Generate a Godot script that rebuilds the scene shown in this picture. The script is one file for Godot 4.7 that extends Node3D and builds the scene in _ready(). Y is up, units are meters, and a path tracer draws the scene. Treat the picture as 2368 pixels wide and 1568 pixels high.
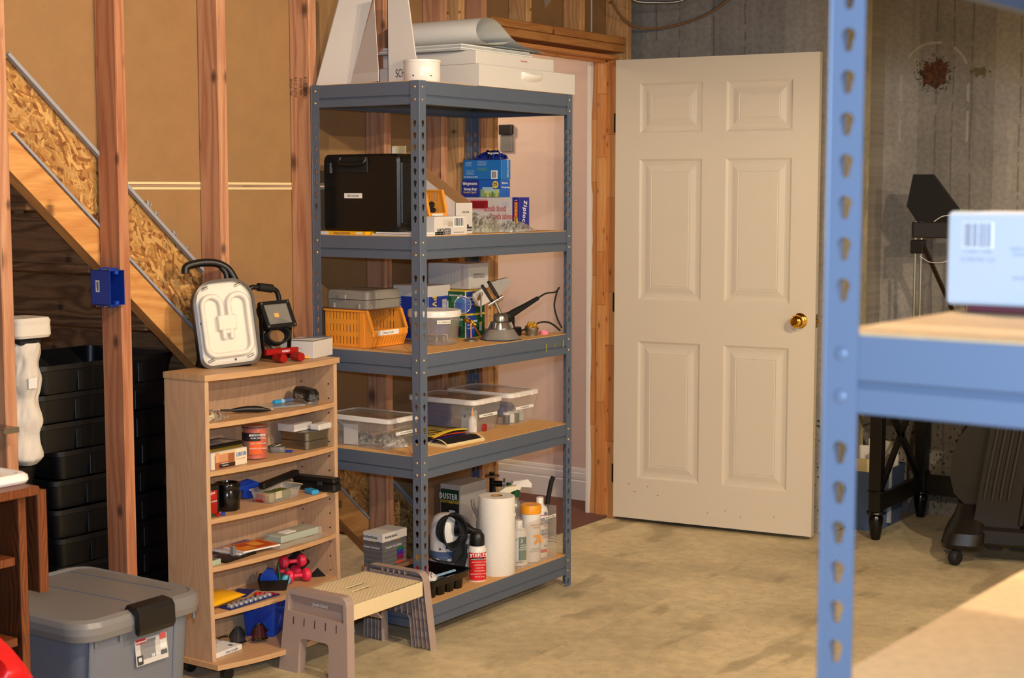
extends Node3D
# Basement storage corner. Axes: -Z runs along the stud wall towards the back wall, +X points from the stud wall into the room.

class G:
	# collects triangles of one mesh; polygons are given counter-clockwise as seen from outside
	var v := PackedVector3Array()
	var n := PackedVector3Array()
	var uv := PackedVector2Array()
	var c := PackedColorArray()
	var ix := PackedInt32Array()
	var tone := Color.WHITE
	var shift := Vector2.ZERO
	var grain := 1

	func tri_uv(p: Vector3, nn: Vector3) -> Vector2:
		var a := nn.abs()
		var u: float
		var w: float
		if grain == 1:
			w = p.y
			u = p.z if a.x > a.z else p.x
			if a.y > 0.8:
				u = p.x
				w = p.z
		elif grain == 2:
			w = p.z
			u = p.y if a.x > a.y else p.x
			if a.z > 0.8:
				u = p.x
				w = p.y
		else:
			w = p.x
			u = p.y if a.z > a.y else p.z
			if a.x > 0.8:
				u = p.z
				w = p.y
		return Vector2(u, w) + shift

	func vert(p: Vector3, nn: Vector3) -> int:
		v.append(p)
		n.append(nn)
		uv.append(tri_uv(p, nn))
		c.append(tone)
		return v.size() - 1

	func poly(pts: Array) -> void:
		var nn := Vector3.ZERO
		for i in range(1, pts.size() - 1):
			nn += (pts[i] - pts[0]).cross(pts[i + 1] - pts[0])
		nn = nn.normalized()
		var b := v.size()
		for p in pts:
			vert(p, nn)
		for i in range(1, pts.size() - 1):
			ix.append_array([b, b + i + 1, b + i])

	func quad(a: Vector3, b: Vector3, d: Vector3, e: Vector3) -> void:
		poly([a, b, d, e])

	func box(at: Vector3, size: Vector3, bev := 0.0, xf := Transform3D.IDENTITY) -> void:
		var h := size / 2.0
		bev = minf(bev, minf(h.x, minf(h.y, h.z)) * 0.9)
		for ax in 3:
			for s in [-1.0, 1.0]:
				var a1 := (ax + 1) % 3
				var a2 := (ax + 2) % 3
				var q := []
				for k in [[-1, -1], [1, -1], [1, 1], [-1, 1]]:
					var p := Vector3.ZERO
					p[ax] = s * h[ax]
					p[a1] = k[0] * (h[a1] - bev)
					p[a2] = k[1] * (h[a2] - bev)
					q.append(xf * (at + p))
				if s < 0:
					q.reverse()
				poly(q)
		if bev <= 0.0:
			return
		for ax in 3:
			var a1 := (ax + 1) % 3
			var a2 := (ax + 2) % 3
			for s1 in [-1.0, 1.0]:
				for s2 in [-1.0, 1.0]:
					var q := []
					for k in [[-1, 0], [1, 0], [1, 1], [-1, 1]]:
						var p := Vector3.ZERO
						p[ax] = k[0] * (h[ax] - bev)
						p[a1] = s1 * (h[a1] - (bev if k[1] == 1 else 0.0))
						p[a2] = s2 * (h[a2] - (0.0 if k[1] == 1 else bev))
						q.append(xf * (at + p))
					if s1 * s2 > 0:
						q.reverse()
					poly(q)
		for sx in [-1.0, 1.0]:
			for sy in [-1.0, 1.0]:
				for sz in [-1.0, 1.0]:
					var s := Vector3(sx, sy, sz)
					var q := [xf * (at + s * Vector3(h.x, h.y - bev, h.z - bev)), xf * (at + s * Vector3(h.x - bev, h.y, h.z - bev)), xf * (at + s * Vector3(h.x - bev, h.y - bev, h.z))]
					if sx * sy * sz < 0:
						q.reverse()
					poly(q)

	func bar(a: Vector3, b: Vector3, w: float, d: float, upv := Vector3.UP, bev := 0.0) -> void:
		var z := (b - a).normalized()
		var x := upv.cross(z)
		if x.length() < 0.01:
			x = Vector3.RIGHT
		x = x.normalized()
		var y := z.cross(x)
		box(Vector3.ZERO, Vector3(w, d, (b - a).length()), bev, Transform3D(Basis(x, y, z), (a + b) / 2.0))

	func lathe(prof: Array, seg := 24, xf := Transform3D.IDENTITY, from := 0.0, to := TAU, sq := Vector2(1, 1)) -> void:
		# prof: Vector2(radius, height) from bottom to top along the outside
		var m := prof.size() - 1
		var sn := []
		for i in m:
			var d: Vector2 = prof[i + 1] - prof[i]
			sn.append(Vector2(d.y, -d.x).normalized())
		for i in m:
			var na: Vector2 = sn[i]
			var nb: Vector2 = sn[i]
			if i > 0 and sn[i].dot(sn[i - 1]) > 0.75:
				na = (sn[i] + sn[i - 1]).normalized()
			if i < m - 1 and sn[i].dot(sn[i + 1]) > 0.75:
				nb = (sn[i] + sn[i + 1]).normalized()
			var b := v.size()
			for k in seg + 1:
				var a := from + (to - from) * k / seg
				var cs := cos(a)
				var si := sin(a)
				for e in 2:
					var p: Vector2 = prof[i + e]
					var nn: Vector2 = na if e == 0 else nb
					vert(xf * Vector3(p.x * cs * sq.x, p.y, p.x * si * sq.y), (xf.basis * Vector3(nn.x * cs, nn.y, nn.x * si)).normalized())
			for k in seg:
				var o := b + k * 2
				ix.append_array([o, o + 3, o + 1, o, o + 2, o + 3])

	func tube(pts: Array, rad, seg := 8, loop := false, caps := true) -> void:
		var cnt := pts.size()
		var up := Vector3.UP
		var b := v.size()
		var t0: Vector3 = (pts[1] - pts[0]).normalized()
		if absf(t0.dot(up)) > 0.9:
			up = Vector3.RIGHT
		var x := up.cross(t0).normalized()
		for i in cnt:
			var t: Vector3
			if loop:
				t = (pts[(i + 1) % cnt] - pts[(i + cnt - 1) % cnt]).normalized()
			else:
				t = (pts[mini(i + 1, cnt - 1)] - pts[maxi(i - 1, 0)]).normalized()
			x = (x - t * x.dot(t)).normalized()
			var y := t.cross(x)
			var r: float = rad[i] if rad is Array else rad
			for k in seg:
				var a := TAU * k / seg
				var nn := x * cos(a) + y * sin(a)
				vert(pts[i] + nn * r, nn)
		for i in (cnt if loop else cnt - 1):
			var j := (i + 1) % cnt
			for k in seg:
				var k2 := (k + 1) % seg
				ix.append_array([b + i * seg + k, b + j * seg + k2, b + i * seg + k2, b + i * seg + k, b + j * seg + k, b + j * seg + k2])
		if caps and not loop:
			for e in 2:
				var o := b if e == 0 else b + (cnt - 1) * seg
				var q := []
				for k in seg:
					q.append(v[o + k])
				if e == 0:
					q.reverse()
				poly(q)

	func prism(pl: Array, z0: float, z1: float, xf := Transform3D.IDENTITY) -> void:
		# pl: counter-clockwise outline in XY, pushed along Z
		var pp := PackedVector2Array(pl)
		var t := Geometry2D.triangulate_polygon(pp)
		for i in range(0, t.size(), 3):
			var a := pp[t[i]]
			var b := pp[t[i + 1]]
			var d := pp[t[i + 2]]
			if (b - a).cross(d - a) < 0:
				var s := b
				b = d
				d = s
			poly([xf * Vector3(a.x, a.y, z1), xf * Vector3(b.x, b.y, z1), xf * Vector3(d.x, d.y, z1)])
			poly([xf * Vector3(a.x, a.y, z0), xf * Vector3(d.x, d.y, z0), xf * Vector3(b.x, b.y, z0)])
		for i in pp.size():
			var a := pp[i]
			var b := pp[(i + 1) % pp.size()]
			poly([xf * Vector3(a.x, a.y, z0), xf * Vector3(b.x, b.y, z0), xf * Vector3(b.x, b.y, z1), xf * Vector3(a.x, a.y, z1)])

	func gridsolid(xs: Array, ys: Array, hole: Callable, z0: float, z1: float, xf := Transform3D.IDENTITY) -> void:
		# a plate in XY from z0 to z1 made of cells; hole(i, j) says which cells are open
		var nx := xs.size() - 1
		var ny := ys.size() - 1
		for i in nx:
			for j in ny:
				if hole.call(i, j):
					continue
				var x0: float = xs[i]
				var x1: float = xs[i + 1]
				var y0: float = ys[j]
				var y1: float = ys[j + 1]
				poly([xf * Vector3(x0, y0, z1), xf * Vector3(x1, y0, z1), xf * Vector3(x1, y1, z1), xf * Vector3(x0, y1, z1)])
				poly([xf * Vector3(x0, y0, z0), xf * Vector3(x0, y1, z0), xf * Vector3(x1, y1, z0), xf * Vector3(x1, y0, z0)])
				if i == 0 or hole.call(i - 1, j):
					poly([xf * Vector3(x0, y0, z0), xf * Vector3(x0, y0, z1), xf * Vector3(x0, y1, z1), xf * Vector3(x0, y1, z0)])
				if i == nx - 1 or hole.call(i + 1, j):
					poly([xf * Vector3(x1, y0, z0), xf * Vector3(x1, y1, z0), xf * Vector3(x1, y1, z1), xf * Vector3(x1, y0, z1)])
				if j == 0 or hole.call(i, j - 1):
					poly([xf * Vector3(x0, y0, z0), xf * Vector3(x1, y0, z0), xf * Vector3(x1, y0, z1), xf * Vector3(x0, y0, z1)])
				if j == ny - 1 or hole.call(i, j + 1):
					poly([xf * Vector3(x0, y1, z0), xf * Vector3(x0, y1, z1), xf * Vector3(x1, y1, z1), xf * Vector3(x1, y1, z0)])

	func sheet(nu: int, nv: int, f: Callable) -> void:
		# a smooth surface f(u, v), u and v from 0 to 1
		var b := v.size()
		for j in nv + 1:
			for i in nu + 1:
				var u := float(i) / nu
				var w := float(j) / nv
				var p: Vector3 = f.call(u, w)
				var e := 0.002
				var du: Vector3 = f.call(minf(u + e, 1), w) - f.call(maxf(u - e, 0), w)
				var dv: Vector3 = f.call(u, minf(w + e, 1)) - f.call(u, maxf(w - e, 0))
				var nn := du.cross(dv)
				vert(p, nn.normalized() if nn.length() > 1e-12 else Vector3.UP)
		for j in nv:
			for i in nu:
				var o := b + j * (nu + 1) + i
				ix.append_array([o, o + nu + 2, o + 1, o, o + nu + 1, o + nu + 2])

	func loft(rings: Array, cap0 := true, cap1 := true) -> void:
		# rings of equal length (counter-clockwise seen from above), bottom to top, smooth round the sides
		var cnt: int = rings[0].size()
		for r in rings.size() - 1:
			var fnm := []
			for k in cnt:
				var k2 := (k + 1) % cnt
				var a: Vector3 = rings[r][k2]
				var d1: Vector3 = rings[r][k] - a
				var d2: Vector3 = rings[r + 1][k] - a
				var d3: Vector3 = rings[r + 1][k2] - a
				var nn := d1.cross(d2) + d2.cross(d3)
				fnm.append(nn.normalized())
			for k in cnt:
				var k2 := (k + 1) % cnt
				var here: Vector3 = fnm[k]
				var na: Vector3 = here
				var nb: Vector3 = here
				var before: Vector3 = fnm[(k + cnt - 1) % cnt]
				var after: Vector3 = fnm[k2]
				if before.dot(here) > 0.6:
					na = (before + here).normalized()
				if after.dot(here) > 0.6:
					nb = (after + here).normalized()
				var b := v.size()
				vert(rings[r][k2], nb)
				vert(rings[r][k], na)
				vert(rings[r + 1][k], na)
				vert(rings[r + 1][k2], nb)
				ix.append_array([b, b + 2, b + 1, b, b + 3, b + 2])
		if cap0:
			var q: Array = rings[0].duplicate()
			poly(q)
		if cap1:
			var q2: Array = rings[-1].duplicate()
			q2.reverse()
			poly(q2)

	func mesh() -> ArrayMesh:
		var a := []
		a.resize(Mesh.ARRAY_MAX)
		a[Mesh.ARRAY_VERTEX] = v
		a[Mesh.ARRAY_NORMAL] = n
		a[Mesh.ARRAY_TEX_UV] = uv
		a[Mesh.ARRAY_COLOR] = c
		a[Mesh.ARRAY_INDEX] = ix
		var m := ArrayMesh.new()
		m.add_surface_from_arrays(Mesh.PRIMITIVE_TRIANGLES, a)
		return m

var M := {}
var used := {}
var fonts := {}
var rng := RandomNumberGenerator.new()

func numbered(called: String) -> String:
	var k: int = used.get(called, -1) + 1
	used[called] = k
	return called if k == 0 else "%s_%03d" % [called, k]

func tag(o: Node, label: String, category: String, group := "", kind := "") -> void:
	o.set_meta("label", label)
	o.set_meta("category", category)
	if group != "":
		o.set_meta("group", group)
	if kind != "":
		o.set_meta("kind", kind)

func thing(called: String, label: String, category: String, at := Vector3.ZERO, turn := 0.0, group := "", kind := "") -> Node3D:
	var o := Node3D.new()
	o.name = numbered(called)
	add_child(o)
	o.position = at
	o.rotation.y = turn
	tag(o, label, category, group, kind)
	return o

func part(parent: Node, called: String, g: G, m: Material, label := "") -> MeshInstance3D:
	return inst(parent, called, g.mesh(), m, Transform3D.IDENTITY, label)

func inst(parent: Node, called: String, mesh: Mesh, m: Material, xf := Transform3D.IDENTITY, label := "") -> MeshInstance3D:
	var o := MeshInstance3D.new()
	o.mesh = mesh
	o.material_override = m
	o.name = called
	o.transform = xf
	parent.add_child(o, true)
	if label != "":
		o.set_meta("label", label)
	return o

func bx(parent: Node, called: String, at: Vector3, size: Vector3, m: Material, bev := 0.0, label := "") -> MeshInstance3D:
	var g := G.new()
	g.box(at, size, bev)
	return part(parent, called, g, m, label)

func lin(c: Color) -> Color:
	return c.srgb_to_linear()

func mat(called: String, col: Color, rough := 0.7, metal := 0.0, spec := 0.5) -> StandardMaterial3D:
	var m := StandardMaterial3D.new()
	m.resource_name = called
	m.albedo_color = col
	m.roughness = rough
	m.metallic = metal
	m.metallic_specular = spec
	m.cull_mode = BaseMaterial3D.CULL_DISABLED
	M[called] = m
	return m

func tinted(called: String, col: Color, tex: Texture2D, rough := 0.8, scale := Vector3.ONE, tri := false) -> StandardMaterial3D:
	var m := mat(called, col, rough)
	m.albedo_texture = tex
	m.uv1_scale = scale
	if tri:
		m.uv1_triplanar = true
		m.uv1_world_triplanar = true
	return m

func clear(called: String, col: Color, alpha: float, rough := 0.08) -> StandardMaterial3D:
	var m := mat(called, Color(col.r, col.g, col.b, alpha), rough)
	m.transparency = BaseMaterial3D.TRANSPARENCY_ALPHA
	return m

func words(parent: Node, s: String, height: float, xf: Transform3D, m: Material, bold := true, serif := false, stretch := 1.0) -> MeshInstance3D:
	var key := "%s%s" % [bold, serif]
	if not fonts.has(key):
		var f := SystemFont.new()
		f.font_names = PackedStringArray(["Droid Serif" if serif else "Droid Sans"])
		f.font_weight = 700 if bold else 400
		fonts[key] = f
	var t := TextMesh.new()
	t.font = fonts[key]
	t.font_size = 48
	t.text = s
	t.pixel_size = height / 35.0
	t.depth = 0.0003
	t.curve_step = 1.5
	return inst(parent, "lettering", t, m, xf * Transform3D(Basis.from_scale(Vector3(stretch, 1, 1)), Vector3.ZERO))

func patches(parent: Node, called: String, xf: Transform3D, list: Array, m: Material = null) -> MeshInstance3D:
	# flat print on a face: [x, y, w, h, colour] about the face's centre, each a hair above the one before
	var g := G.new()
	var z := 0.0004
	for r in list:
		g.tone = lin(r[4])
		var h := Vector2(r[2], r[3]) / 2.0
		var q := []
		for k in [[-1, -1], [1, -1], [1, 1], [-1, 1]]:
			q.append(xf * Vector3(r[0] + k[0] * h.x, r[1] + k[1] * h.y, z))
		g.poly(q)
		z += 0.00012
	return part(parent, called, g, m if m else M.print)

func barcode(w: float, h: float, x: float, y: float, sd: int, ink := Color(0.15, 0.15, 0.18), ground := Color(0.95, 0.95, 0.93), margin := 0.004) -> Array:
	var r := RandomNumberGenerator.new()
	r.seed = sd
	var out := [[x, y, w + margin * 2, h + margin * 2, ground]]
	var p := x - w / 2
	while p < x + w / 2 - 0.0005:
		var b: float = w * r.randf_range(0.012, 0.045)
		out.append([p + b / 2, y, b, h, ink])
		p += b + w * r.randf_range(0.012, 0.04)
	return out

func FR(w: float, h: float, d: float) -> Transform3D:
	return Transform3D(Basis.IDENTITY, Vector3(0, h / 2, d / 2))

func RT(w: float, h: float, d: float) -> Transform3D:
	return Transform3D(Basis(Vector3.UP, PI / 2), Vector3(w / 2, h / 2, 0))

func TP(w: float, h: float, d: float) -> Transform3D:
	return Transform3D(Basis(Vector3.RIGHT, -PI / 2), Vector3(0, h, 0))

func at2(f: Transform3D, x: float, y: float, z := 0.0007) -> Transform3D:
	return f * Transform3D(Basis.IDENTITY, Vector3(x, y, z))

func rrect(w: float, d: float, r: float, y: float, seg := 4, cx := 0.0, cz := 0.0) -> Array:
	# rounded rectangle ring in XZ, counter-clockwise seen from above when read as (x, -z)
	var out := []
	for q in 4:
		var sx: float = [1, -1, -1, 1][q]
		var sz: float = [1, 1, -1, -1][q]
		for k in seg + 1:
			var a := PI / 2 * q + PI / 2 * k / seg
			out.append(Vector3(cx + sx * (w / 2 - r) + r * cos(a), y, cz + sz * (d / 2 - r) + r * sin(a)))
	return out

func cable(pts: Array, steps := 6) -> Array:
	var c := Curve3D.new()
	for i in pts.size():
		var t: Vector3 = (pts[mini(i + 1, pts.size() - 1)] - pts[maxi(i - 1, 0)]) / 6.0
		c.add_point(pts[i], -t, t)
	var out := []
	var num := (pts.size() - 1) * steps
	for i in num + 1:
		out.append(c.samplef(float(i) / steps))
	return out

func fn(sd: int, freq: float, oct := 3) -> FastNoiseLite:
	var f := FastNoiseLite.new()
	f.seed = sd
	f.frequency = freq
	f.noise_type = FastNoiseLite.TYPE_SIMPLEX_SMOOTH
	f.fractal_octaves = oct
	return f

func image_of(w: int, h: int, px: Callable) -> ImageTexture:
	var d := PackedByteArray()
	d.resize(w * h * 3)
	var o := 0
	for y in h:
		for x in w:
			var c: Color = px.call(x, y)
			d[o] = clampi(int(c.r * 255.0), 0, 255)
			d[o + 1] = clampi(int(c.g * 255.0), 0, 255)
			d[o + 2] = clampi(int(c.b * 255.0), 0, 255)
			o += 3
	var im := Image.create_from_data(w, h, false, Image.FORMAT_RGB8, d)
	im.generate_mipmaps()
	return ImageTexture.create_from_image(im)

func wood_image(w: int, h: int, sd: int, light: Color, dark: Color, rings: float, knots: Array, strength := 1.0) -> ImageTexture:
	var warp := fn(sd, 0.004, 2)
	var fine := fn(sd + 1, 0.09, 2)
	var px := func(x: int, y0: int) -> Color:
		var y := h - absi(2 * y0 - h)
		var kx := 0.0
		var kd := 0.0
		for k in knots:
			var dx: float = (x - k[0]) / k[2]
			var dy: float = (y - k[1]) / (k[2] * 1.7)
			var dd := sqrt(dx * dx + dy * dy)
			if dd < 6.0:
				kx += 0.45 * exp(-dd * 0.7) * signf(dx)
				kd = maxf(kd, clampf(1.25 - dd, 0.0, 1.0))
		var q := float(x) / w + warp.get_noise_2d(x * 2.0, y * 0.35) * 0.30 + kx * 0.25
		var s := 0.5 + 0.5 * sin(q * rings * TAU)
		s = pow(s, 1.6) * 0.62 + 0.3 * (0.5 + fine.get_noise_2d(x * 3.0, y * 0.12)) + 0.18 * warp.get_noise_2d(x * 0.5 + 500.0, y * 0.3)
		var c := light.lerp(dark, clampf(s * strength, 0, 1))
		return c.lerp(dark * 0.55, kd * 0.85)
	return image_of(w, h, px)

func osb_image(sz: int) -> ImageTexture:
	var im := Image.create(sz, sz, false, Image.FORMAT_RGB8)
	im.fill(Color(0.66, 0.47, 0.24))
	var r := RandomNumberGenerator.new()
	r.seed = 77
	var tones := [Color(0.78, 0.58, 0.32), Color(0.72, 0.51, 0.26), Color(0.84, 0.66, 0.40), Color(0.63, 0.42, 0.19), Color(0.80, 0.62, 0.36), Color(0.55, 0.33, 0.13), Color(0.75, 0.55, 0.28)]
	for s in 2600:
		var cx := r.randf() * sz
		var cy := r.randf() * sz
		var a := r.randfn(0.0, 0.55)
		if r.randf() < 0.2:
			a = r.randf() * PI
		var ln := r.randf_range(22, 95)
		var wd := r.randf_range(4, 16)
		var col: Color = tones[r.randi() % tones.size()]
		col = col * r.randf_range(0.88, 1.1)
		if r.randf() < 0.05:
			col = Color(0.45, 0.25, 0.10)
			ln *= 0.4
		var ca := cos(a)
		var sa := sin(a)
		for i in int(ln):
			var taper := 1.0 - pow(absf(i / ln * 2.0 - 1.0), 5.0)
			for j in int(wd * taper):
				var x := int(cx + (i - ln / 2) * ca - (j - wd / 2) * sa)
				var y := int(cy + (i - ln / 2) * sa + (j - wd / 2) * ca)
				var streak := 0.95 + 0.1 * sin(j * 2.1 + s)
				im.set_pixel(posmod(x, sz), posmod(y, sz), col * streak)
	im.generate_mipmaps()
	return ImageTexture.create_from_image(im)

func concrete_wall_image(w: int, h: int) -> ImageTexture:
	# the back wall from x = -3.6 to x = -1.0 and from the floor up to 2.6 m: form lines, runs, rust round a tie hole, mould near the floor
	var big := fn(5, 0.004, 4)
	var fine := fn(6, 0.08, 3)
	var runs := fn(7, 0.03, 2)
	var spots := fn(8, 0.045, 2)
	var base := Color(0.55, 0.525, 0.49)
	var lines := [-3.42, -3.30, -3.13, -2.98, -2.36, -2.285, -2.20, -1.985, -1.62, -1.3]
	var px := func(ix: int, iy: int) -> Color:
		var x := -3.6 + 2.6 * ix / w
		var y := 2.6 - 2.6 * iy / h
		var k := 1.0 + 0.14 * big.get_noise_2d(ix, iy) + 0.09 * fine.get_noise_2d(ix, iy) + 0.05 * runs.get_noise_2d(ix * 1.5, iy * 0.06)
		var c := base * k
		for l in lines:
			var d := absf(x - l + 0.006 * big.get_noise_2d(iy * 2.0, l * 900.0))
			if d < 0.006 and fine.get_noise_2d(iy * 0.4, l * 300.0) > -0.25:
				c = c.lerp(Color(0.33, 0.29, 0.25), 0.55 * (1.0 - d / 0.006))
		# panel to panel change of tone
		c = c * (1.0 + 0.05 * signf(sin(x * 9.0)))
		var hx := (x + 2.371) / 0.068
		var hy := (y - 2.005) / 0.062
		var hr := sqrt(hx * hx + hy * hy) + 0.35 * spots.get_noise_2d(ix * 1.2, iy * 1.2)
		if hr < 0.95:
			c = Color(0.30, 0.17, 0.09) * (1.0 + 0.5 * fine.get_noise_2d(ix, iy))
		elif hr < 1.35 and fine.get_noise_2d(ix * 2.0, iy * 2.0) > 0.15:
			c = c * 0.6
		var ox := (x + 2.37) / 0.155
		var oy := (y - (1.90 if y < 1.90 else minf(y, 1.99))) / 0.155
		if y > 1.7:
			var od := sqrt(ox * ox + maxf(0.0, (y - 1.99) / 0.155) * maxf(0.0, (y - 1.99) / 0.155))
			if absf(od - 1.0) < 0.035 and runs.get_noise_2d(ix * 0.5, iy * 0.5) > -0.12:
				c = c.lerp(Color(0.72, 0.68, 0.62), 0.55)
		var gx := (x + 2.165) / 0.05
		var gy := (y - 2.005) / 0.03
		if gx * gx + gy * gy + 0.7 * spots.get_noise_2d(ix * 1.5, iy * 1.5) < 0.5:
			c = Color(0.38, 0.35, 0.25)
		if y < 0.62:
			var mould := spots.get_noise_2d(ix * 2.2, iy * 2.2) + 0.25 * big.get_noise_2d(ix * 3.0, iy * 3.0)
			if mould > 0.47 + absf(y - 0.3) * 0.6:
				c = Color(0.19, 0.17, 0.10)
		var sp := fine.get_noise_2d(ix * 4.0 + 900.0, iy * 4.0)
		if sp > 0.62:
			c = c * 0.72
		return c
	return image_of(w, h, px)

func materials() -> void:
	var pv := mat("print", Color.WHITE, 0.6)
	pv.vertex_color_use_as_albedo = true
	var pg := mat("gloss_print", Color.WHITE, 0.3)
	pg.vertex_color_use_as_albedo = true
	# timber
	var stud := wood_image(160, 1024, 11, Color(0.80, 0.60, 0.45), Color(0.66, 0.43, 0.30), 4.0, [[40, 180, 9], [118, 330, 12], [66, 560, 8], [130, 760, 13], [30, 930, 11], [95, 655, 6]], 1.0)
	var pine := wood_image(160, 768, 23, Color(0.86, 0.68, 0.46), Color(0.74, 0.52, 0.31), 5.0, [[60, 120, 7], [120, 300, 9], [90, 470, 6], [30, 640, 8]], 0.9)
	var plank := wood_image(256, 512, 31, Color(0.58, 0.42, 0.27), Color(0.36, 0.23, 0.13), 7.0, [[120, 150, 10], [60, 400, 14]], 1.0)
	var birch := wood_image(256, 512, 41, Color(0.80, 0.66, 0.52), Color(0.745, 0.59, 0.45), 9.0, [], 0.8)
	var walnut := wood_image(128, 512, 51, Color(0.44, 0.24, 0.12), Color(0.24, 0.11, 0.05), 11.0, [], 1.0)
	tinted("stud", Color.WHITE, stud, 0.75, Vector3(1.0 / 0.16, 1.0 / 2.9, 1))
	tinted("stud_dark", Color(0.93, 0.86, 0.82), stud, 0.75, Vector3(1.0 / 0.16, 1.0 / 2.9, 1))
	tinted("pine", Color.WHITE, pine, 0.7, Vector3(1.0 / 0.15, 1.0 / 0.9, 1))
	tinted("jamb_a", Color(1.0, 0.93, 0.85), pine, 0.55, Vector3(1.0 / 0.05, 1.0 / 1.6, 1))
	tinted("jamb_b", Color(0.95, 0.83, 0.71), pine, 0.55, Vector3(1.0 / 0.05, 1.0 / 1.3, 1))
	tinted("header_wood", Color(0.85, 0.76, 0.63), pine, 0.7, Vector3(1.0 / 0.2, 1.0 / 1.4, 1))
	tinted("plank", Color.WHITE, plank, 0.8, Vector3(1.0 / 0.24, 1.0 / 0.9, 1))
	tinted("flange", Color(1.0, 0.93, 0.80), pine, 0.7, Vector3(1.0 / 0.3, 1.0 / 1.6, 1))
	tinted("birch", Color.WHITE, birch, 0.5, Vector3(1.0 / 0.3, 1.0 / 1.0, 1))
	tinted("birch_edge", Color(1.0, 0.97, 0.90), birch, 0.45, Vector3(1.0 / 0.3, 1.0 / 1.0, 1))
	tinted("walnut", Color(0.88, 0.86, 0.84), walnut, 0.45, Vector3(1.0 / 0.10, 1.0 / 0.8, 1))
	tinted("walnut_edge", Color(1.12, 1.08, 1.0), walnut, 0.4, Vector3(1.0 / 0.05, 1.0 / 0.8, 1))
	tinted("osb", Color.WHITE, osb_image(768), 0.75, Vector3(1.0 / 0.62, 1.0 / 0.62, 1))
	var speck := fn(61, 0.25, 2)
	var cloud := fn(62, 0.012, 3)
	var kraft := image_of(384, 384, func(x: int, y: int) -> Color:
		var k := 1.0 + 0.035 * speck.get_noise_2d(x * 2.0, y * 2.0) + 0.035 * cloud.get_noise_2d(x, y)
		if speck.get_noise_2d(x * 3.0 + 900.0, y * 3.0) > 0.60:
			k *= 0.86
		return Color(0.595, 0.45, 0.285) * k)
	tinted("kraft", Color.WHITE, kraft, 0.85, Vector3(1.6, 1.6, 1.6), true)
	var board := image_of(256, 256, func(x: int, y: int) -> Color:
		return Color(0.85, 0.66, 0.42) * (1.0 + 0.07 * speck.get_noise_2d(x * 2.0, y * 2.0) + 0.05 * cloud.get_noise_2d(x * 3.0, y * 3.0)))
	tinted("particle_board", Color.WHITE, board, 0.8, Vector3(4, 4, 4), true)
	tinted("particle_board_pale", Color(0.82, 0.89, 1.0), board, 0.75, Vector3(5, 5, 5), true)
	# concrete
	tinted("concrete_wall", Color.WHITE, concrete_wall_image(1100, 1100), 0.9, Vector3.ONE)
	var fl := fn(71, 0.006, 4)
	var fl2 := fn(72, 0.05, 3)
	var slab := image_of(768, 768, func(x: int, y: int) -> Color:
		var k := 1.0 + 0.13 * fl.get_noise_2d(x, y) + 0.07 * fl2.get_noise_2d(x, y)
		var c := Color(0.785, 0.725, 0.575) * k
		if fl.get_noise_2d(x * 2.0 + 700.0, y * 0.8 + 300.0) > 0.26:
			c = c.lerp(Color(0.52, 0.47, 0.36), 0.40 * clampf((fl.get_noise_2d(x * 2.0 + 700.0, y * 0.8 + 300.0) - 0.26) * 5.0, 0, 1))
		if fl2.get_noise_2d(x * 2.5 + 400.0, y * 2.5) > 0.52:
			c = c * 0.86
		return c)
	tinted("slab", Color.WHITE, slab, 0.62, Vector3(0.38, 0.38, 0.38), true)
	tinted("grey_concrete", Color(0.88, 0.9, 0.92), slab, 0.9, Vector3(0.5, 0.5, 0.5), true)
	var rug := image_of(256, 256, func(x: int, y: int) -> Color:
		return Color(0.42, 0.27, 0.23) * (1.0 + 0.55 * speck.get_noise_2d(x * 4.0, y * 4.0)))
	tinted("carpet", Color.WHITE, rug, 1.0, Vector3(3, 3, 3), true)
	# paints and plastics
	mat("pink_paint", Color(0.87, 0.76, 0.70), 0.85)
	mat("white_trim", Color(0.90, 0.87, 0.84), 0.45)
	mat("door_paint", Color(0.86, 0.815, 0.735), 0.5)
	mat("ceiling_wood", Color(0.62, 0.48, 0.33), 0.9)
	mat("rack_paint", Color(0.335, 0.375, 0.44), 0.42, 0.0, 0.5)
	mat("rack_edge", Color(0.35, 0.39, 0.455), 0.38)
	mat("rivet", Color(0.82, 0.76, 0.62), 0.3, 0.9)
	mat("chrome", Color(0.85, 0.85, 0.85), 0.12, 1.0)
	mat("steel", Color(0.62, 0.60, 0.56), 0.3, 0.9)
	mat("brass", Color(0.90, 0.70, 0.28), 0.14, 1.0)
	mat("wool_brass", Color(0.93, 0.72, 0.26), 0.3, 0.55)
	mat("bronze", Color(0.23, 0.16, 0.10), 0.4, 0.7)
	mat("white_card", Color(0.83, 0.81, 0.785), 0.6)
	mat("white_plastic", Color(0.91, 0.89, 0.86), 0.3)
	mat("paper", Color(0.90, 0.89, 0.86), 0.75)
	mat("grey_paper", Color(0.72, 0.73, 0.72), 0.7)
	mat("cream", Color(0.90, 0.82, 0.62), 0.5)
	mat("ink", Color(0.06, 0.06, 0.07), 0.6)
	mat("ink_white", Color(0.93, 0.93, 0.92), 0.6)
	mat("ink_red", Color(0.78, 0.16, 0.12), 0.6)
	mat("ink_orange", Color(0.88, 0.42, 0.14), 0.6)
	mat("ink_blue", Color(0.10, 0.16, 0.38), 0.6)
	mat("ink_yellow", Color(0.94, 0.80, 0.22), 0.6)
	mat("ink_grey", Color(0.55, 0.54, 0.54), 0.6)
	mat("black_plastic", Color(0.055, 0.05, 0.048), 0.42)
	mat("black_gloss", Color(0.03, 0.03, 0.032), 0.16)
	mat("black_rubber", Color(0.045, 0.045, 0.047), 0.7)
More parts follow.
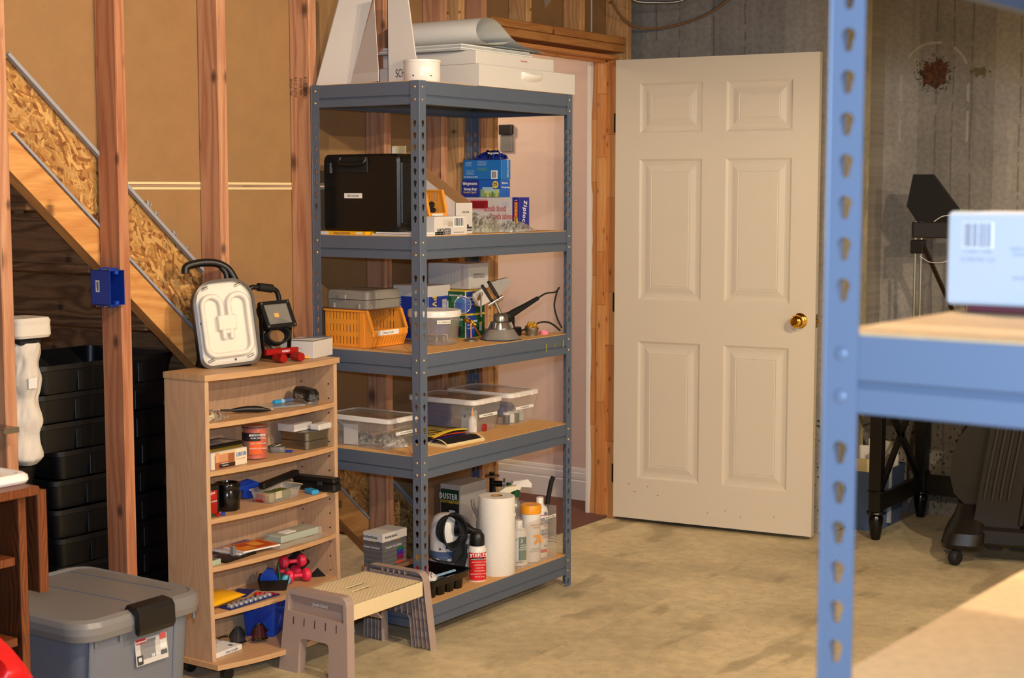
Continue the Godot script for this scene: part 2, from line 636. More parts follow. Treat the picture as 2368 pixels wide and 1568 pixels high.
	mat("black_tray", Color(0.035, 0.036, 0.04), 0.4)
	mat("black_wood", Color(0.035, 0.028, 0.024), 0.35)
	mat("charcoal", Color(0.16, 0.15, 0.14), 0.5)
	mat("slate_blue", Color(0.30, 0.38, 0.52), 0.6)
	mat("brown_black", Color(0.065, 0.05, 0.04), 0.4)
	mat("tote_grey", Color(0.47, 0.46, 0.45), 0.38)
	mat("tote_blue", Color(0.43, 0.45, 0.49), 0.38)
	mat("case_grey", Color(0.52, 0.50, 0.47), 0.45)
	mat("orange_plastic", Color(0.95, 0.61, 0.20), 0.42)
	mat("orange_lid", Color(0.95, 0.62, 0.12), 0.35)
	mat("stool_grey", Color(0.66, 0.58, 0.54), 0.5)
	mat("stool_cream", Color(0.91, 0.83, 0.66), 0.45)
	mat("blue_plastic", Color(0.09, 0.26, 0.68), 0.35)
	mat("blue_box", Color(0.06, 0.20, 0.56), 0.4)
	mat("sky_blue", Color(0.20, 0.60, 0.82), 0.4)
	mat("navy", Color(0.08, 0.14, 0.42), 0.5)
	mat("red_plastic", Color(0.62, 0.06, 0.05), 0.3)
	mat("maroon", Color(0.33, 0.04, 0.09), 0.6)
	mat("red_bag", Color(0.78, 0.09, 0.09), 0.35)
	mat("pink_rubber", Color(0.90, 0.17, 0.30), 0.5)
	mat("pink_pale", Color(0.96, 0.55, 0.64), 0.4)
	mat("yellow_plastic", Color(0.95, 0.70, 0.10), 0.35)
	mat("ziploc_blue", Color(0.13, 0.16, 0.58), 0.5)
	mat("bag_blue", Color(0.09, 0.36, 0.74), 0.45)
	mat("bag_blue2", Color(0.10, 0.44, 0.76), 0.45)
	mat("navy_film", Color(0.08, 0.17, 0.52), 0.25)
	mat("pale_green", Color(0.70, 0.70, 0.55), 0.7)
	mat("copper", Color(0.80, 0.50, 0.30), 0.25, 0.95)
	mat("jaw_white", Color(0.74, 0.70, 0.64), 0.4)
	mat("blue_lens", Color(0.20, 0.36, 0.78), 0.05, 0.4)
	mat("care_grey", Color(0.36, 0.36, 0.36), 0.6)
	mat("grey_card", Color(0.70, 0.67, 0.64), 0.7)
	mat("pale_blue", Color(0.60, 0.76, 0.86), 0.5)
	mat("cream_white", Color(0.89, 0.86, 0.76), 0.4)
	mat("ink_sky", Color(0.15, 0.45, 0.75), 0.6)
	mat("brass_dull", Color(0.62, 0.52, 0.22), 0.35, 0.8)
	mat("yellow_dull", Color(0.62, 0.54, 0.14), 0.5)
	mat("pale_mint", Color(0.68, 0.74, 0.66), 0.6)
	mat("cyan", Color(0.35, 0.75, 0.85), 0.5)
	mat("bezel", Color(0.36, 0.33, 0.30), 0.25)
	mat("cardboard", Color(0.68, 0.50, 0.32), 0.85)
	mat("cardboard_dark", Color(0.55, 0.40, 0.26), 0.85)
	mat("tin_grey", Color(0.53, 0.50, 0.44), 0.35, 0.85)
	mat("green_dark", Color(0.05, 0.30, 0.14), 0.4)
	mat("olive", Color(0.35, 0.38, 0.14), 0.5)
	mat("bench_orange", Color(0.80, 0.28, 0.08), 0.5)
	mat("foam", Color(0.04, 0.035, 0.04), 0.95)
	mat("lamp_enamel", Color(0.90, 0.87, 0.80), 0.4)
	mat("tube_glass", Color(0.92, 0.88, 0.82), 0.25)
	mat("reflector", Color(0.80, 0.80, 0.74), 0.18, 0.95)
	mat("led", Color(0.95, 0.70, 0.10), 0.4)
	mat("cloth_white", Color(0.86, 0.82, 0.76), 0.9)
	mat("gypsum", Color(0.62, 0.62, 0.64), 0.9)
	mat("sofa_brown", Color(0.09, 0.07, 0.06), 0.5)
	var tw := mat("towel_paper", Color(0.92, 0.90, 0.86), 0.9)
	var bn := NoiseTexture2D.new()
	bn.width = 256
	bn.height = 256
	bn.seamless = true
	var cell := FastNoiseLite.new()
	cell.seed = 9
	cell.noise_type = FastNoiseLite.TYPE_CELLULAR
	cell.frequency = 0.09
	bn.noise = cell
	bn.as_normal_map = true
	bn.bump_strength = 5.0
	tw.normal_enabled = true
	tw.normal_texture = bn
	tw.normal_scale = 0.6
	tw.uv1_triplanar = true
	tw.uv1_scale = Vector3(9, 9, 9)
	clear("clear_plastic", Color(0.85, 0.82, 0.78), 0.20, 0.1)
	clear("clear_cloudy", Color(0.80, 0.77, 0.72), 0.26, 0.15)
	clear("blue_glass", Color(0.25, 0.42, 0.85), 0.35, 0.03)
	mat("carton_white", Color(0.69, 0.70, 0.71), 0.6)
	clear("acrylic", Color(0.85, 0.83, 0.80), 0.10, 0.05)
	clear("film", Color(0.85, 0.85, 0.82), 0.30, 0.12)
	clear("lid_film", Color(0.62, 0.55, 0.48), 0.55, 0.2)
	clear("window_glass", Color(0.9, 0.9, 0.9), 0.08, 0.03)
	clear("sun_lens", Color(0.03, 0.10, 0.16), 0.85, 0.05)
	clear("brown_lens", Color(0.24, 0.06, 0.02), 0.85, 0.05)

func _ready() -> void:
	rng.seed = 4242
	# camera
	var cam := Camera3D.new()
	cam.name = "camera"
	add_child(cam)
	cam.position = Vector3(0, 1.482, 0)
	cam.rotation = Vector3(deg_to_rad(-5.53), deg_to_rad(34.4), 0)
	var lens := CameraAttributesPhysical.new()
	lens.frustum_focal_length = 54.2
	lens.frustum_focus_distance = 5.2
	lens.exposure_aperture = 7.0
	lens.frustum_near = 0.05
	lens.frustum_far = 60.0
	cam.attributes = lens
	cam.fov = 24.966
	cam.near = 0.05
	cam.current = true
	# surroundings: a closed cellar, so the sky gives nothing
	var we := WorldEnvironment.new()
	we.name = "world"
	var env := Environment.new()
	env.background_mode = Environment.BG_COLOR
	env.background_color = Color(0, 0, 0)
	env.tonemap_mode = Environment.TONE_MAPPER_LINEAR
	env.tonemap_exposure = 1.0
	env.sdfgi_enabled = true
	env.ssao_enabled = true
	env.ssil_enabled = true
	we.environment = env
	add_child(we)
	# the photographer's pop-up flash, ten centimetres above the lens
	var fl := OmniLight3D.new()
	fl.name = "camera_flash"
	fl.light_color = Color(0.47, 0.68, 1.0).linear_to_srgb()
	fl.light_energy = 6.6
	fl.light_size = 0.03
	fl.omni_range = 14.0
	fl.omni_attenuation = 2.0
	fl.shadow_enabled = true
	add_child(fl)
	fl.position = Vector3(-0.01, 1.585, -0.01)
	materials()
	# bare bulbs between the joists
	bulb(Vector3(-1.25, 2.485, -2.063), 3.0, "bare warm bulb in a porcelain holder between joists, nearest the camera")
	bulb(Vector3(0.0, 2.495, -3.281), 5.0, "bare warm bulb in a porcelain holder between joists, before the doorway")
	bulb(Vector3(1.7, 2.485, -2.469), 4.6, "bare warm bulb in a porcelain holder between joists, over the blue rack side")
	passage_lamp(Vector3(-4.85, 2.404, -5.45))
	build_room()
	build_stairs()
	build_door()
	build_main_rack()
	build_near_rack()
	build_bookcase()
	build_stool()
	build_tote()
	build_cabinet()
	build_understairs()
	build_back_corner()
	rack_top()
	rack_second()
	rack_third()
	rack_fourth()
	rack_bottom()
	bookcase_top()
	bookcase_shelves()

func bulb(at: Vector3, energy: float, label: String) -> void:
	var o := thing("ceiling_bulb", label, "bulb", at, 0.0, "bare ceiling bulbs")
	var g := G.new()
	g.lathe([Vector2(0.0001, -0.062), Vector2(0.016, -0.058), Vector2(0.027, -0.045), Vector2(0.031, -0.028), Vector2(0.028, -0.008), Vector2(0.018, 0.018), Vector2(0.014, 0.035), Vector2(0.014, 0.05)], 20)
	var m := StandardMaterial3D.new()
	m.albedo_color = Color(1, 0.95, 0.85)
	m.emission_enabled = true
	m.emission = Color(1.0, 0.80, 0.55)
	m.emission_energy_multiplier = 6.0
	part(o, "glass", g, m)
	var h := G.new()
	h.lathe([Vector2(0.019, 0.05), Vector2(0.024, 0.06), Vector2(0.03, 0.09), Vector2(0.055, 0.105), Vector2(0.058, 0.21)], 20)
	part(o, "holder", h, M.white_plastic)
	var l := OmniLight3D.new()
	l.name = "bulb_light"
	l.light_color = Color(1.0, 0.83, 0.60).linear_to_srgb()
	l.light_energy = energy
	l.light_size = 0.03
	l.omni_range = 16.0
	l.omni_attenuation = 2.0
	l.shadow_enabled = true
	o.add_child(l)
	l.position = Vector3(0, -0.025, 0)

func passage_lamp(at: Vector3) -> void:
	var o := thing("dome_lamp", "small white dome lamp on the passage ceiling beyond the doorway", "lamp", at)
	var g := G.new()
	g.lathe([Vector2(0.0001, -0.085), Vector2(0.06, -0.078), Vector2(0.10, -0.055), Vector2(0.12, -0.015), Vector2(0.12, 0.0)], 24)
	var m := StandardMaterial3D.new()
	m.albedo_color = Color(0.95, 0.93, 0.88)
	m.emission_enabled = true
	m.emission = Color(1.0, 0.82, 0.58)
	m.emission_energy_multiplier = 2.0
	part(o, "dome", g, m)
	var l := OmniLight3D.new()
	l.name = "dome_light"
	l.light_color = Color(1.0, 0.83, 0.60).linear_to_srgb()
	l.light_energy = 1.05
	l.light_size = 0.1
	l.omni_range = 10.0
	l.omni_attenuation = 2.0
	l.shadow_enabled = true
	o.add_child(l)
	l.position = Vector3(0, -0.04, 0)

const XA := -3.49
const XB := -3.579

func stud(parent: Node, z0: float, z1: float, y0: float, y1: float, m: Material, sd: int, called := "stud") -> MeshInstance3D:
	var g := G.new()
	g.shift = Vector2(sd * 0.37, sd * 0.53)
	g.box(Vector3((XA + XB) / 2, (y0 + y1) / 2, (z0 + z1) / 2), Vector3(XA - XB, y1 - y0, absf(z1 - z0)), 0.003)
	return part(parent, called, g, m)

func build_room() -> void:
	var f := thing("floor", "worn tan concrete floor slab of the basement", "floor", Vector3.ZERO, 0, "", "structure")
	bx(f, "slab", Vector3(-1.5, -0.1, -2.9), Vector3(9.2, 0.2, 11.0), M.slab)
	var carpet := thing("trim_3", "brown carpet laid on the floor beyond the open doorway", "carpet", Vector3.ZERO, 0, "", "structure")
	bx(carpet, "pile", Vector3(-4.75, 0.006, -5.55), Vector3(2.46, 0.012, 1.16), M.carpet, 0.004)
	var c := thing("ceiling", "open ceiling of wooden joists under subfloor boards", "ceiling", Vector3.ZERO, 0, "", "structure")
	bx(c, "subfloor", Vector3(-1.5, 2.72, -2.9), Vector3(9.2, 0.06, 11.0), M.ceiling_wood)
	var z := 2.2
	while z > -6.1:
		bx(c, "joist", Vector3(-0.25, 2.565, z), Vector3(6.6, 0.25, 0.038), M.ceiling_wood)
		z -= 0.406
	# left wall: studs, plates, header, gypsum board seen from its back
	var w := thing("wall_left", "bare stud wall with brown paper backs of gypsum boards", "wall", Vector3.ZERO, 0, "", "structure")
	var zs := [-2.683, -3.100, -3.511, -3.935, -4.330, -4.668, -4.928]
	for i in zs.size():
		stud(w, zs[i], zs[i] + 0.038, 0.038, 2.40, M.stud if i != 1 else M.stud_dark, i * 3 + 1)
	stud(w, -4.780, -4.742, 0.038, 2.40, M.pine, 9)
	for k in 10:
		stud(w, -2.276 + k * 0.407, -2.238 + k * 0.407, 0.038, 2.40, M.stud, k + 12)
	stud(w, -4.968, -4.930, 0.038, 2.062, M.pine, 5, "trimmer_stud")
	stud(w, -6.003, -5.965, 0.0, 2.40, M.pine, 7)
	stud(w, -6.045, -6.007, 0.0, 2.40, M.pine, 8)
	stud(w, -5.963, -5.927, 0.0, 2.062, M.pine, 6, "trimmer_stud")
	for q in [-5.239, -5.650]:
		stud(w, q, q + 0.038, 2.156, 2.40, M.pine, int(q * -10.0), "cripple_stud")
	for k in 2:
		var g := G.new()
		g.grain = 2
		g.shift = Vector2(0.31 * k + 0.07, 0.2 * k)
		g.box(Vector3(-3.52, 2.107 + k * 0.034, -5.448), Vector3(0.1, 0.032, 1.034), 0.003)
		part(w, "header_board", g, M.header_wood)
	for e in [[0.019, 0.038], [2.42, 0.04]]:
		var g := G.new()
		g.grain = 2
		g.box(Vector3(-3.5345, e[0], -1.235), Vector3(0.089, e[1], 7.47), 0.002)
		part(w, "plate", g, M.stud)
	bx(w, "plate", Vector3(-3.5345, 2.42, -5.52), Vector3(0.089, 0.04, 1.10), M.pine)
	# gypsum: upper sheet, lower sheet cut along the stair, sheets over the doorway
	var up := G.new()
	up.prism([Vector2(4.93, 2.44), Vector2(-2.5, 2.44), Vector2(-2.5, 1.848), Vector2(2.767, 1.848), Vector2(3.165, 1.5), Vector2(4.93, 1.5)], -0.0127, 0.0, Transform3D(Basis(Vector3.UP, PI / 2), Vector3(XB - 0.0005, 0, 0)))
	part(w, "gypsum_board", up, M.kraft)
	var lo := G.new()
	lo.prism([Vector2(4.93, 1.4945), Vector2(3.171, 1.4945), Vector2(4.87, 0.012), Vector2(4.93, 0.012)], -0.0127, 0.0, Transform3D(Basis(Vector3.UP, PI / 2), Vector3(XB - 0.0005, 0, 0)))
	part(w, "gypsum_board", lo, M.kraft)
	for q in [[-4.93, -5.07], [-5.074, -5.905], [-5.909, -6.06]]:
		bx(w, "gypsum_board", Vector3(XB - 0.007, 2.265, (q[0] + q[1]) / 2), Vector3(0.0127, 0.35, absf(q[1] - q[0])), M.kraft)
	for q in [-5.0, -5.845]:
		bx(w, "board_seam", Vector3(XB + 0.001, 2.28, q), Vector3(0.002, 0.30, 0.008), M.paper)
	for q in [1.5055, 1.4895]:
		var g := G.new()
		g.box(Vector3(XB + 0.0006, q, -4.05), Vector3(0.0016, 0.0075, 1.75))
		part(w, "board_edge", g, M.cream)
	# the sloping cut of the board above the stair stringer
	var a := Vector3(XB + 0.002, 1.860, -2.752)
	var b := Vector3(XB + 0.002, 0.03, -4.85)
	var cut := G.new()
	cut.bar(a, b, 0.010, 0.016, Vector3.RIGHT)
	part(w, "cut_edge", cut, M.gypsum)
	var torn := G.new()
	for t in [[0.235, 0.02], [0.25, 0.013], [0.285, 0.016], [0.31, 0.010], [0.335, 0.014], [0.36, 0.008]]:
		var p: Vector3 = a.lerp(b, t[0])
		torn.poly([p, p + Vector3(0.004, 0.010, -0.012), p + Vector3(0.010, 0.008 + t[1], 0.004)])
		torn.poly([p + Vector3(0.002, 0, -0.01), p + Vector3(0.007, t[1], -0.016), p + Vector3(0.001, 0.006, -0.022)])
	part(w, "torn_paper", torn, M.gypsum)
	# grade stamps on the third stud
	for k in 4:
		words(w, ["SEL STUD", "FUTZ. 2-19", "SEL STUD", "FUTZ. 2-19"][k], 0.010, Transform3D(Basis(Vector3.FORWARD, -PI / 2), Vector3(-3.573 + k * 0.022, 1.83, -3.8965)), M.ink, false)
	var lg := thing("metal_ledge", "pale metal ledge fixed to the leftmost stud", "ledge", Vector3(-3.505, 0.842, -2.635))
	bx(lg, "plate", Vector3(0.03, 0, 0.02), Vector3(0.09, 0.003, 0.05), M.steel)
	bx(lg, "lip", Vector3(0.074, -0.006, 0.02), Vector3(0.003, 0.014, 0.05), M.steel)
	# the finished passage beyond the doorway
	var pk := thing("wall_passage", "pinkish beige painted wall seen through the doorway", "wall", Vector3.ZERO, 0, "", "structure")
	bx(pk, "plaster", Vector3(-4.80, 1.35, -6.19), Vector3(2.43, 2.70, 0.10), M.pink_paint)
	bx(pk, "plaster", Vector3(-6.05, 1.35, -2.0), Vector3(0.10, 2.70, 8.5), M.pink_paint)
	bx(pk, "soffit", Vector3(-4.80, 2.42, -5.55), Vector3(2.40, 0.03, 1.16), M.white_trim)
	var bb := thing("baseboard_passage", "white moulded baseboard along the pinkish passage wall", "baseboard", Vector3.ZERO, 0, "", "structure")
	var bg := G.new()
	bg.prism([Vector2(0.0, 0.012), Vector2(0.0, 0.165), Vector2(-0.005, 0.163), Vector2(-0.008, 0.152), Vector2(-0.008, 0.143), Vector2(-0.012, 0.140), Vector2(-0.014, 0.122), Vector2(-0.014, 0.112), Vector2(-0.011, 0.108), Vector2(-0.016, 0.102), Vector2(-0.016, 0.012)], -6.0, -3.605, Transform3D(Basis(Vector3(0, 0, -1), Vector3(0, 1, 0), Vector3(1, 0, 0)), Vector3(0, 0, -6.14)))
	part(bb, "moulding", bg, M.white_trim)
	# back wall of cast concrete, set back behind the black table
	var bw := thing("wall_back", "cast concrete basement wall with form lines, rust hole and mould", "wall", Vector3.ZERO, 0, "", "structure")
	var cg := G.new()
	var uvq := func(p: Vector3, q: Vector3, r: Vector3, s: Vector3) -> void:
		var st := cg.v.size()
		cg.quad(p, q, r, s)
		for i in range(st, cg.v.size()):
			var vv: Vector3 = cg.v[i]
			cg.uv[i] = Vector2((vv.x + 3.6 + (0.0 if vv.z > -6.5 or vv.x > -2.6 else (vv.z + 6.82))) / 2.6, (2.6 - vv.y) / 2.6)
	uvq.call(Vector3(-3.58, 0, -6.14), Vector3(-2.60, 0, -6.14), Vector3(-2.60, 2.69, -6.14), Vector3(-3.58, 2.69, -6.14))
	uvq.call(Vector3(-2.60, 0, -6.14), Vector3(-2.60, 0, -6.82), Vector3(-2.60, 2.69, -6.82), Vector3(-2.60, 2.69, -6.14))
	uvq.call(Vector3(-2.60, 0, -6.82), Vector3(3.0, 0, -6.82), Vector3(3.0, 2.69, -6.82), Vector3(-2.60, 2.69, -6.82))
	part(bw, "face", cg, M.concrete_wall)
	bx(bw, "core", Vector3(-3.06, 1.35, -6.33), Vector3(1.03, 2.69, 0.36), M.grey_concrete)
	bx(bw, "core", Vector3(0.0, 1.35, -7.0), Vector3(6.0, 2.69, 0.34), M.grey_concrete)
	bx(bw, "face", Vector3(-3.58, 1.35, -6.10), Vector3(0.02, 2.69, 0.07), M.grey_concrete)
	var rt := thing("wall_right", "plain grey concrete basement wall at the right", "wall", Vector3.ZERO, 0, "", "structure")
	bx(rt, "face", Vector3(3.05, 1.35, -2.4), Vector3(0.1, 2.69, 9.6), M.grey_concrete)
	var fr := thing("wall_front", "plain grey concrete basement wall behind the camera", "wall", Vector3.ZERO, 0, "", "structure")
	bx(fr, "face", Vector3(-1.5, 1.35, 2.3), Vector3(9.2, 2.69, 0.1), M.grey_concrete)
	# loose cable over the door and a yellow tag
	var cb := thing("hanging_cable", "thin brown cable sagging above the door", "cable", Vector3.ZERO)
	var tg := G.new()
	tg.tube(cable([Vector3(-3.478, 2.36, -5.80), Vector3(-3.475, 2.245, -5.93), Vector3(-3.44, 2.205, -6.06), Vector3(-3.30, 2.215, -6.115), Vector3(-3.12, 2.27, -6.125), Vector3(-2.90, 2.42, -6.12)]), 0.006, 6)
	part(cb, "sheath", tg, M.cardboard_dark)
	var pi := thing("wire_loop", "silvery wire loop hanging from the ceiling over the door", "wire", Vector3.ZERO)
	var pg := G.new()
	pg.tube(cable([Vector3(-3.42, 2.50, -5.75), Vector3(-3.40, 2.325, -5.85), Vector3(-3.30, 2.295, -5.92), Vector3(-3.16, 2.32, -5.98), Vector3(-3.06, 2.50, -6.0)]), 0.006, 6)
	part(pi, "strand", pg, M.steel)
	var yt := thing("yellow_tag", "yellow tag with torn clear tape on gypsum above the header", "tag", Vector3(XB + 0.003, 2.33, -5.475))
	var yg := G.new()
	yg.prism([Vector2(-0.05, 0.10), Vector2(-0.045, 0.0), Vector2(-0.005, -0.045), Vector2(0.03, -0.035), Vector2(0.05, -0.01), Vector2(0.05, 0.10)], 0.0, 0.001, Transform3D(Basis(Vector3.UP, PI / 2), Vector3.ZERO))
	part(yt, "paper", yg, M.ink_yellow)
	var tp := G.new()
	tp.poly([Vector3(0.001, -0.01, 0.045), Vector3(0.002, -0.085, 0.005), Vector3(0.002, -0.055, -0.03), Vector3(0.001, -0.02, -0.05), Vector3(0.0015, -0.03, -0.01)])
	part(yt, "tape", tp, M.film)

func build_stairs() -> void:
	var s := thing("staircase", "wooden staircase behind the studs with strand board stringer and dark risers", "stairs", Vector3.ZERO)
	# strand board web of the stringer: band between two sloping lines
	var web := G.new()
	web.grain = 2
	var xf := Transform3D(Basis(Vector3.UP, PI / 2), Vector3(XB - 0.015, 0, 0))
	web.prism([Vector2(1.9, 2.605), Vector2(1.9, 2.40), Vector2(4.58, 0.012), Vector2(4.87, 0.012), Vector2(4.8, 0.072)], -0.018, 0.0, xf)
	var rot := web.uv.duplicate()
	for i in rot.size():
		var p: Vector2 = rot[i]
		web.uv[i] = Vector2(p.x * 0.75 + p.y * 0.66, -p.x * 0.66 + p.y * 0.75)
	part(s, "stringer_web", web, M.osb)
	var fl := G.new()
	fl.grain = 2
	fl.prism([Vector2(1.9, 2.405), Vector2(1.9, 2.30), Vector2(4.46, 0.012), Vector2(4.585, 0.012)], -0.038, 0.012, xf)
	part(s, "stringer_flange", fl, M.flange)
	var ln := G.new()
	ln.bar(Vector3(XB - 0.002, 1.644, -2.767), Vector3(XB - 0.002, 0.03, -4.57), 0.007, 0.008, Vector3.RIGHT)
	part(s, "stringer_joint", ln, M.gypsum)
	var fl2 := G.new()
	fl2.grain = 2
	fl2.prism([Vector2(1.9, 2.6), Vector2(1.9, 2.30), Vector2(4.46, 0.012), Vector2(4.83, 0.012)], -0.04, 0.0, Transform3D(Basis(Vector3.UP, PI / 2), Vector3(-4.52, 0, 0)))
	part(s, "stringer_far", fl2, M.plank)
	for k in range(-5, 6):
		var z := -3.07 - 0.218 * k
		var y := 1.26 - 0.190 * k
		var g := G.new()
		g.grain = 0
		g.shift = Vector2(0.17 * k + 1.0, 0.31 * k)
		g.box(Vector3(-4.08, y + 0.096, z - 0.01), Vector3(0.88, 0.186, 0.02), 0.002)
		part(s, "riser", g, M.plank)
		if y > 0.03:
			var t := G.new()
			t.grain = 0
			t.shift = Vector2(0.23 * k, 0.1)
			t.box(Vector3(-4.08, y - 0.012, z - 0.135), Vector3(0.88, 0.026, 0.27), 0.004)
			part(s, "tread", t, M.plank)
		if k == 0 or k == -1:
			var bl := G.new()
			bl.prism([Vector2(-0.05, 0.0), Vector2(0.05, 0.0), Vector2(0.02, -0.035), Vector2(-0.015, -0.035)], 0.0, 0.004, Transform3D(Basis.IDENTITY, Vector3(-3.95, y - 0.004, z - 0.215)))
			part(s, "bracket", bl, M.tin_grey)

func build_door() -> void:
	# jambs and head of the doorway: finger-jointed pine
	var t := thing("trim_1", "raw finger-jointed pine jamb and head of the doorway", "door frame", Vector3.ZERO, 0, "", "structure")
	var seams := [0.0, 0.42, 0.86, 1.10, 1.52, 1.80, 2.058]
	for i in seams.size() - 1:
		for s in 3:
			var g := G.new()
			g.shift = Vector2(i * 0.7 + s * 0.3, i * 0.41)
			var off: float = [0.0, 0.11, -0.07][s] if i > 0 else 0.0
			var off2: float = [0.0, 0.11, -0.07][s] if i < seams.size() - 2 else 0.0
			var y0: float = seams[i] + off
			var y1: float = seams[i + 1] + off2
			var xx: Array = [[-3.617, -3.576], [-3.576, -3.535], [-3.535, -3.482]][s]
			var zz: float = -5.897 if s == 1 else -5.908
			g.box(Vector3((xx[0] + xx[1]) / 2, (y0 + y1) / 2, (zz - 5.927) / 2), Vector3(xx[1] - xx[0], y1 - y0 - 0.0008, 5.927 + zz), 0.0008)
			part(t, "jamb_block", g, M.jamb_a if (i + s) % 2 == 0 else M.jamb_b)
	for s in 3:
		var g := G.new()
		g.grain = 2
		g.shift = Vector2(s * 0.37, s * 0.2)
		var xx: Array = [[-3.617, -3.576], [-3.576, -3.535], [-3.535, -3.482]][s]
		var yy: float = 2.047 if s == 1 else 2.058
		g.box(Vector3((xx[0] + xx[1]) / 2, (yy + 2.074) / 2, -5.448), Vector3(xx[1] - xx[0], 2.074 - yy, 0.955), 0.001)
		part(t, "head_board", g, M.jamb_b)
	bx(t, "near_jamb", Vector3(-3.549, 1.03, -4.979), Vector3(0.134, 2.056, 0.019), M.jamb_a, 0.001)
	# ragged white paint edge beside the jamb
	var w := G.new()
	var y := 0.012
	var last := 0.004
	while y < 2.05:
		var nxt := 0.004 + 0.009 * absf(sin(y * 7.3) * cos(y * 3.1)) + (0.006 if y > 1.2 and y < 1.45 else 0.0)
		w.quad(Vector3(-3.624, y, -5.9062), Vector3(-3.617 + last, y, -5.9062), Vector3(-3.617 + nxt, y + 0.05, -5.9062), Vector3(-3.624, y + 0.05, -5.9062))
		last = nxt
		y += 0.05
	part(t, "paint_edge", w, M.white_trim)
	bx(t, "plaster_edge", Vector3(-3.625, 1.03, -6.02), Vector3(0.016, 2.04, 0.235), M.white_trim)
	# the door leaf, opened into the room and standing before the concrete
	var d := thing("door_1", "cream six-panel door standing open before the concrete wall", "door", Vector3(-3.467, 0.02, -5.871), deg_to_rad(7.08), "", "structure")
	var W := 0.914
	var H := 2.032
	var cx := [[0.115, 0.405], [0.512, 0.802]]
	var cy := [[0.185, 0.80], [0.985, 1.60], [1.712, 1.927]]
	var xs := [0.0, 0.115, 0.405, 0.512, 0.802, W]
	var ys := [0.0, 0.185, 0.80, 0.985, 1.60, 1.712, 1.927, H]
	var leaf := G.new()
	leaf.gridsolid(xs, ys, func(i: int, j: int) -> bool: return (i == 1 or i == 3) and j % 2 == 1, -0.035, 0.0)
	part(d, "leaf", leaf, M.door_paint)
	for a in cx:
		for b in cy:
			var g := G.new()
			var steps := [[0.0, 0.0], [0.010, -0.007], [0.022, -0.009], [0.030, -0.009], [0.055, -0.003], [0.058, -0.0045], [0.061, -0.003]]
			for k in steps.size() - 1:
				var i0: float = steps[k][0]
				var i1: float = steps[k + 1][0]
				var z0: float = steps[k][1]
				var z1: float = steps[k + 1][1]
				var o := [Vector3(a[0] + i0, b[0] + i0, z0), Vector3(a[1] - i0, b[0] + i0, z0), Vector3(a[1] - i0, b[1] - i0, z0), Vector3(a[0] + i0, b[1] - i0, z0)]
				var n := [Vector3(a[0] + i1, b[0] + i1, z1), Vector3(a[1] - i1, b[0] + i1, z1), Vector3(a[1] - i1, b[1] - i1, z1), Vector3(a[0] + i1, b[1] - i1, z1)]
				for e in 4:
					g.quad(o[e], o[(e + 1) % 4], n[(e + 1) % 4], n[e])
				if k == steps.size() - 2:
					g.poly(n)
			g.box(Vector3((a[0] + a[1]) / 2, (b[0] + b[1]) / 2, -0.0295), Vector3(a[1] - a[0], b[1] - b[0], 0.011))
			part(d, "panel", g, M.door_paint)
	var kb := G.new()
	var kx := Transform3D(Basis(Vector3.RIGHT, PI / 2), Vector3(0.848, 0.918, 0.0))
	kb.lathe([Vector2(0.0001, 0.0), Vector2(0.033, 0.0), Vector2(0.033, 0.003), Vector2(0.029, 0.007), Vector2(0.016, 0.010), Vector2(0.012, 0.016), Vector2(0.012, 0.026), Vector2(0.019, 0.032), Vector2(0.026, 0.040), Vector2(0.028, 0.048), Vector2(0.026, 0.056), Vector2(0.021, 0.062), Vector2(0.012, 0.065), Vector2(0.011, 0.063), Vector2(0.0001, 0.063)], 28, kx)
	part(d, "knob", kb, M.brass, "round polished brass knob")
	bx(d, "latch", Vector3(W + 0.004, 0.918, -0.018), Vector3(0.010, 0.016, 0.012), M.brass, 0.003)
	bx(d, "latch_plate", Vector3(W + 0.0006, 0.918, -0.018), Vector3(0.0015, 0.056, 0.025), M.brass)
	for hy in [0.19, 0.965, 1.76]:
		var hg := G.new()
		var hb := [-0.017, -0.020]
		hg.prism([Vector2(-0.006, -0.045), Vector2(0.0, -0.045), Vector2(0.0, 0.045), Vector2(-0.006, 0.045), Vector2(-0.018, 0.045), Vector2(-0.024, 0.039), Vector2(-0.024, -0.039), Vector2(-0.018, -0.045)], -0.0375, -0.0355, Transform3D(Basis.IDENTITY, Vector3(0, hy, 0)))
		hg.lathe([Vector2(0.0001, -0.047), Vector2(0.0055, -0.047), Vector2(0.0055, 0.047), Vector2(0.0001, 0.047)], 10, Transform3D(Basis.IDENTITY, Vector3(-0.003, hy, -0.033)))
		part(d, "hinge", hg, M.bronze)
	# scuffs and chips near the bottom, and a grey rub on the lower right panel
	var sc := []
	for p in [[0.075, 0.155], [0.105, 0.122], [0.215, 0.115], [0.165, 0.15]]:
		sc.append([p[0], p[1], 0.008, 0.004, Color(0.72, 0.52, 0.25)])
	for p in [[0.45, 0.06], [0.53, 0.075], [0.60, 0.055], [0.75, 0.07]]:
		sc.append([p[0], p[1], 0.003, 0.009, Color(0.62, 0.57, 0.50)])
	patches(d, "chips", Transform3D.IDENTITY, sc)

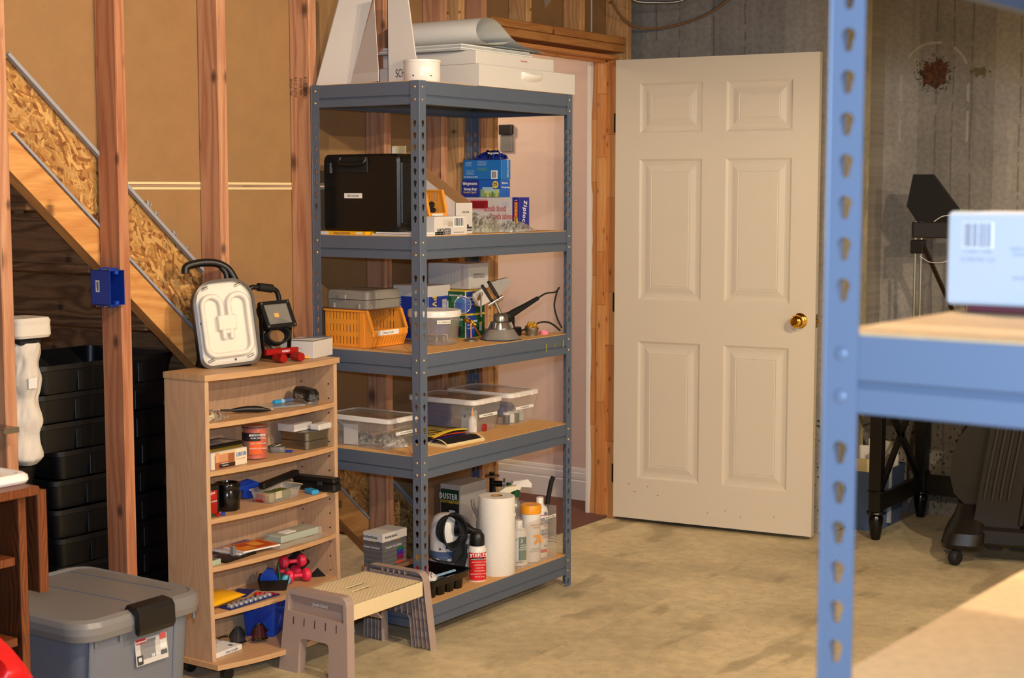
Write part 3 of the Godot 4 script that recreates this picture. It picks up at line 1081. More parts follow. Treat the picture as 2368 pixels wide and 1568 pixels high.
# ---------- steel racks ----------
func keyhole_cell(g: G, w: float, y0: float, open: bool, flip: bool) -> void:
	# one pitch of a punched flange in XY, x from 0 to w, sheet 1.6 mm thick
	var p := 0.0381
	if not open:
		g.box(Vector3(w / 2, y0 + p / 2, -0.0008), Vector3(w, p, 0.0016))
		return
	var c := Vector2(w * 0.54, y0 + p * 0.60)
	var arc := []
	for k in 7:
		var a := PI / 2 + PI * 0.72 * k / 6.0
		arc.append(Vector2(cos(a), sin(a)) * 0.0068)
	arc.append(Vector2(-0.0036, -0.0125))
	arc.append(Vector2(-0.0022, -0.0145))
	arc.append(Vector2(0.0, -0.0148))
	for s in [1.0, -1.0]:
		var pl := []
		var edge := 0.0 if s > 0 else w
		pl.append(Vector2(edge, y0 + p))
		pl.append(Vector2(edge, y0))
		pl.append(Vector2(c.x, y0))
		var rev := arc.duplicate()
		rev.reverse()
		for q in rev:
			pl.append(c + Vector2(q.x * s, q.y))
		pl.append(Vector2(c.x, y0 + p))
		if s < 0:
			pl.reverse()
		g.prism(pl, -0.0016, 0.0)

func post_mesh(h: float, solid: Array) -> ArrayMesh:
	# an angle post, corner at the origin, flanges along +X (front face looks to +Z) and along -Z
	var g := G.new()
	var w := 0.035
	var n := int(h / 0.0381)
	for i in n:
		var y := i * 0.0381
		var op := true
		for s in solid:
			if y + 0.0381 > s[0] and y < s[1]:
				op = false
		keyhole_cell(g, w, y, op, false)
	if h - n * 0.0381 > 0.002:
		g.box(Vector3(w / 2, (h + n * 0.0381) / 2, -0.0008), Vector3(w, h - n * 0.0381, 0.0016))
	# second flange: the same, turned round the corner
	var k := g.v.size()
	var tv := g.v.duplicate()
	var tn := g.n.duplicate()
	var ti := g.ix.duplicate()
	for i in k:
		g.v.append(Vector3(tv[i].z, tv[i].y, -tv[i].x) * Vector3(-1, 1, 1))
		g.n.append(Vector3(-tn[i].z, tn[i].y, -tn[i].x))
		g.uv.append(Vector2.ZERO)
		g.c.append(Color.WHITE)
	for i in range(0, ti.size(), 3):
		g.ix.append_array([k + ti[i], k + ti[i + 2], k + ti[i + 1]])
	# rolled corner
	g.lathe([Vector2(0.0022, 0.0), Vector2(0.0022, h)], 6, Transform3D(Basis.IDENTITY, Vector3(0.0012, 0, -0.0012)))
	return g.mesh()

func beam(parent: Node, a: Vector3, b: Vector3, outward: Vector3, h := 0.073) -> void:
	# folded steel beam from a to b (top outer line), with a step in its face
	var along := (b - a).normalized()
	var L := (b - a).length()
	var xf := Transform3D(Basis(outward, Vector3.UP, outward.cross(Vector3.UP)), a)
	var z1 := L
	if xf.basis.z.dot(along) < 0:
		xf.origin = b
	var g := G.new()
	g.prism([Vector2(-0.026, 0.0), Vector2(-0.026, -0.0016), Vector2(-0.0026, -0.0016), Vector2(-0.0026, -0.0405), Vector2(-0.0066, -0.0445), Vector2(-0.0066, -0.047), Vector2(-0.0026, -0.0505), Vector2(-0.0026, -h + 0.0016), Vector2(-0.018, -h + 0.0016), Vector2(-0.018, -h), Vector2(-0.001, -h), Vector2(0.0, -h + 0.001), Vector2(0.0, -0.0495), Vector2(-0.0045, -0.0465), Vector2(-0.0045, -0.045), Vector2(0.0, -0.0415), Vector2(0.0, -0.001), Vector2(-0.001, 0.0)], 0.0, z1, xf)
	part(parent, "beam", g, M.rack_paint)

func rivet_mesh() -> ArrayMesh:
	var g := G.new()
	g.lathe([Vector2(0.0052, 0.0), Vector2(0.0048, 0.0014), Vector2(0.0032, 0.0026), Vector2(0.0001, 0.0031)], 10, Transform3D(Basis(Vector3.RIGHT, PI / 2), Vector3.ZERO))
	return g.mesh()

func rack(o: Node3D, L: float, D: float, H: float, decks: Array, deck_mat: Material, seams: Array) -> void:
	# corner nearest the camera at the origin; the long side runs to -Z, the short side to -X
	var solid := []
	for d in decks:
		solid.append([d - 0.078, d + 0.004])
	var pm := post_mesh(H, solid)
	var rv := rivet_mesh()
	var spots := [[Vector3(0, 0, 0), Basis(Vector3(-1, 0, 0), Vector3.UP, Vector3(0, 0, 1))], [Vector3(-D, 0, 0), Basis.IDENTITY], [Vector3(0, 0, -L), Basis(Vector3(-1, 0, 0), Vector3.UP, Vector3(0, 0, -1))], [Vector3(-D, 0, -L), Basis(Vector3(1, 0, 0), Vector3.UP, Vector3(0, 0, -1))]]
	for s in spots:
		inst(o, "post", pm, M.rack_edge, Transform3D(s[1], s[0]))
	for d in decks:
		var e := 0.0022
		beam(o, Vector3(-e, d, -e), Vector3(-e, d, -L + e), Vector3(1, 0, 0))
		beam(o, Vector3(-D + e, d, -e), Vector3(-D + e, d, -L + e), Vector3(-1, 0, 0))
		beam(o, Vector3(-e, d, -e), Vector3(-D + e, d, -e), Vector3(0, 0, 1))
		beam(o, Vector3(-e, d, -L + e), Vector3(-D + e, d, -L + e), Vector3(0, 0, -1))
		bx(o, "deck", Vector3(-D / 2, d - 0.0035, -L / 2), Vector3(D - 0.01, 0.011, L - 0.01), deck_mat)
		for y in [d - 0.018, d - 0.058]:
			for q in [[Vector3(-0.019, y, 0.0), 0.0], [Vector3(-D + 0.019, y, 0.0), 0.0], [Vector3(0, y, -0.019), PI / 2], [Vector3(0, y, -L + 0.019), PI / 2]]:
				inst(o, "rivet", rv, M.rivet, Transform3D(Basis(Vector3.UP, q[1]), q[0]))
	for y in seams:
		bx(o, "post_joint", Vector3(-0.018, y, 0.0004), Vector3(0.035, 0.0016, 0.0012), M.ink)

const RX := -3.018
const RZ := -3.886
const DECK := [0.118, 0.617, 0.953, 1.334, 1.830]

func build_main_rack() -> void:
	var o := thing("steel_shelving_rack", "grey steel shelving rack with five particle board shelves full of supplies", "shelving", Vector3(RX, 0, RZ))
	rack(o, 0.914, 0.457, 1.832, DECK, M.particle_board, [])
	# yellow crayon marks on the third front beam
	for q in [[-0.06, -0.002, 0.030], [-0.005, 0.004, 0.012], [0.055, 0.004, 0.026]]:
		patches(o, "crayon_mark", Transform3D(Basis(Vector3.UP, PI / 2), Vector3(0.0, DECK[2] - 0.036, -0.80)), [[q[0], q[1], 0.006, q[2], Color(0.62, 0.60, 0.15)]])

func build_near_rack() -> void:
	var o := thing("steel_shelving_rack", "blurred grey blue steel rack close to the camera at right", "shelving", Vector3(-0.566, 0, -1.343), deg_to_rad(-3.0))
	# here the corner post is the left front one: the long side runs to +X
	var decks := [0.30, 0.655, 1.010, 1.349, 1.760]
	var solid := []
	for d in decks:
		solid.append([d - 0.078, d + 0.004])
	var pm := post_mesh(2.02, solid)
	var rv := rivet_mesh()
	var L := 0.914
	var D := 0.64
	for s in [[Vector3(0, 0, 0), Basis.IDENTITY], [Vector3(L, 0, 0), Basis(Vector3(-1, 0, 0), Vector3.UP, Vector3(0, 0, 1))], [Vector3(0, 0, -D), Basis(Vector3(1, 0, 0), Vector3.UP, Vector3(0, 0, -1))], [Vector3(L, 0, -D), Basis(Vector3(-1, 0, 0), Vector3.UP, Vector3(0, 0, -1))]]:
		inst(o, "post", pm, M.rack_edge, Transform3D(s[1], s[0]))
	for d in decks:
		var e := 0.0022
		beam(o, Vector3(e, d, -e), Vector3(L - e, d, -e), Vector3(0, 0, 1))
		beam(o, Vector3(e, d, -D + e), Vector3(L - e, d, -D + e), Vector3(0, 0, -1))
		beam(o, Vector3(e, d, -e), Vector3(e, d, -D + e), Vector3(-1, 0, 0))
		beam(o, Vector3(L - e, d, -e), Vector3(L - e, d, -D + e), Vector3(1, 0, 0))
		bx(o, "deck", Vector3(L / 2, d - 0.0035, -D / 2), Vector3(L - 0.01, 0.011, D - 0.01), M.particle_board_pale)
		for y in [d - 0.018, d - 0.058]:
			inst(o, "rivet", rv, M.rack_edge, Transform3D(Basis.from_scale(Vector3(1.4, 1.4, 1)), Vector3(0.0185, y, 0.0)))
			inst(o, "rivet", rv, M.rack_edge, Transform3D(Basis.from_scale(Vector3(1.4, 1.4, 1)), Vector3(L - 0.0185, y, 0.0)))
	# a dark red folder and a white carton on it
	var fo := thing("red_folder", "dark red folder lying under the white carton on the near rack", "folder", Vector3(-0.40, 1.352, -1.70), deg_to_rad(-2.5))
	bx(fo, "cover", Vector3(0, 0.0035, 0), Vector3(0.25, 0.007, 0.13), M.maroon, 0.001)
	var w := 0.27
	var h := 0.0995
	var dd := 0.14
	var b := thing("white_carton", "white carton with a barcode on the near rack shelf", "box", Vector3(-0.412, 1.3595, -1.702), deg_to_rad(-2.5))
	bx(b, "carton", Vector3(0, h / 2, 0), Vector3(w, h, dd), M.carton_white, 0.003)
	var f := FR(w, h, dd)
	patches(b, "barcode", f, barcode(0.032, 0.026, -0.101, 0.0255, 3, Color(0.25, 0.24, 0.33), Color(0.90, 0.88, 0.85), 0.001))
	words(b, "4 23601 11480", 0.0035, at2(f, -0.101, 0.008), M.ink_grey, false)
	words(b, "1Z7K0196 120", 0.0045, at2(f, -0.101, -0.001), M.ink_grey, false)
	words(b, "www.officeshop.com", 0.004, at2(f, -0.040, 0.012), M.ink_grey, false)
	words(b, "Distributed by", 0.004, at2(f, -0.046, 0.006), M.ink_grey, false)
	words(b, "Made in USA", 0.004, at2(f, -0.047, -0.019), M.ink_grey, false)
	patches(b, "printed_top", TP(w, h, dd), [[0.035, 0.0, 0.17, 0.12, Color(0.55, 0.06, 0.14)]])
	bx(b, "tape", Vector3(-0.122, h + 0.0006, 0.058), Vector3(0.018, 0.0008, 0.018), M.cream)

# ---------- birch bookcase ----------
const BZ0 := -3.205
const BZ1 := -3.800
const BSH := [0.065, 0.207, 0.352, 0.500, 0.645, 0.790]

func bow(z: float, amt: float) -> float:
	var t := (z - BZ0) / (BZ1 - BZ0)
	return amt * 4.0 * t * (1.0 - t)

func bowed_board(g: G, y: float, th: float, zl: float, zr: float, xb: float, xf: float, amt: float) -> void:
	var top := []
	var bot := []
	var n := 14
	for i in n + 1:
		var z := lerpf(zl, zr, float(i) / n)
		top.append(Vector3(xf + bow(z, amt), y, z))
		bot.append(Vector3(xf + bow(z, amt), y - th, z))
	for i in n:
		g.quad(bot[i], bot[i + 1], top[i + 1], top[i])
		var a := Vector3(xb, y, top[i].z)
		var b := Vector3(xb, y, top[i + 1].z)
		g.quad(a, top[i], top[i + 1], b)
		g.quad(Vector3(xb, y - th, bot[i].z), Vector3(xb, y - th, bot[i + 1].z), bot[i + 1], bot[i])
	g.quad(Vector3(xb, y - th, zl), bot[0], top[0], Vector3(xb, y, zl))
	g.quad(bot[n], Vector3(xb, y - th, zr), Vector3(xb, y, zr), top[n])
	g.quad(Vector3(xb, y - th, zr), Vector3(xb, y - th, zl), Vector3(xb, y, zl), Vector3(xb, y, zr))

func build_bookcase() -> void:
	var o := thing("birch_bookcase", "low birch bookcase on castors with a bowed front and six shelves", "bookcase", Vector3.ZERO)
	var xb := -3.472
	var xf := -3.300
	for k in 2:
		var g := G.new()
		var z := BZ0 - 0.008 if k == 0 else BZ1 + 0.008
		g.prism([Vector2(xb, 0.05), Vector2(xf + 0.012, 0.05), Vector2(xf + 0.004, 0.30), Vector2(xf, 0.55), Vector2(xf, 0.918), Vector2(xb, 0.918)], z - 0.008, z + 0.008)
		part(o, "side_panel", g, M.birch)
	var t := G.new()
	t.grain = 2
	bowed_board(t, 0.937, 0.018, BZ0 + 0.004, BZ1 - 0.010, xb, xf + 0.006, 0.028)
	part(o, "top_board", t, M.birch_edge)
	for i in range(1, 6):
		var g := G.new()
		g.grain = 2
		g.shift = Vector2(0.2 * i, 0.3 * i)
		bowed_board(g, BSH[i], 0.015, BZ0 - 0.016, BZ1 + 0.016, xb + 0.006, xf - 0.002, 0.026)
		part(o, "shelf", g, M.birch_edge)
	var bs := G.new()
	bs.grain = 2
	bowed_board(bs, BSH[0], 0.016, BZ0 + 0.012, BZ1 - 0.005, xb, xf + 0.05, 0.055)
	part(o, "base_board", bs, M.birch_edge)
	bx(o, "back_panel", Vector3(xb + 0.002, 0.49, (BZ0 + BZ1) / 2), Vector3(0.004, 0.86, 0.575), M.birch)
	for z in [BZ0 - 0.045, BZ1 + 0.045]:
		for x in [xb + 0.04, xf + 0.025]:
			var g := G.new()
			g.lathe([Vector2(0.0001, -0.010), Vector2(0.020, -0.010), Vector2(0.0225, -0.006), Vector2(0.0225, 0.006), Vector2(0.020, 0.010), Vector2(0.0001, 0.010)], 16, Transform3D(Basis(Vector3.FORWARD, PI / 2), Vector3(x, 0.0225, z)))
			g.box(Vector3(x, 0.038, z), Vector3(0.026, 0.022, 0.02), 0.003)
			part(o, "castor", g, M.black_plastic)
	# rows of shelf pin holes on the inner side of the far panel
	var hg := G.new()
	for x in [xf - 0.022, xb + 0.03]:
		var y := 0.13
		while y < 0.86:
			hg.lathe([Vector2(0.0026, 0.0), Vector2(0.0026, 0.004)], 8, Transform3D(Basis(Vector3.RIGHT, PI / 2), Vector3(x, y, BZ1 + 0.0135)))
			hg.lathe([Vector2(0.0001, 0.0), Vector2(0.0026, 0.0)], 8, Transform3D(Basis(Vector3.RIGHT, -PI / 2), Vector3(x, y, BZ1 + 0.0165)))
			y += 0.048
	var hp := part(o, "pin_hole", hg, M.bronze)
	hp.set_meta("kind", "stuff")

# ---------- step stool ----------
func stool_end(parent: Node, z_top: float, z_bot: float, outer: float, m: Material) -> void:
	# a moulded end: rounded top, two legs with an arch, a hand recess; leans outwards to the foot
	var e := Node3D.new()
	e.name = "end_panel"
	parent.add_child(e, true)
	var y0 := 0.0
	var H := 0.258
	var th := 0.034
	var place := func(x: float, y: float, z: float) -> Vector3:
		var t := y / H
		return Vector3(x * lerpf(1.08, 0.93, t), y, lerpf(z_bot, z_top, t) + z)
	var g := G.new()
	var cols := [-0.128, -0.092, -0.046, -0.035, 0.035, 0.046, 0.092, 0.128]
	var hw := 0.13
	# outline with arch
	var out := [Vector2(-hw, 0.0), Vector2(-hw + 0.072, 0.0), Vector2(-hw + 0.072, 0.095), Vector2(-hw + 0.076, 0.106), Vector2(-hw + 0.086, 0.110), Vector2(hw - 0.086, 0.110), Vector2(hw - 0.076, 0.106), Vector2(hw - 0.072, 0.095), Vector2(hw - 0.072, 0.0), Vector2(hw, 0.0), Vector2(hw, 0.232), Vector2(hw - 0.005, 0.247), Vector2(hw - 0.016, 0.256), Vector2(hw - 0.03, 0.258), Vector2(-hw + 0.03, 0.258), Vector2(-hw + 0.016, 0.256), Vector2(-hw + 0.005, 0.247), Vector2(-hw, 0.232)]
	var skin := 0.006
	var zo := th / 2 * outer
	var zi := -th / 2 * outer
	# outer skin with the hand recess left open
	var rec := [Vector2(-hw + 0.014, 0.188), Vector2(hw - 0.014, 0.181), Vector2(hw - 0.014, 0.236), Vector2(-hw + 0.014, 0.240)]
	var strips := [[out[17], out[0], out[1], out[2], rec[0], rec[3]], [rec[0], out[2], out[3], out[4], out[5], out[6], out[7], rec[1]], [rec[1], out[7], out[8], out[9], out[10], rec[2]], [rec[2], out[10], out[11], out[12], out[13], out[14], out[15], out[16], out[17], rec[3]]]
	for s in strips:
		var pp := PackedVector2Array(s)
		var t := Geometry2D.triangulate_polygon(pp)
		for i in range(0, t.size(), 3):
			var q := []
			for k in 3:
				q.append(place.call(pp[t[i + k]].x, pp[t[i + k]].y, zo))
			if (q[1] - q[0]).cross(q[2] - q[0]).z * outer < 0:
				q.reverse()
			g.poly(q)
	# rim all round, open towards the inside
	for i in out.size():
		var a: Vector2 = out[i]
		var b: Vector2 = out[(i + 1) % out.size()]
		var q := [place.call(a.x, a.y, zi), place.call(b.x, b.y, zi), place.call(b.x, b.y, zo), place.call(a.x, a.y, zo)]
		if outer < 0:
			q.reverse()
		g.poly(q)
	# recess walls and floor
	var dep := zo - 0.022 * outer
	for i in 4:
		var a: Vector2 = rec[i]
		var b: Vector2 = rec[(i + 1) % 4]
		var q := [place.call(a.x, a.y, zo), place.call(b.x, b.y, zo), place.call(b.x, b.y, dep), place.call(a.x, a.y, dep)]
		if outer < 0:
			q.reverse()
		g.poly(q)
	var qf := []
	for p in rec:
		qf.append(place.call(p.x, p.y, dep))
	if outer < 0:
		qf.reverse()
	g.poly(qf)
	var sh := MeshInstance3D.new()
	sh.name = "shell"
	sh.mesh = g.mesh()
	sh.material_override = m
	e.add_child(sh, true)
	# stiffening ribs on the hollow inside
	var rb := G.new()
	for x in [-0.116, -0.100, -0.084, -0.072, 0.072, 0.084, 0.100, 0.116]:
		rb.quad(place.call(x, 0.004, zo * 0.8), place.call(x, 0.004, zi), place.call(x, 0.172, zi), place.call(x, 0.172, zo * 0.8))
	for y in [0.03, 0.06, 0.09, 0.125, 0.15]:
		for s in [-1.0, 1.0]:
			rb.quad(place.call(s * 0.06, y, zo * 0.8), place.call(s * 0.128, y, zo * 0.8), place.call(s * 0.128, y + 0.012, zi), place.call(s * 0.06, y + 0.012, zi))
	for x in [-0.05, -0.025, 0.0, 0.025, 0.05]:
		rb.quad(place.call(x, 0.112, zo * 0.8), place.call(x, 0.112, zi), place.call(x, 0.172, zi), place.call(x, 0.172, zo * 0.8))
		rb.quad(place.call(x, 0.242, zi), place.call(x, 0.242, zo), place.call(x, 0.256, zo), place.call(x, 0.256, zi))
	var r := MeshInstance3D.new()
	r.name = "ribs"
	r.mesh = rb.mesh()
	r.material_override = m
	r.set_meta("kind", "stuff")
	e.add_child(r, true)
	if outer > 0:
		for k in 5:
			var x := -0.088 + k * 0.044
			var s := G.new()
			var a: Vector3 = place.call(x, 0.148, zo + 0.0004)
			var b: Vector3 = place.call(x, 0.172, zo + 0.0004)
			s.bar(a, b, 0.0026, 0.0006, Vector3.BACK)
			part(e, "slot", s, M.bronze)
		words(e, "Jean Kare", 0.010, Transform3D(Basis.IDENTITY, place.call(0.0, 0.214, dep + 0.0004) as Vector3), M.ink_white, true)

func build_stool() -> void:
	var o := thing("step_stool", "folding plastic step stool with taupe legs and a cream ridged seat", "step stool", Vector3(-3.085, 0, 0))
	stool_end(o, -3.462, -3.442, 1.0, M.stool_grey)
	stool_end(o, -3.835, -3.852, -1.0, M.stool_grey)
	var seat := G.new()
	var zc := -3.648
	var hl := 0.170
	var hw := 0.123
	var xf := Transform3D(Basis(Vector3.RIGHT, -PI / 2), Vector3(0, 0, zc))
	var xs := [-hw, -0.030, -0.016, 0.012, 0.026, hw]
	var ys := [-hl, -0.052, -0.036, 0.036, 0.052, hl]
	var hole := func(i: int, j: int) -> bool: return (i == 1 and (j == 2 or j == 3)) or (i == 3 and (j == 1 or j == 2))
	seat.gridsolid(xs, ys, hole, 0.2285, 0.232, xf)
	for s in [-1.0, 1.0]:
		seat.box(Vector3(s * (hw - 0.003), 0.2075, zc), Vector3(0.0064, 0.049, hl * 2 + 0.0004), 0.0015)
		seat.box(Vector3(0, 0.206, zc + s * (hl - 0.003)), Vector3(hw * 2 - 0.012, 0.050, 0.006), 0.001)
	part(o, "seat", seat, M.stool_cream)
	var rg := G.new()
	var i := 0
	var z := zc + hl - 0.012
	while z > zc - hl + 0.01:
		var x := -hw + 0.014 + (0.007 if i % 2 == 0 else 0.0)
		while x < hw - 0.012:
			var inside := absf(z - zc) < 0.058 and x > -0.04 and x < 0.036
			if not inside:
				rg.bar(Vector3(x - 0.0030, 0.2321, z - 0.0042), Vector3(x + 0.0030, 0.2321, z + 0.0042), 0.0030, 0.0013, Vector3.UP, 0.0005)
			x += 0.0125
		z -= 0.0098
		i += 1
	var r := part(o, "tread_ridges", rg, M.stool_cream)
	r.set_meta("kind", "stuff")
	# folding legs' linkage under the seat
	var lk := G.new()
	lk.bar(Vector3(-0.09, 0.150, zc + 0.11), Vector3(-0.09, 0.188, zc + 0.01), 0.02, 0.006)
	lk.bar(Vector3(0.05, 0.140, zc - 0.02), Vector3(0.05, 0.188, zc + 0.03), 0.05, 0.006)
	lk.bar(Vector3(-0.02, 0.165, zc - 0.16), Vector3(-0.02, 0.180, zc - 0.03), 0.16, 0.005)
	part(o, "fold_link", lk, M.stool_grey)

# ---------- grey tote ----------
func build_tote() -> void:
	var cx := -3.170
	var cz := -2.620
	var o := thing("storage_tote", "large grey plastic storage tote with a lid and black clasp", "storage tote", Vector3(cx, 0, cz))
	var W := 0.47
	var D := 0.385
	var g := G.new()
	var rings := []
	for e in [[0.0, 0.86, 0.04], [0.006, 0.875, 0.045], [0.20, 0.93, 0.055], [0.385, 0.985, 0.06]]:
		rings.append(rrect(W * e[1], D * e[1], e[2], e[0], 6))
	g.loft(rings, true, false)
	part(o, "body", g, M.tote_blue)
	# vertical ribs and lugs under the lid
	for q in [[0.115, 0.008], [-0.165, 0.006]]:
		var rb := G.new()
		rb.bar(Vector3(W * 0.437, 0.02, -q[0]), Vector3(W * 0.493, 0.38, -q[0]), 0.010, 0.014, Vector3.FORWARD, 0.003)
		part(o, "rib", rb, M.tote_blue)
	for z in [0.155, 0.075, -0.175]:
		bx(o, "lug", Vector3(W * 0.497, 0.372, z), Vector3(0.008, 0.034, 0.006), M.tote_grey, 0.001)
	var l := G.new()
	var lr := []
	for e in [[0.378, 1.075, 0.07], [0.395, 1.095, 0.075], [0.412, 1.09, 0.075], [0.424, 1.06, 0.07], [0.430, 1.0, 0.06]]:
		lr.append(rrect(W * e[1], D * (e[1] + 0.03), e[2], e[0], 8))
	l.loft(lr, false, false)
	l.loft([rrect(W, D * 1.03, 0.06, 0.430, 8), rrect(W * 0.97, D, 0.055, 0.426, 8)], false, true)
	var lid := part(o, "lid", l, M.tote_grey)
	for z in [-0.135, 0.005]:
		var gr := G.new()
		gr.bar(Vector3(-W * 0.44, 0.4268, z), Vector3(W * 0.38, 0.4268, z - 0.02), 0.004, 0.0025)
		part(lid, "groove", gr, M.tote_blue)
	var rg := G.new()
	rg.bar(Vector3(-W * 0.46, 0.428, -D * 0.42), Vector3(-W * 0.46, 0.428, 0.1), 0.006, 0.006, Vector3.UP, 0.002)
	part(lid, "ridge", rg, M.tote_grey)
	# black clasp over the long front edge
	var cl := G.new()
	var xr := W * 0.5475
	cl.prism([Vector2(-0.032, 0.432), Vector2(-0.030, 0.426), Vector2(0.004, 0.418), Vector2(0.004, 0.372), Vector2(0.014, 0.366), Vector2(0.022, 0.380), Vector2(0.020, 0.425), Vector2(0.010, 0.438), Vector2(-0.024, 0.442)], -0.062, 0.058, Transform3D(Basis.IDENTITY, Vector3(xr, 0, -0.008)))
	part(o, "clasp", cl, M.black_plastic)
	# shop sticker
	var f := Transform3D(Basis(Vector3.UP, PI / 2) * Basis(Vector3.RIGHT, -0.10), Vector3(W * 0.488 + 0.0015, 0.310, -0.030))
	patches(o, "sticker", f, [[0, 0, 0.108, 0.072, Color(0.80, 0.78, 0.76)], [-0.012, 0.0, 0.05, 0.046, Color(0.52, 0.52, 0.53)], [-0.012, 0.022, 0.056, 0.008, Color(0.45, 0.45, 0.47)], [-0.034, 0.026, 0.034, 0.014, Color(0.72, 0.14, 0.18)], [0.040, 0.024, 0.022, 0.016, Color(0.80, 0.35, 0.35)], [0.040, 0.003, 0.022, 0.022, Color(0.88, 0.88, 0.86)], [0.040, -0.018, 0.022, 0.012, Color(0.35, 0.35, 0.36)], [-0.041, -0.022, 0.020, 0.024, Color(0.22, 0.22, 0.22)], [-0.041, -0.020, 0.010, 0.010, Color(0.85, 0.85, 0.85)]], M.gloss_print)
	words(o, "Rubbermaid", 0.0045, at2(f, -0.034, 0.0245, 0.0022), M.ink_white)
	words(o, "18 Gal", 0.008, at2(f, 0.012, -0.018, 0.0022), M.ink_white)

# ---------- brown cabinet at the left edge ----------
func build_cabinet() -> void:
	var o := thing("walnut_cabinet", "brown wood-grain media cabinet cut off by the left picture edge", "cabinet", Vector3(0, 0, 0))
	var xr := -2.79
	var xl := -3.22
	var zf := -2.19
	var zn := -1.45
	bx(o, "top", Vector3((xr + xl) / 2, 0.815, (zf + zn) / 2), Vector3(xr - xl + 0.02, 0.02, zn - zf), M.walnut_edge, 0.002)
	for z in [zf + 0.020, zn - 0.010]:
		var g := G.new()
		g.box(Vector3((xr + xl) / 2 - 0.015, 0.4025, z), Vector3(xr - xl - 0.03, 0.805, 0.02), 0.001)
		part(o, "side", g, M.walnut)
		bx(o, "edge_band", Vector3(xr - 0.029, 0.4025, z), Vector3(0.002, 0.805, 0.02), M.walnut_edge)
	for y in [0.655, 0.47, 0.10]:
		bx(o, "shelf", Vector3((xr + xl) / 2 - 0.015, y, (zf + zn) / 2 + 0.01), Vector3(xr - xl - 0.035, 0.018, zn - zf - 0.06), M.walnut_edge)
	bx(o, "divider", Vector3((xr + xl) / 2 - 0.02, 0.28, zf + 0.055), Vector3(xr - xl - 0.06, 0.36, 0.018), M.walnut)
	bx(o, "back", Vector3(xl + 0.006, 0.40, (zf + zn) / 2), Vector3(0.006, 0.77, zn - zf - 0.02), M.walnut)
	# board hung on the far side
	var g := G.new()
	g.box(Vector3(xr - 0.058, 0.692, zf - 0.022), Vector3(0.09, 0.235, 0.024), 0.002)
	part(o, "side_leaf", g, M.walnut)
	bx(o, "leaf_edge", Vector3(xr - 0.0125, 0.692, zf - 0.022), Vector3(0.002, 0.235, 0.024), M.walnut_edge)
	var p := thing("plastic_dish", "shallow white plastic dish lying on the brown cabinet", "dish", Vector3(-2.90, 0.826, -2.135))
	var lg := G.new()
	lg.loft([rrect(0.14, 0.15, 0.03, 0.0, 6), rrect(0.148, 0.158, 0.034, 0.006, 6), rrect(0.146, 0.156, 0.034, 0.016, 6), rrect(0.130, 0.14, 0.03, 0.022, 6), rrect(0.11, 0.12, 0.025, 0.022, 6), rrect(0.10, 0.11, 0.022, 0.018, 6)], true, true)
	part(p, "rim", lg, M.white_plastic)
	var wr := thing("white_rail", "white plastic strip on the upper shelf of the brown cabinet", "strip", Vector3(-2.845, 0.6645, -1.80))
	bx(wr, "strip", Vector3(0, 0.011, -0.10), Vector3(0.02, 0.022, 0.40), M.white_plastic, 0.002)
	bx(wr, "cap", Vector3(-0.06, 0.015, -0.06), Vector3(0.07, 0.030, 0.30), M.black_plastic, 0.004)
	var bt := thing("black_recorder", "black device with a pale strip on the middle cabinet shelf", "device", Vector3(-2.90, 0.4795, -1.93))
	bx(bt, "housing", Vector3(0, 0.022, 0.0), Vector3(0.12, 0.044, 0.34), M.black_plastic, 0.012)
	bx(bt, "panel", Vector3(0.02, 0.052, 0.02), Vector3(0.08, 0.016, 0.32), M.black_gloss, 0.006)
	bx(bt, "strip", Vector3(0.061, 0.053, 0.02), Vector3(0.002, 0.014, 0.30), M.tin_grey)
	var rb := thing("red_bag", "red plastic bag with white lettering at the lower left corner", "bag", Vector3(-2.645, 0, -1.955))
	var bg := G.new()
	var nz := fn(91, 2.2, 3)
	bg.sheet(18, 18, func(u: float, v: float) -> Vector3:
		var a := u * PI
		var r := 0.13 * pow(sin(v * PI * 0.5 + 0.02), 0.6)
		var y := 0.515 * cos(v * PI * 0.5) * (1.0 - 0.10 * sin(u * 9.0))
		return Vector3(cos(u * TAU) * r * 0.75, maxf(y, 0.0), sin(u * TAU) * r * 1.25) + Vector3(1, 0.5, 1) * 0.02 * nz.get_noise_3d(u * 2, v * 2, 0) * sin(v * PI))
	part(rb, "bag", bg, M.red_bag)
	words(rb, "Tiny", 0.020, Transform3D(Basis(Vector3.UP, deg_to_rad(55)) * Basis(Vector3.RIGHT, -0.75) * Basis(Vector3.BACK, 0.15), Vector3(0.062, 0.462, -0.010)), M.ink_white, true)

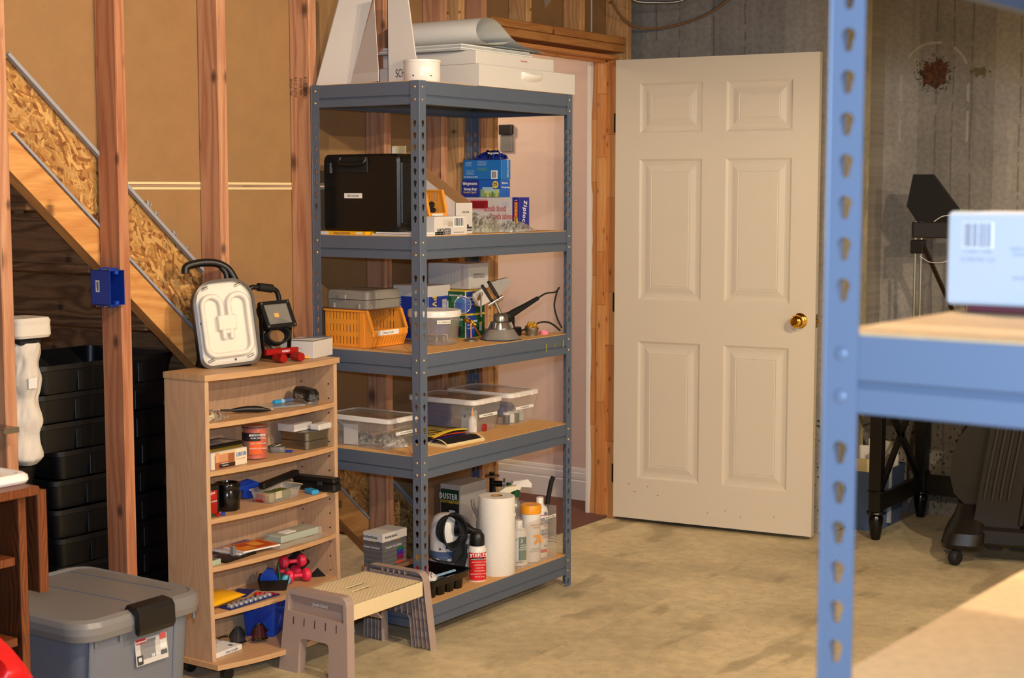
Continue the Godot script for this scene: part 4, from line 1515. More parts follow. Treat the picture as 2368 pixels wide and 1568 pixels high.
# ---------- trays and cloth roll under the stairs ----------
func build_understairs() -> void:
	var tray := func(called: String, label: String, at: Vector3, w: float, h: float, d: float, turn: float) -> void:
		var o := thing(called, label, "tray", at, turn, "black trays stacked under the stairs")
		var g := G.new()
		g.loft([rrect(w * 0.93, d * 0.93, 0.025, 0.001, 3), rrect(w * 0.985, d * 0.985, 0.028, h * 0.80, 3), rrect(w, d, 0.03, h * 0.82, 3), rrect(w, d, 0.03, h - 0.001, 3), rrect(w * 0.97, d * 0.97, 0.028, h - 0.001, 3), rrect(w * 0.95, d * 0.95, 0.026, h * 0.35, 3)], true, true)
		part(o, "shell", g, M.black_tray)
		for z in [-0.22, 0.22]:
			bx(o, "rib", Vector3(w * 0.482, h * 0.4, z * d), Vector3(0.012, h * 0.7, 0.02), M.black_tray, 0.002)
	var r := RandomNumberGenerator.new()
	r.seed = 12
	var ord := ["lowest", "second", "third", "fourth", "fifth", "sixth", "seventh", "eighth", "ninth", "tenth", "eleventh", "twelfth", "thirteenth"]
	for k in 11:
		var top := k >= 8
		tray.call("black_tray", "black plastic tray, %s from the floor in the tall stack under the stairs" % ord[k], Vector3(-3.865 + r.randf_range(-0.008, 0.008), 0.088 * k, -3.19 + r.randf_range(-0.008, 0.008) + (0.03 if top else 0.0)), 0.40, 0.088, 0.48 if not top else 0.54, r.randf_range(-0.02, 0.02))
	for k in 8:
		tray.call("small_black_tray", "small black tray, %s from the floor in the short stack beside the cloth bag" % ord[k], Vector3(-3.80 + r.randf_range(-0.03, 0.03), 0.085 * k, -2.755 + r.randf_range(-0.012, 0.012)), 0.30, 0.085, 0.24, r.randf_range(-0.10, 0.10))
	var f := thing("foil_scrap", "crumpled gold foil scrap on the edge of a small black tray", "scrap", Vector3(-3.66, 0.345, -2.735))
	var fg := G.new()
	var nz := fn(15, 30.0, 2)
	fg.sheet(8, 6, func(u: float, v: float) -> Vector3: return Vector3(0.02 + 0.03 * v + 0.012 * nz.get_noise_2d(u, v), 0.02 + 0.02 * nz.get_noise_2d(u + 3.0, v) - 0.03 * v, -0.05 * u))
	part(f, "foil", fg, M.brass)
	# white cloth storage bag standing on the short stack
	var b := thing("cloth_bag", "white rolled cloth bag with a dark strap behind the left stud", "bag", Vector3(-3.685, 0.682, -2.86))
	var g := G.new()
	var n2 := fn(16, 1.0, 3)
	g.sheet(28, 30, func(u: float, v: float) -> Vector3:
		var a := TAU * u
		var rad := (0.043 + 0.006 * sin(v * 21.0) + 0.016 * n2.get_noise_3d(cos(a) * 0.6, v * 2.2, sin(a) * 0.6)) * minf(1.0, 0.6 + v * 8.0)
		return Vector3(cos(a) * rad, 0.36 * v, -sin(a) * rad))
	part(b, "body", g, M.cloth_white)
	bx(b, "strap", Vector3(0, 0.366, 0), Vector3(0.075, 0.022, 0.075), M.black_rubber, 0.004)
	var tp := G.new()
	tp.loft([rrect(0.115, 0.115, 0.02, 0.376, 4), rrect(0.125, 0.125, 0.024, 0.384, 4), rrect(0.122, 0.122, 0.022, 0.415, 4), rrect(0.125, 0.125, 0.024, 0.425, 4), rrect(0.115, 0.115, 0.02, 0.434, 4)], true, true)
	part(b, "cap", tp, M.cloth_white)
	bx(b, "label_patch", Vector3(0.052, 0.245, 0.012), Vector3(0.003, 0.03, 0.03), M.paper)
	# blue junction box nailed to the stud
	var e := thing("junction_box", "bright blue plastic junction box nailed to the second stud", "junction box", Vector3(-3.515, 1.200, -3.062))
	var eg := G.new()
	var d := 0.082
	var w2 := 0.056
	var h2 := 0.100
	eg.box(Vector3(-0.0, 0, w2 - 0.001), Vector3(d, h2, 0.002))
	eg.box(Vector3(-0.0, 0, 0.002), Vector3(d, h2, 0.002))
	eg.box(Vector3(0, h2 / 2, w2 / 2), Vector3(d, 0.002, w2))
	eg.box(Vector3(0, -h2 / 2, w2 / 2), Vector3(d, 0.002, w2))
	eg.box(Vector3(-d / 2, 0, w2 / 2), Vector3(0.002, h2, w2))
	part(e, "shell", eg, M.blue_box)
	for y in [h2 / 2 - 0.006, -h2 / 2 + 0.006]:
		bx(e, "screw_boss", Vector3(d / 2 - 0.006, y, w2 * 0.5), Vector3(0.012, 0.010, 0.012), M.blue_plastic, 0.001)
	for x in [-0.012, 0.022]:
		for s in [-1.0, 1.0]:
			bx(e, "nail_lug", Vector3(x, s * (h2 / 2 + 0.004), 0.03), Vector3(0.012, 0.008, 0.03), M.blue_box, 0.001)
			var ng := G.new()
			ng.tube([Vector3(x, s * (h2 / 2 + 0.004), 0.002), Vector3(x, s * (h2 / 2 + 0.004), 0.062)], 0.0022, 6)
			part(e, "nail", ng, M.steel)
	patches(e, "sticker", Transform3D(Basis.IDENTITY, Vector3(-0.012, 0.004, w2)), [[0, 0, 0.017, 0.034, Color(0.85, 0.85, 0.85)], [0.001, 0.0, 0.005, 0.026, Color(0.3, 0.3, 0.32)], [-0.004, 0.004, 0.002, 0.018, Color(0.35, 0.35, 0.36)]])

# ---------- far right corner ----------
func build_back_corner() -> void:
	var t := thing("black_side_table", "black wooden table with crossed braces and turned feet by the concrete", "table", Vector3.ZERO)
	var legs := [Vector2(-2.350, -6.178), Vector2(-2.350, -6.733), Vector2(-1.35, -6.178), Vector2(-1.35, -6.733)]
	for p in legs:
		var g := G.new()
		g.box(Vector3(p.x, 0.42, p.y), Vector3(0.052, 0.60, 0.052), 0.003)
		g.lathe([Vector2(0.040, 0.112), Vector2(0.042, 0.116), Vector2(0.040, 0.121)], 16, Transform3D(Basis.IDENTITY, Vector3(p.x, 0, p.y)))
		g.lathe([Vector2(0.036, 0.205), Vector2(0.039, 0.209), Vector2(0.036, 0.213)], 16, Transform3D(Basis.IDENTITY, Vector3(p.x, 0, p.y)))
		var leg := part(t, "leg", g, M.black_wood)
		var f := G.new()
		f.lathe([Vector2(0.0001, 0.0), Vector2(0.018, 0.0), Vector2(0.021, 0.008), Vector2(0.027, 0.045), Vector2(0.031, 0.080), Vector2(0.030, 0.100), Vector2(0.022, 0.110), Vector2(0.020, 0.122)], 18, Transform3D(Basis.IDENTITY, Vector3(p.x, 0, p.y)))
		part(leg, "foot", f, M.black_gloss)
	for x in [-2.350, -1.35]:
		bx(t, "rail", Vector3(x, 0.155, -6.4555), Vector3(0.022, 0.075, 0.503), M.black_wood, 0.002)
		bx(t, "rail", Vector3(x, 0.68, -6.4555), Vector3(0.022, 0.075, 0.503), M.black_wood, 0.002)
		for s in [0, 1]:
			var g := G.new()
			g.bar(Vector3(x, 0.19, -6.205 - 0.50 * s), Vector3(x, 0.645, -6.705 + 0.50 * s), 0.026, 0.020, Vector3.RIGHT)
			part(t, "brace", g, M.black_wood)
	bx(t, "rail", Vector3(-1.85, 0.155, -6.733), Vector3(0.948, 0.090, 0.022), M.black_wood, 0.002)
	bx(t, "top", Vector3(-1.85, 0.735, -6.455), Vector3(1.10, 0.030, 0.66), M.black_wood, 0.004)
	# twin-pole stand with a black six-sided panel
	var h := thing("panel_lamp_stand", "black six-sided panel on twin chrome poles standing on the black table", "stand", Vector3(-2.27, 0.7505, -6.50))
	bx(h, "base", Vector3(0.08, 0.010, 0), Vector3(0.30, 0.020, 0.18), M.black_plastic, 0.004)
	for x in [-0.052, -0.026, 0.18, 0.206]:
		var g := G.new()
		g.tube([Vector3(x, 0.018, 0), Vector3(x, 0.60, 0)], 0.0065, 10)
		part(h, "pole", g, M.chrome)
	bx(h, "clamp", Vector3(-0.039, 0.490, 0.0), Vector3(0.056, 0.060, 0.05), M.black_plastic, 0.004)
	var ar := G.new()
	ar.bar(Vector3(-0.015, 0.500, 0.01), Vector3(0.13, 0.22, 0.03), 0.014, 0.014)
	part(h, "arm", ar, M.bronze)
	bx(h, "bar", Vector3(0.06, 0.563, 0.0), Vector3(0.23, 0.068, 0.06), M.charcoal, 0.004)
	bx(h, "bar_end", Vector3(-0.0555, 0.563, 0.0), Vector3(0.010, 0.068, 0.06), M.black_plastic, 0.002)
	var pl := G.new()
	pl.prism([Vector2(-0.044, 0.598), Vector2(0.135, 0.598), Vector2(0.135, 0.655), Vector2(0.122, 0.672), Vector2(0.020, 0.802), Vector2(-0.066, 0.802), Vector2(-0.092, 0.665)], -0.012, 0.012)
	part(h, "panel", pl, M.black_plastic)
	var wr := G.new()
	wr.tube(cable([Vector3(0.04, 0.60, 0.035), Vector3(0.09, 0.625, 0.05), Vector3(0.16, 0.62, 0.05)]), 0.0022, 6)
	wr.tube(cable([Vector3(-0.02, 0.45, 0.03), Vector3(0.03, 0.425, 0.04), Vector3(0.10, 0.43, 0.04), Vector3(0.15, 0.46, 0.04)]), 0.0018, 6)
	part(h, "wire", wr, M.white_plastic)
	# blue bin of papers left of the table
	var b := thing("blue_bin", "dusty blue bin full of papers beside the black table", "bin", Vector3(-2.485, 0, -6.47))
	var bg := G.new()
	bg.loft([rrect(0.175, 0.31, 0.012, 0.0, 3), rrect(0.195, 0.335, 0.012, 0.262, 3), rrect(0.185, 0.325, 0.010, 0.262, 3), rrect(0.168, 0.30, 0.01, 0.02, 3)], true, true)
	part(b, "shell", bg, M.slate_blue)
	for k in 5:
		var p := thing("paper_stack", "loose %s paper standing in the dusty blue bin" % ["cream", "striped", "grey", "white", "curled"][k], "paper", Vector3(-2.485 + [0.0, 0.05, -0.03, 0.02, 0.04][k], 0.0215, -6.40 - 0.04 * k), deg_to_rad([4, -6, 9, -3, 12][k]), "papers in the blue bin")
		if k == 4:
			var cg := G.new()
			cg.sheet(10, 4, func(u: float, v: float) -> Vector3: return Vector3(-0.055 + 0.10 * u, 0.05 + 0.27 * v + 0.03 * sin(u * 3.0) * v, 0.02 * sin(u * 4.0) * v))
			part(p, "sheet", cg, M.paper)
		else:
			bx(p, "sheets", Vector3(0, 0.14 + 0.012 * k, 0), Vector3(0.11, 0.28 + 0.024 * k, 0.012), [M.cream, M.grey_paper, M.paper, M.paper][k])
	# big dark machine on castors
	var m := thing("black_machine", "bulky brown-black upright machine with a ribbed front panel on castors", "machine", Vector3(-1.78, 0, -6.12), deg_to_rad(14))
	var body := G.new()
	var prof := [Vector2(0.0, 0.20), Vector2(-0.150, 0.215), Vector2(-0.205, 0.27), Vector2(-0.222, 0.34), Vector2(-0.215, 0.42), Vector2(-0.190, 0.50), Vector2(-0.145, 0.56), Vector2(-0.10, 0.60), Vector2(-0.02, 0.665), Vector2(0.24, 0.67), Vector2(0.24, 0.20)]
	prof.reverse()
	body.prism(prof, -0.30, 0.05)
	part(m, "hood", body, M.brown_black)
	var col := G.new()
	col.prism([Vector2(-0.125, 0.150), Vector2(0.052, 0.150), Vector2(0.112, 0.67), Vector2(-0.050, 0.67)], 0.05, 0.12)
	var colp := part(m, "front_panel", col, M.brown_black)
	for k in 4:
		var rb := G.new()
		var x := -0.083 + 0.030 * k
		rb.tube([Vector3(x, 0.265, 0.121), Vector3(x + 0.008, 0.33, 0.121), Vector3(x + 0.064, 0.67, 0.121)], [0.0075, 0.0085, 0.0085], 8)
		part(colp, "rib", rb, M.charcoal)
	var sh := G.new()
	sh.tube([Vector3(0.056, 0.17, 0.112), Vector3(0.113, 0.67, 0.112)], 0.014, 10)
	part(m, "side_edge", sh, M.brown_black)
	var ft := G.new()
	ft.loft([rrect(0.15, 0.20, 0.05, 0.066, 5, -0.165, 0.07), rrect(0.17, 0.24, 0.06, 0.085, 5, -0.160, 0.06), rrect(0.165, 0.24, 0.06, 0.13, 5, -0.150, 0.05), rrect(0.14, 0.20, 0.05, 0.18, 5, -0.135, 0.02), rrect(0.13, 0.16, 0.04, 0.23, 5, -0.125, -0.02)], true, true)
	part(m, "foot", ft, M.brown_black)
	bx(m, "base_bar", Vector3(0.05, 0.120, 0.045), Vector3(0.30, 0.075, 0.19), M.brown_black, 0.012)
	for x in [-0.04, 0.05]:
		bx(m, "rubber_pad", Vector3(x, 0.076, 0.08), Vector3(0.06, 0.018, 0.06), M.black_rubber, 0.004)
	for q in [Vector2(-0.185, 0.155), Vector2(0.26, 0.10), Vector2(-0.17, -0.26), Vector2(0.26, -0.26)]:
		var cs := G.new()
		cs.lathe([Vector2(0.0001, -0.018), Vector2(0.024, -0.018), Vector2(0.031, -0.010), Vector2(0.031, 0.010), Vector2(0.024, 0.018), Vector2(0.0001, 0.018)], 18, Transform3D(Basis(Vector3.FORWARD, PI / 2) * Basis(Vector3.RIGHT, 0.5), Vector3(q.x, 0.032, q.y)))
		cs.tube([Vector3(q.x + 0.012, 0.04, q.y - 0.008), Vector3(q.x + 0.012, 0.09, q.y - 0.012)], 0.010, 8)
		cs.bar(Vector3(q.x - 0.02, 0.052, q.y + 0.01), Vector3(q.x - 0.042, 0.060, q.y + 0.016), 0.010, 0.005)
		part(m, "castor", cs, M.black_rubber)
	var co := thing("power_cord", "thin dark cord hanging down the concrete wall to the machine", "cord", Vector3.ZERO)
	var cg2 := G.new()
	cg2.tube(cable([Vector3(-2.03, 0.72, -6.795), Vector3(-2.04, 0.60, -6.80), Vector3(-2.02, 0.52, -6.78), Vector3(-1.95, 0.47, -6.70), Vector3(-1.90, 0.46, -6.45)]), 0.004, 6)
	part(co, "sheath", cg2, M.black_rubber)

# ---------- small shared builders ----------
func carton(called: String, label: String, category: String, at: Vector3, w: float, h: float, d: float, m: Material, turn := 0.0, group := "") -> Node3D:
	var o := thing(called, label, category, at, turn, group)
	bx(o, "carton", Vector3(0, h / 2, 0), Vector3(w, h, d), m, 0.0012)
	return o

func tag_label(o: Node3D, text: String, f: Transform3D, x: float, y: float, w: float, h: float) -> void:
	patches(o, "label_strip", f, [[x, y, w, h, Color(0.93, 0.92, 0.88)]])
	words(o, text, h * 0.42, at2(f, x, y), M.ink, false)

func slotted(g: G, w: float, h: float, rows: int, cols: int, sw: float, sh: float, xf: Transform3D, th := 0.0025) -> void:
	var xs := [-w / 2]
	for c in cols:
		var x := -w / 2 + w * (c + 0.5) / cols
		xs.append(x - sw / 2)
		xs.append(x + sw / 2)
	xs.append(w / 2)
	var ys := [0.0]
	for r in rows:
		var y := h * (r + 0.5) / rows
		ys.append(y - sh / 2)
		ys.append(y + sh / 2)
	ys.append(h)
	g.gridsolid(xs, ys, func(i: int, j: int) -> bool: return i % 2 == 1 and j % 2 == 1, -th, 0.0, xf)

func orange_basket(called: String, label: String, at: Vector3, L: float, W: float, H: float, text: String) -> Node3D:
	# stacking basket, open towards +X: slotted long sides with a raked front edge, low front with a lip
	var o := thing(called, label, "basket", at, 0.0, "orange stacking baskets")
	var g := G.new()
	var cutx := L * 0.5
	for s in [1.0, -1.0]:
		var xf := Transform3D(Basis.IDENTITY, Vector3(-L * 0.08, 0.004, s * W / 2 + (0.0 if s > 0 else 0.0025)))
		slotted(g, L * 0.84, H - 0.004, 3, 11, L * 0.026, H * 0.2, xf)
		# raked front piece of the side
		g.prism([Vector2(L * 0.34, 0.004), Vector2(L * 0.52, 0.004), Vector2(L * 0.60, H * 0.42), Vector2(L * 0.58, H * 0.50), Vector2(L * 0.46, H), Vector2(L * 0.34, H)], -0.0025, 0.0, Transform3D(Basis.IDENTITY, Vector3(0, 0, s * W / 2 + (0.0 if s > 0 else 0.0025))))
	part(o, "side_wall", g, M.orange_plastic)
	var b := G.new()
	slotted(b, W, H - 0.004, 3, 8, 0.006, H * 0.2, Transform3D(Basis(Vector3.UP, PI / 2), Vector3(-L / 2 + 0.0025, 0.004, 0)))
	part(o, "back_wall", b, M.orange_plastic)
	var f := G.new()
	f.box(Vector3(0, 0.003, 0), Vector3(L * 0.98, 0.004, W * 0.98))
	part(o, "bottom", f, M.orange_plastic)
	var fr := G.new()
	var tilt := Transform3D(Basis(Vector3.UP, PI / 2) * Basis(Vector3.RIGHT, 0.42), Vector3(L * 0.525, 0.004, 0))
	slotted(fr, W * 0.98, H * 0.34, 1, 12, 0.005, H * 0.24, tilt)
	part(o, "front_wall", fr, M.orange_plastic)
	var lip := G.new()
	lip.box(Vector3(L * 0.595, H * 0.40, 0), Vector3(0.006, H * 0.17, W * 1.04), 0.002)
	for s in [-1.0, 1.0]:
		lip.bar(Vector3(L * 0.595, H * 0.44, s * W / 2), Vector3(L * 0.46, H - 0.002, s * W / 2), 0.012, 0.005, Vector3.UP)
		lip.bar(Vector3(L * 0.46, H - 0.003, s * W / 2), Vector3(-L / 2, H - 0.003, s * W / 2), 0.012, 0.006, Vector3.UP)
		lip.box(Vector3(L * 0.355, H * 0.5, s * (W / 2 + 0.0015)), Vector3(L * 0.10, H * 0.98, 0.004), 0.001)
	part(o, "rim", lip, M.orange_plastic)
	var lf := Transform3D(Basis(Vector3.UP, PI / 2), Vector3(L * 0.595 + 0.0035, H * 0.40, 0))
	tag_label(o, text, lf, -W * 0.08, 0.0, W * 0.62, H * 0.13)
	return o

func clear_bin(called: String, label: String, at: Vector3, w: float, h: float, d: float, text: String) -> Node3D:
	# see-through shoe box with a white-rimmed lid
	var o := thing(called, label, "storage box", at, 0.0, "clear plastic boxes with white lids")
	var g := G.new()
	g.loft([rrect(w * 0.86, d * 0.86, 0.014, 0.001, 4), rrect(w * 0.95, d * 0.95, 0.018, h * 0.58, 4), rrect(w * 0.965, d * 0.965, 0.018, h * 0.60, 4), rrect(w * 0.99, d * 0.99, 0.02, h * 0.86, 4)], true, false)
	part(o, "body", g, M.clear_plastic)
	var l := G.new()
	l.loft([rrect(w, d, 0.02, h * 0.84, 4), rrect(w + 0.006, d + 0.006, 0.022, h * 0.86, 4), rrect(w + 0.006, d + 0.006, 0.022, h * 0.975, 4), rrect(w - 0.004, d - 0.004, 0.02, h, 4), rrect(w - 0.030, d - 0.030, 0.014, h - 0.002, 4)], false, false)
	var lid := part(o, "lid_rim", l, M.white_plastic)
	var p := G.new()
	p.loft([rrect(w - 0.030, d - 0.030, 0.014, h - 0.005, 4), rrect(w - 0.031, d - 0.031, 0.013, h - 0.003, 4)], false, true)
	part(o, "lid_window", p, M.lid_film)
	for z in [-d * 0.22, d * 0.22]:
		bx(o, "latch", Vector3(w / 2 + 0.004, h * 0.91, z), Vector3(0.004, h * 0.13, d * 0.06), M.white_plastic, 0.001)
	var lf := Transform3D(Basis(Vector3.UP, PI / 2) * Basis(Vector3.RIGHT, -0.09), Vector3(w * 0.474 + 0.003, h * 0.50, 0))
	tag_label(o, text, lf, d * 0.02, 0.0, d * 0.62, 0.011)
	return o

func crumpled(o: Node3D, called: String, w: float, d: float, h: float, sd: int, m: Material, amp := 1.0) -> void:
	var nz := fn(sd, 1.0, 3)
	var g := G.new()
	g.sheet(22, 16, func(u: float, v: float) -> Vector3:
		var e := sin(u * PI) * sin(v * PI)
		var y := 0.001 + h * pow(e, 0.45) * (0.75 + 0.5 * nz.get_noise_2d(u * 3.0, v * 3.0)) + h * 0.35 * absf(nz.get_noise_2d(u * 8.0 + 9.0, v * 8.0)) * pow(e, 0.3) * amp
		return Vector3((u - 0.5) * w * (1.0 + 0.12 * nz.get_noise_2d(v * 3.0, 5.0)), y, (v - 0.5) * d * (1.0 + 0.12 * nz.get_noise_2d(u * 3.0, 8.0))))
	part(o, called, g, m)

func bottle(o: Node3D, prof: Array, sq: Vector2, m: Material, called := "bottle") -> void:
	var g := G.new()
	var p := []
	for q in prof:
		p.append(Vector2(maxf(q[0], 0.0001), q[1]))
	g.lathe(p, 28, Transform3D.IDENTITY, 0.0, TAU, sq)
	part(o, called, g, m)

func cyl_print(o: Node3D, called: String, r: float, y0: float, y1: float, a0: float, a1: float, col: Color, sq := Vector2.ONE, m: Material = null) -> void:
	# printed band on a round body; angles are measured from +X towards +Z
	var g := G.new()
	g.tone = lin(col)
	g.lathe([Vector2(r, y0), Vector2(r, y1)], 14, Transform3D.IDENTITY, a0, a1, sq)
	part(o, called, g, m if m else M.print)

func rack_top() -> void:
	var Y := 1.8315
	# folded white card easel
	var e := thing("card_easel", "folded white card easel back standing on the rack's left corner", "easel", Vector3(0, Y, 0))
	var strip := func(g: G, a: Vector3, b: Vector3, c: Vector3, d: Vector3) -> void:
		var nn := (b - a).cross(d - a).normalized() * 0.002
		g.quad(a, b, c, d)
		g.quad(a - nn, d - nn, c - nn, b - nn)
		for q in [[a, b], [b, c], [c, d], [d, a]]:
			g.quad(q[0] - nn, q[1] - nn, q[1], q[0])
	var g := G.new()
	strip.call(g, Vector3(-3.468, 0, -3.905), Vector3(-3.345, 0, -3.935), Vector3(-3.250, 0.34, -3.965), Vector3(-3.375, 0.34, -3.945))
	part(e, "panel", g, M.white_card)
	g = G.new()
	strip.call(g, Vector3(-3.345, 0, -3.9355), Vector3(-3.196, 0.004, -3.900), Vector3(-3.196, 0.035, -3.901), Vector3(-3.335, 0.035, -3.937))
	strip.call(g, Vector3(-3.3355, 0.035, -3.937), Vector3(-3.196, 0.035, -3.901), Vector3(-3.236, 0.27, -3.930), Vector3(-3.262, 0.27, -3.958))
	part(e, "wing", g, M.white_card)
	g = G.new()
	strip.call(g, Vector3(-3.470, 0, -3.907), Vector3(-3.462, 0, -3.990), Vector3(-3.372, 0.34, -3.990), Vector3(-3.378, 0.34, -3.947))
	part(e, "leg", g, M.white_card)
	# lettered board behind it
	var s := thing("lettered_board", "white tapered board with black letters beside the white tin", "board", Vector3(-3.19, Y, -3.945))
	var b := G.new()
	b.prism([Vector2(0, 0), Vector2(0.128, 0), Vector2(0.108, 0.10), Vector2(0.070, 0.34), Vector2(0, 0.34)], -0.006, 0.0)
	part(s, "board", b, M.white_card)
	bx(s, "dark_edge", Vector3(-0.0012, 0.17, -0.003), Vector3(0.002, 0.34, 0.007), M.ink)
	words(s, "SCH", 0.026, Transform3D(Basis.from_scale(Vector3(0.62, 1, 1)), Vector3(0.050, 0.030, 0.001)), M.ink, false)
	# white tin
	var t := thing("white_tin", "round white tin with a lid on the rack's near corner", "tin", Vector3(-3.082, Y, -3.950 - 0.034))
	bottle(t, [[0, 0], [0.0585, 0], [0.060, 0.002], [0.060, 0.064], [0.0585, 0.066]], Vector2.ONE, M.white_plastic, "body")
	bottle(t, [[0.0605, 0.063], [0.0618, 0.064], [0.0618, 0.0705], [0.060, 0.072], [0, 0.072]], Vector2.ONE, M.white_plastic, "lid")
	for q in [[1.35, 0.006], [0.36, 0.005]]:
		cyl_print(t, "marking", 0.0603, 0.017, 0.020, q[0], q[0] + 0.09, Color(0.12, 0.12, 0.14))
	cyl_print(t, "marking", 0.0603, 0.021, 0.023, 1.37, 1.42, Color(0.12, 0.12, 0.14))
	# two white cartons
	var c := carton("white_drawer_box", "wide white flat box with a curved handle on the rack top", "box", Vector3(-3.226, Y, -4.506), 0.425, 0.073, 0.606, M.white_card)
	var hg := G.new()
	hg.sheet(16, 8, func(u: float, v: float) -> Vector3:
		var x := -0.064 + 0.128 * u
		var bulge := pow(sin(u * PI), 0.35)
		return Vector3(0.2128 + 0.020 * bulge * sin(v * PI * 0.62), 0.036 - 0.008 * sin(u * PI) + 0.026 * v, -x - 0.015))
	part(c, "handle", hg, M.white_plastic)
	bx(c, "lid_line", Vector3(0.2126, 0.0365, 0.3026), Vector3(0.0012, 0.070, 0.0012), M.grey_paper)
	var c2 := carton("slim_white_box", "slim white box with small red print stacked on the wide white box", "box", Vector3(-3.222, Y + 0.0735, -4.440), 0.400, 0.044, 0.476, M.white_card)
	var f2 := RT(0.400, 0.044, 0.476)
	words(c2, "+ Suckerwire", 0.006, at2(f2, 0.045, 0.004), M.ink_red, false)
	bx(c2, "tab", Vector3(0.2008, 0.020, -0.2365), Vector3(0.001, 0.022, 0.003), M.grey_paper)
	# folders and the curled sheet
	var y2 := Y + 0.0735 + 0.0445
	var fo := thing("paper_folder", "stack of grey white folders on the slim white box", "folder", Vector3(-3.245, y2, -4.395))
	for k in 4:
		bx(fo, "folder", Vector3(-0.004 * k, 0.003 + 0.0066 * k, -0.006 * k), Vector3(0.36 - 0.006 * k, 0.005, 0.44 - 0.01 * k), [M.grey_paper, M.paper, M.grey_paper, M.paper][k], 0.0008)
	var cu := thing("curled_sheet", "large white sheet of card curled over the folders", "sheet", Vector3(0, y2 + 0.0275, 0))
	var prof := [Vector2(-4.655, 0.004), Vector2(-4.60, 0.006), Vector2(-4.53, 0.014), Vector2(-4.47, 0.034), Vector2(-4.42, 0.062), Vector2(-4.375, 0.084), Vector2(-4.33, 0.092), Vector2(-4.29, 0.086), Vector2(-4.262, 0.066), Vector2(-4.255, 0.042), Vector2(-4.268, 0.020), Vector2(-4.30, 0.008), Vector2(-4.36, 0.004), Vector2(-4.42, 0.010), Vector2(-4.46, 0.022)]
	var cv := Curve3D.new()
	for i in prof.size():
		var p0: Vector2 = prof[maxi(i - 1, 0)]
		var p1: Vector2 = prof[mini(i + 1, prof.size() - 1)]
		var tt := Vector3(0, p1.y - p0.y, p1.x - p0.x) / 6.0
		cv.add_point(Vector3(0, prof[i].y, prof[i].x), -tt, tt)
	var sg := G.new()
	sg.sheet(70, 3, func(u: float, v: float) -> Vector3:
		var p := cv.samplef(u * (prof.size() - 1))
		return Vector3(-3.405 + 0.345 * v - 0.03 * (1.0 - v) * u, p.y, p.z))
	part(cu, "sheet", sg, M.paper)
	var gs := thing("grey_sheet", "thin dark backed sheet under the curled white card", "sheet", Vector3(-3.23, y2 + 0.0265, -4.46))
	bx(gs, "sheet", Vector3(0, 0.0010, -0.075), Vector3(0.33, 0.0012, 0.30), M.grey_paper)
	bx(gs, "dark_corner", Vector3(0.135, 0.0022, -0.215), Vector3(0.05, 0.0010, 0.028), M.ink)

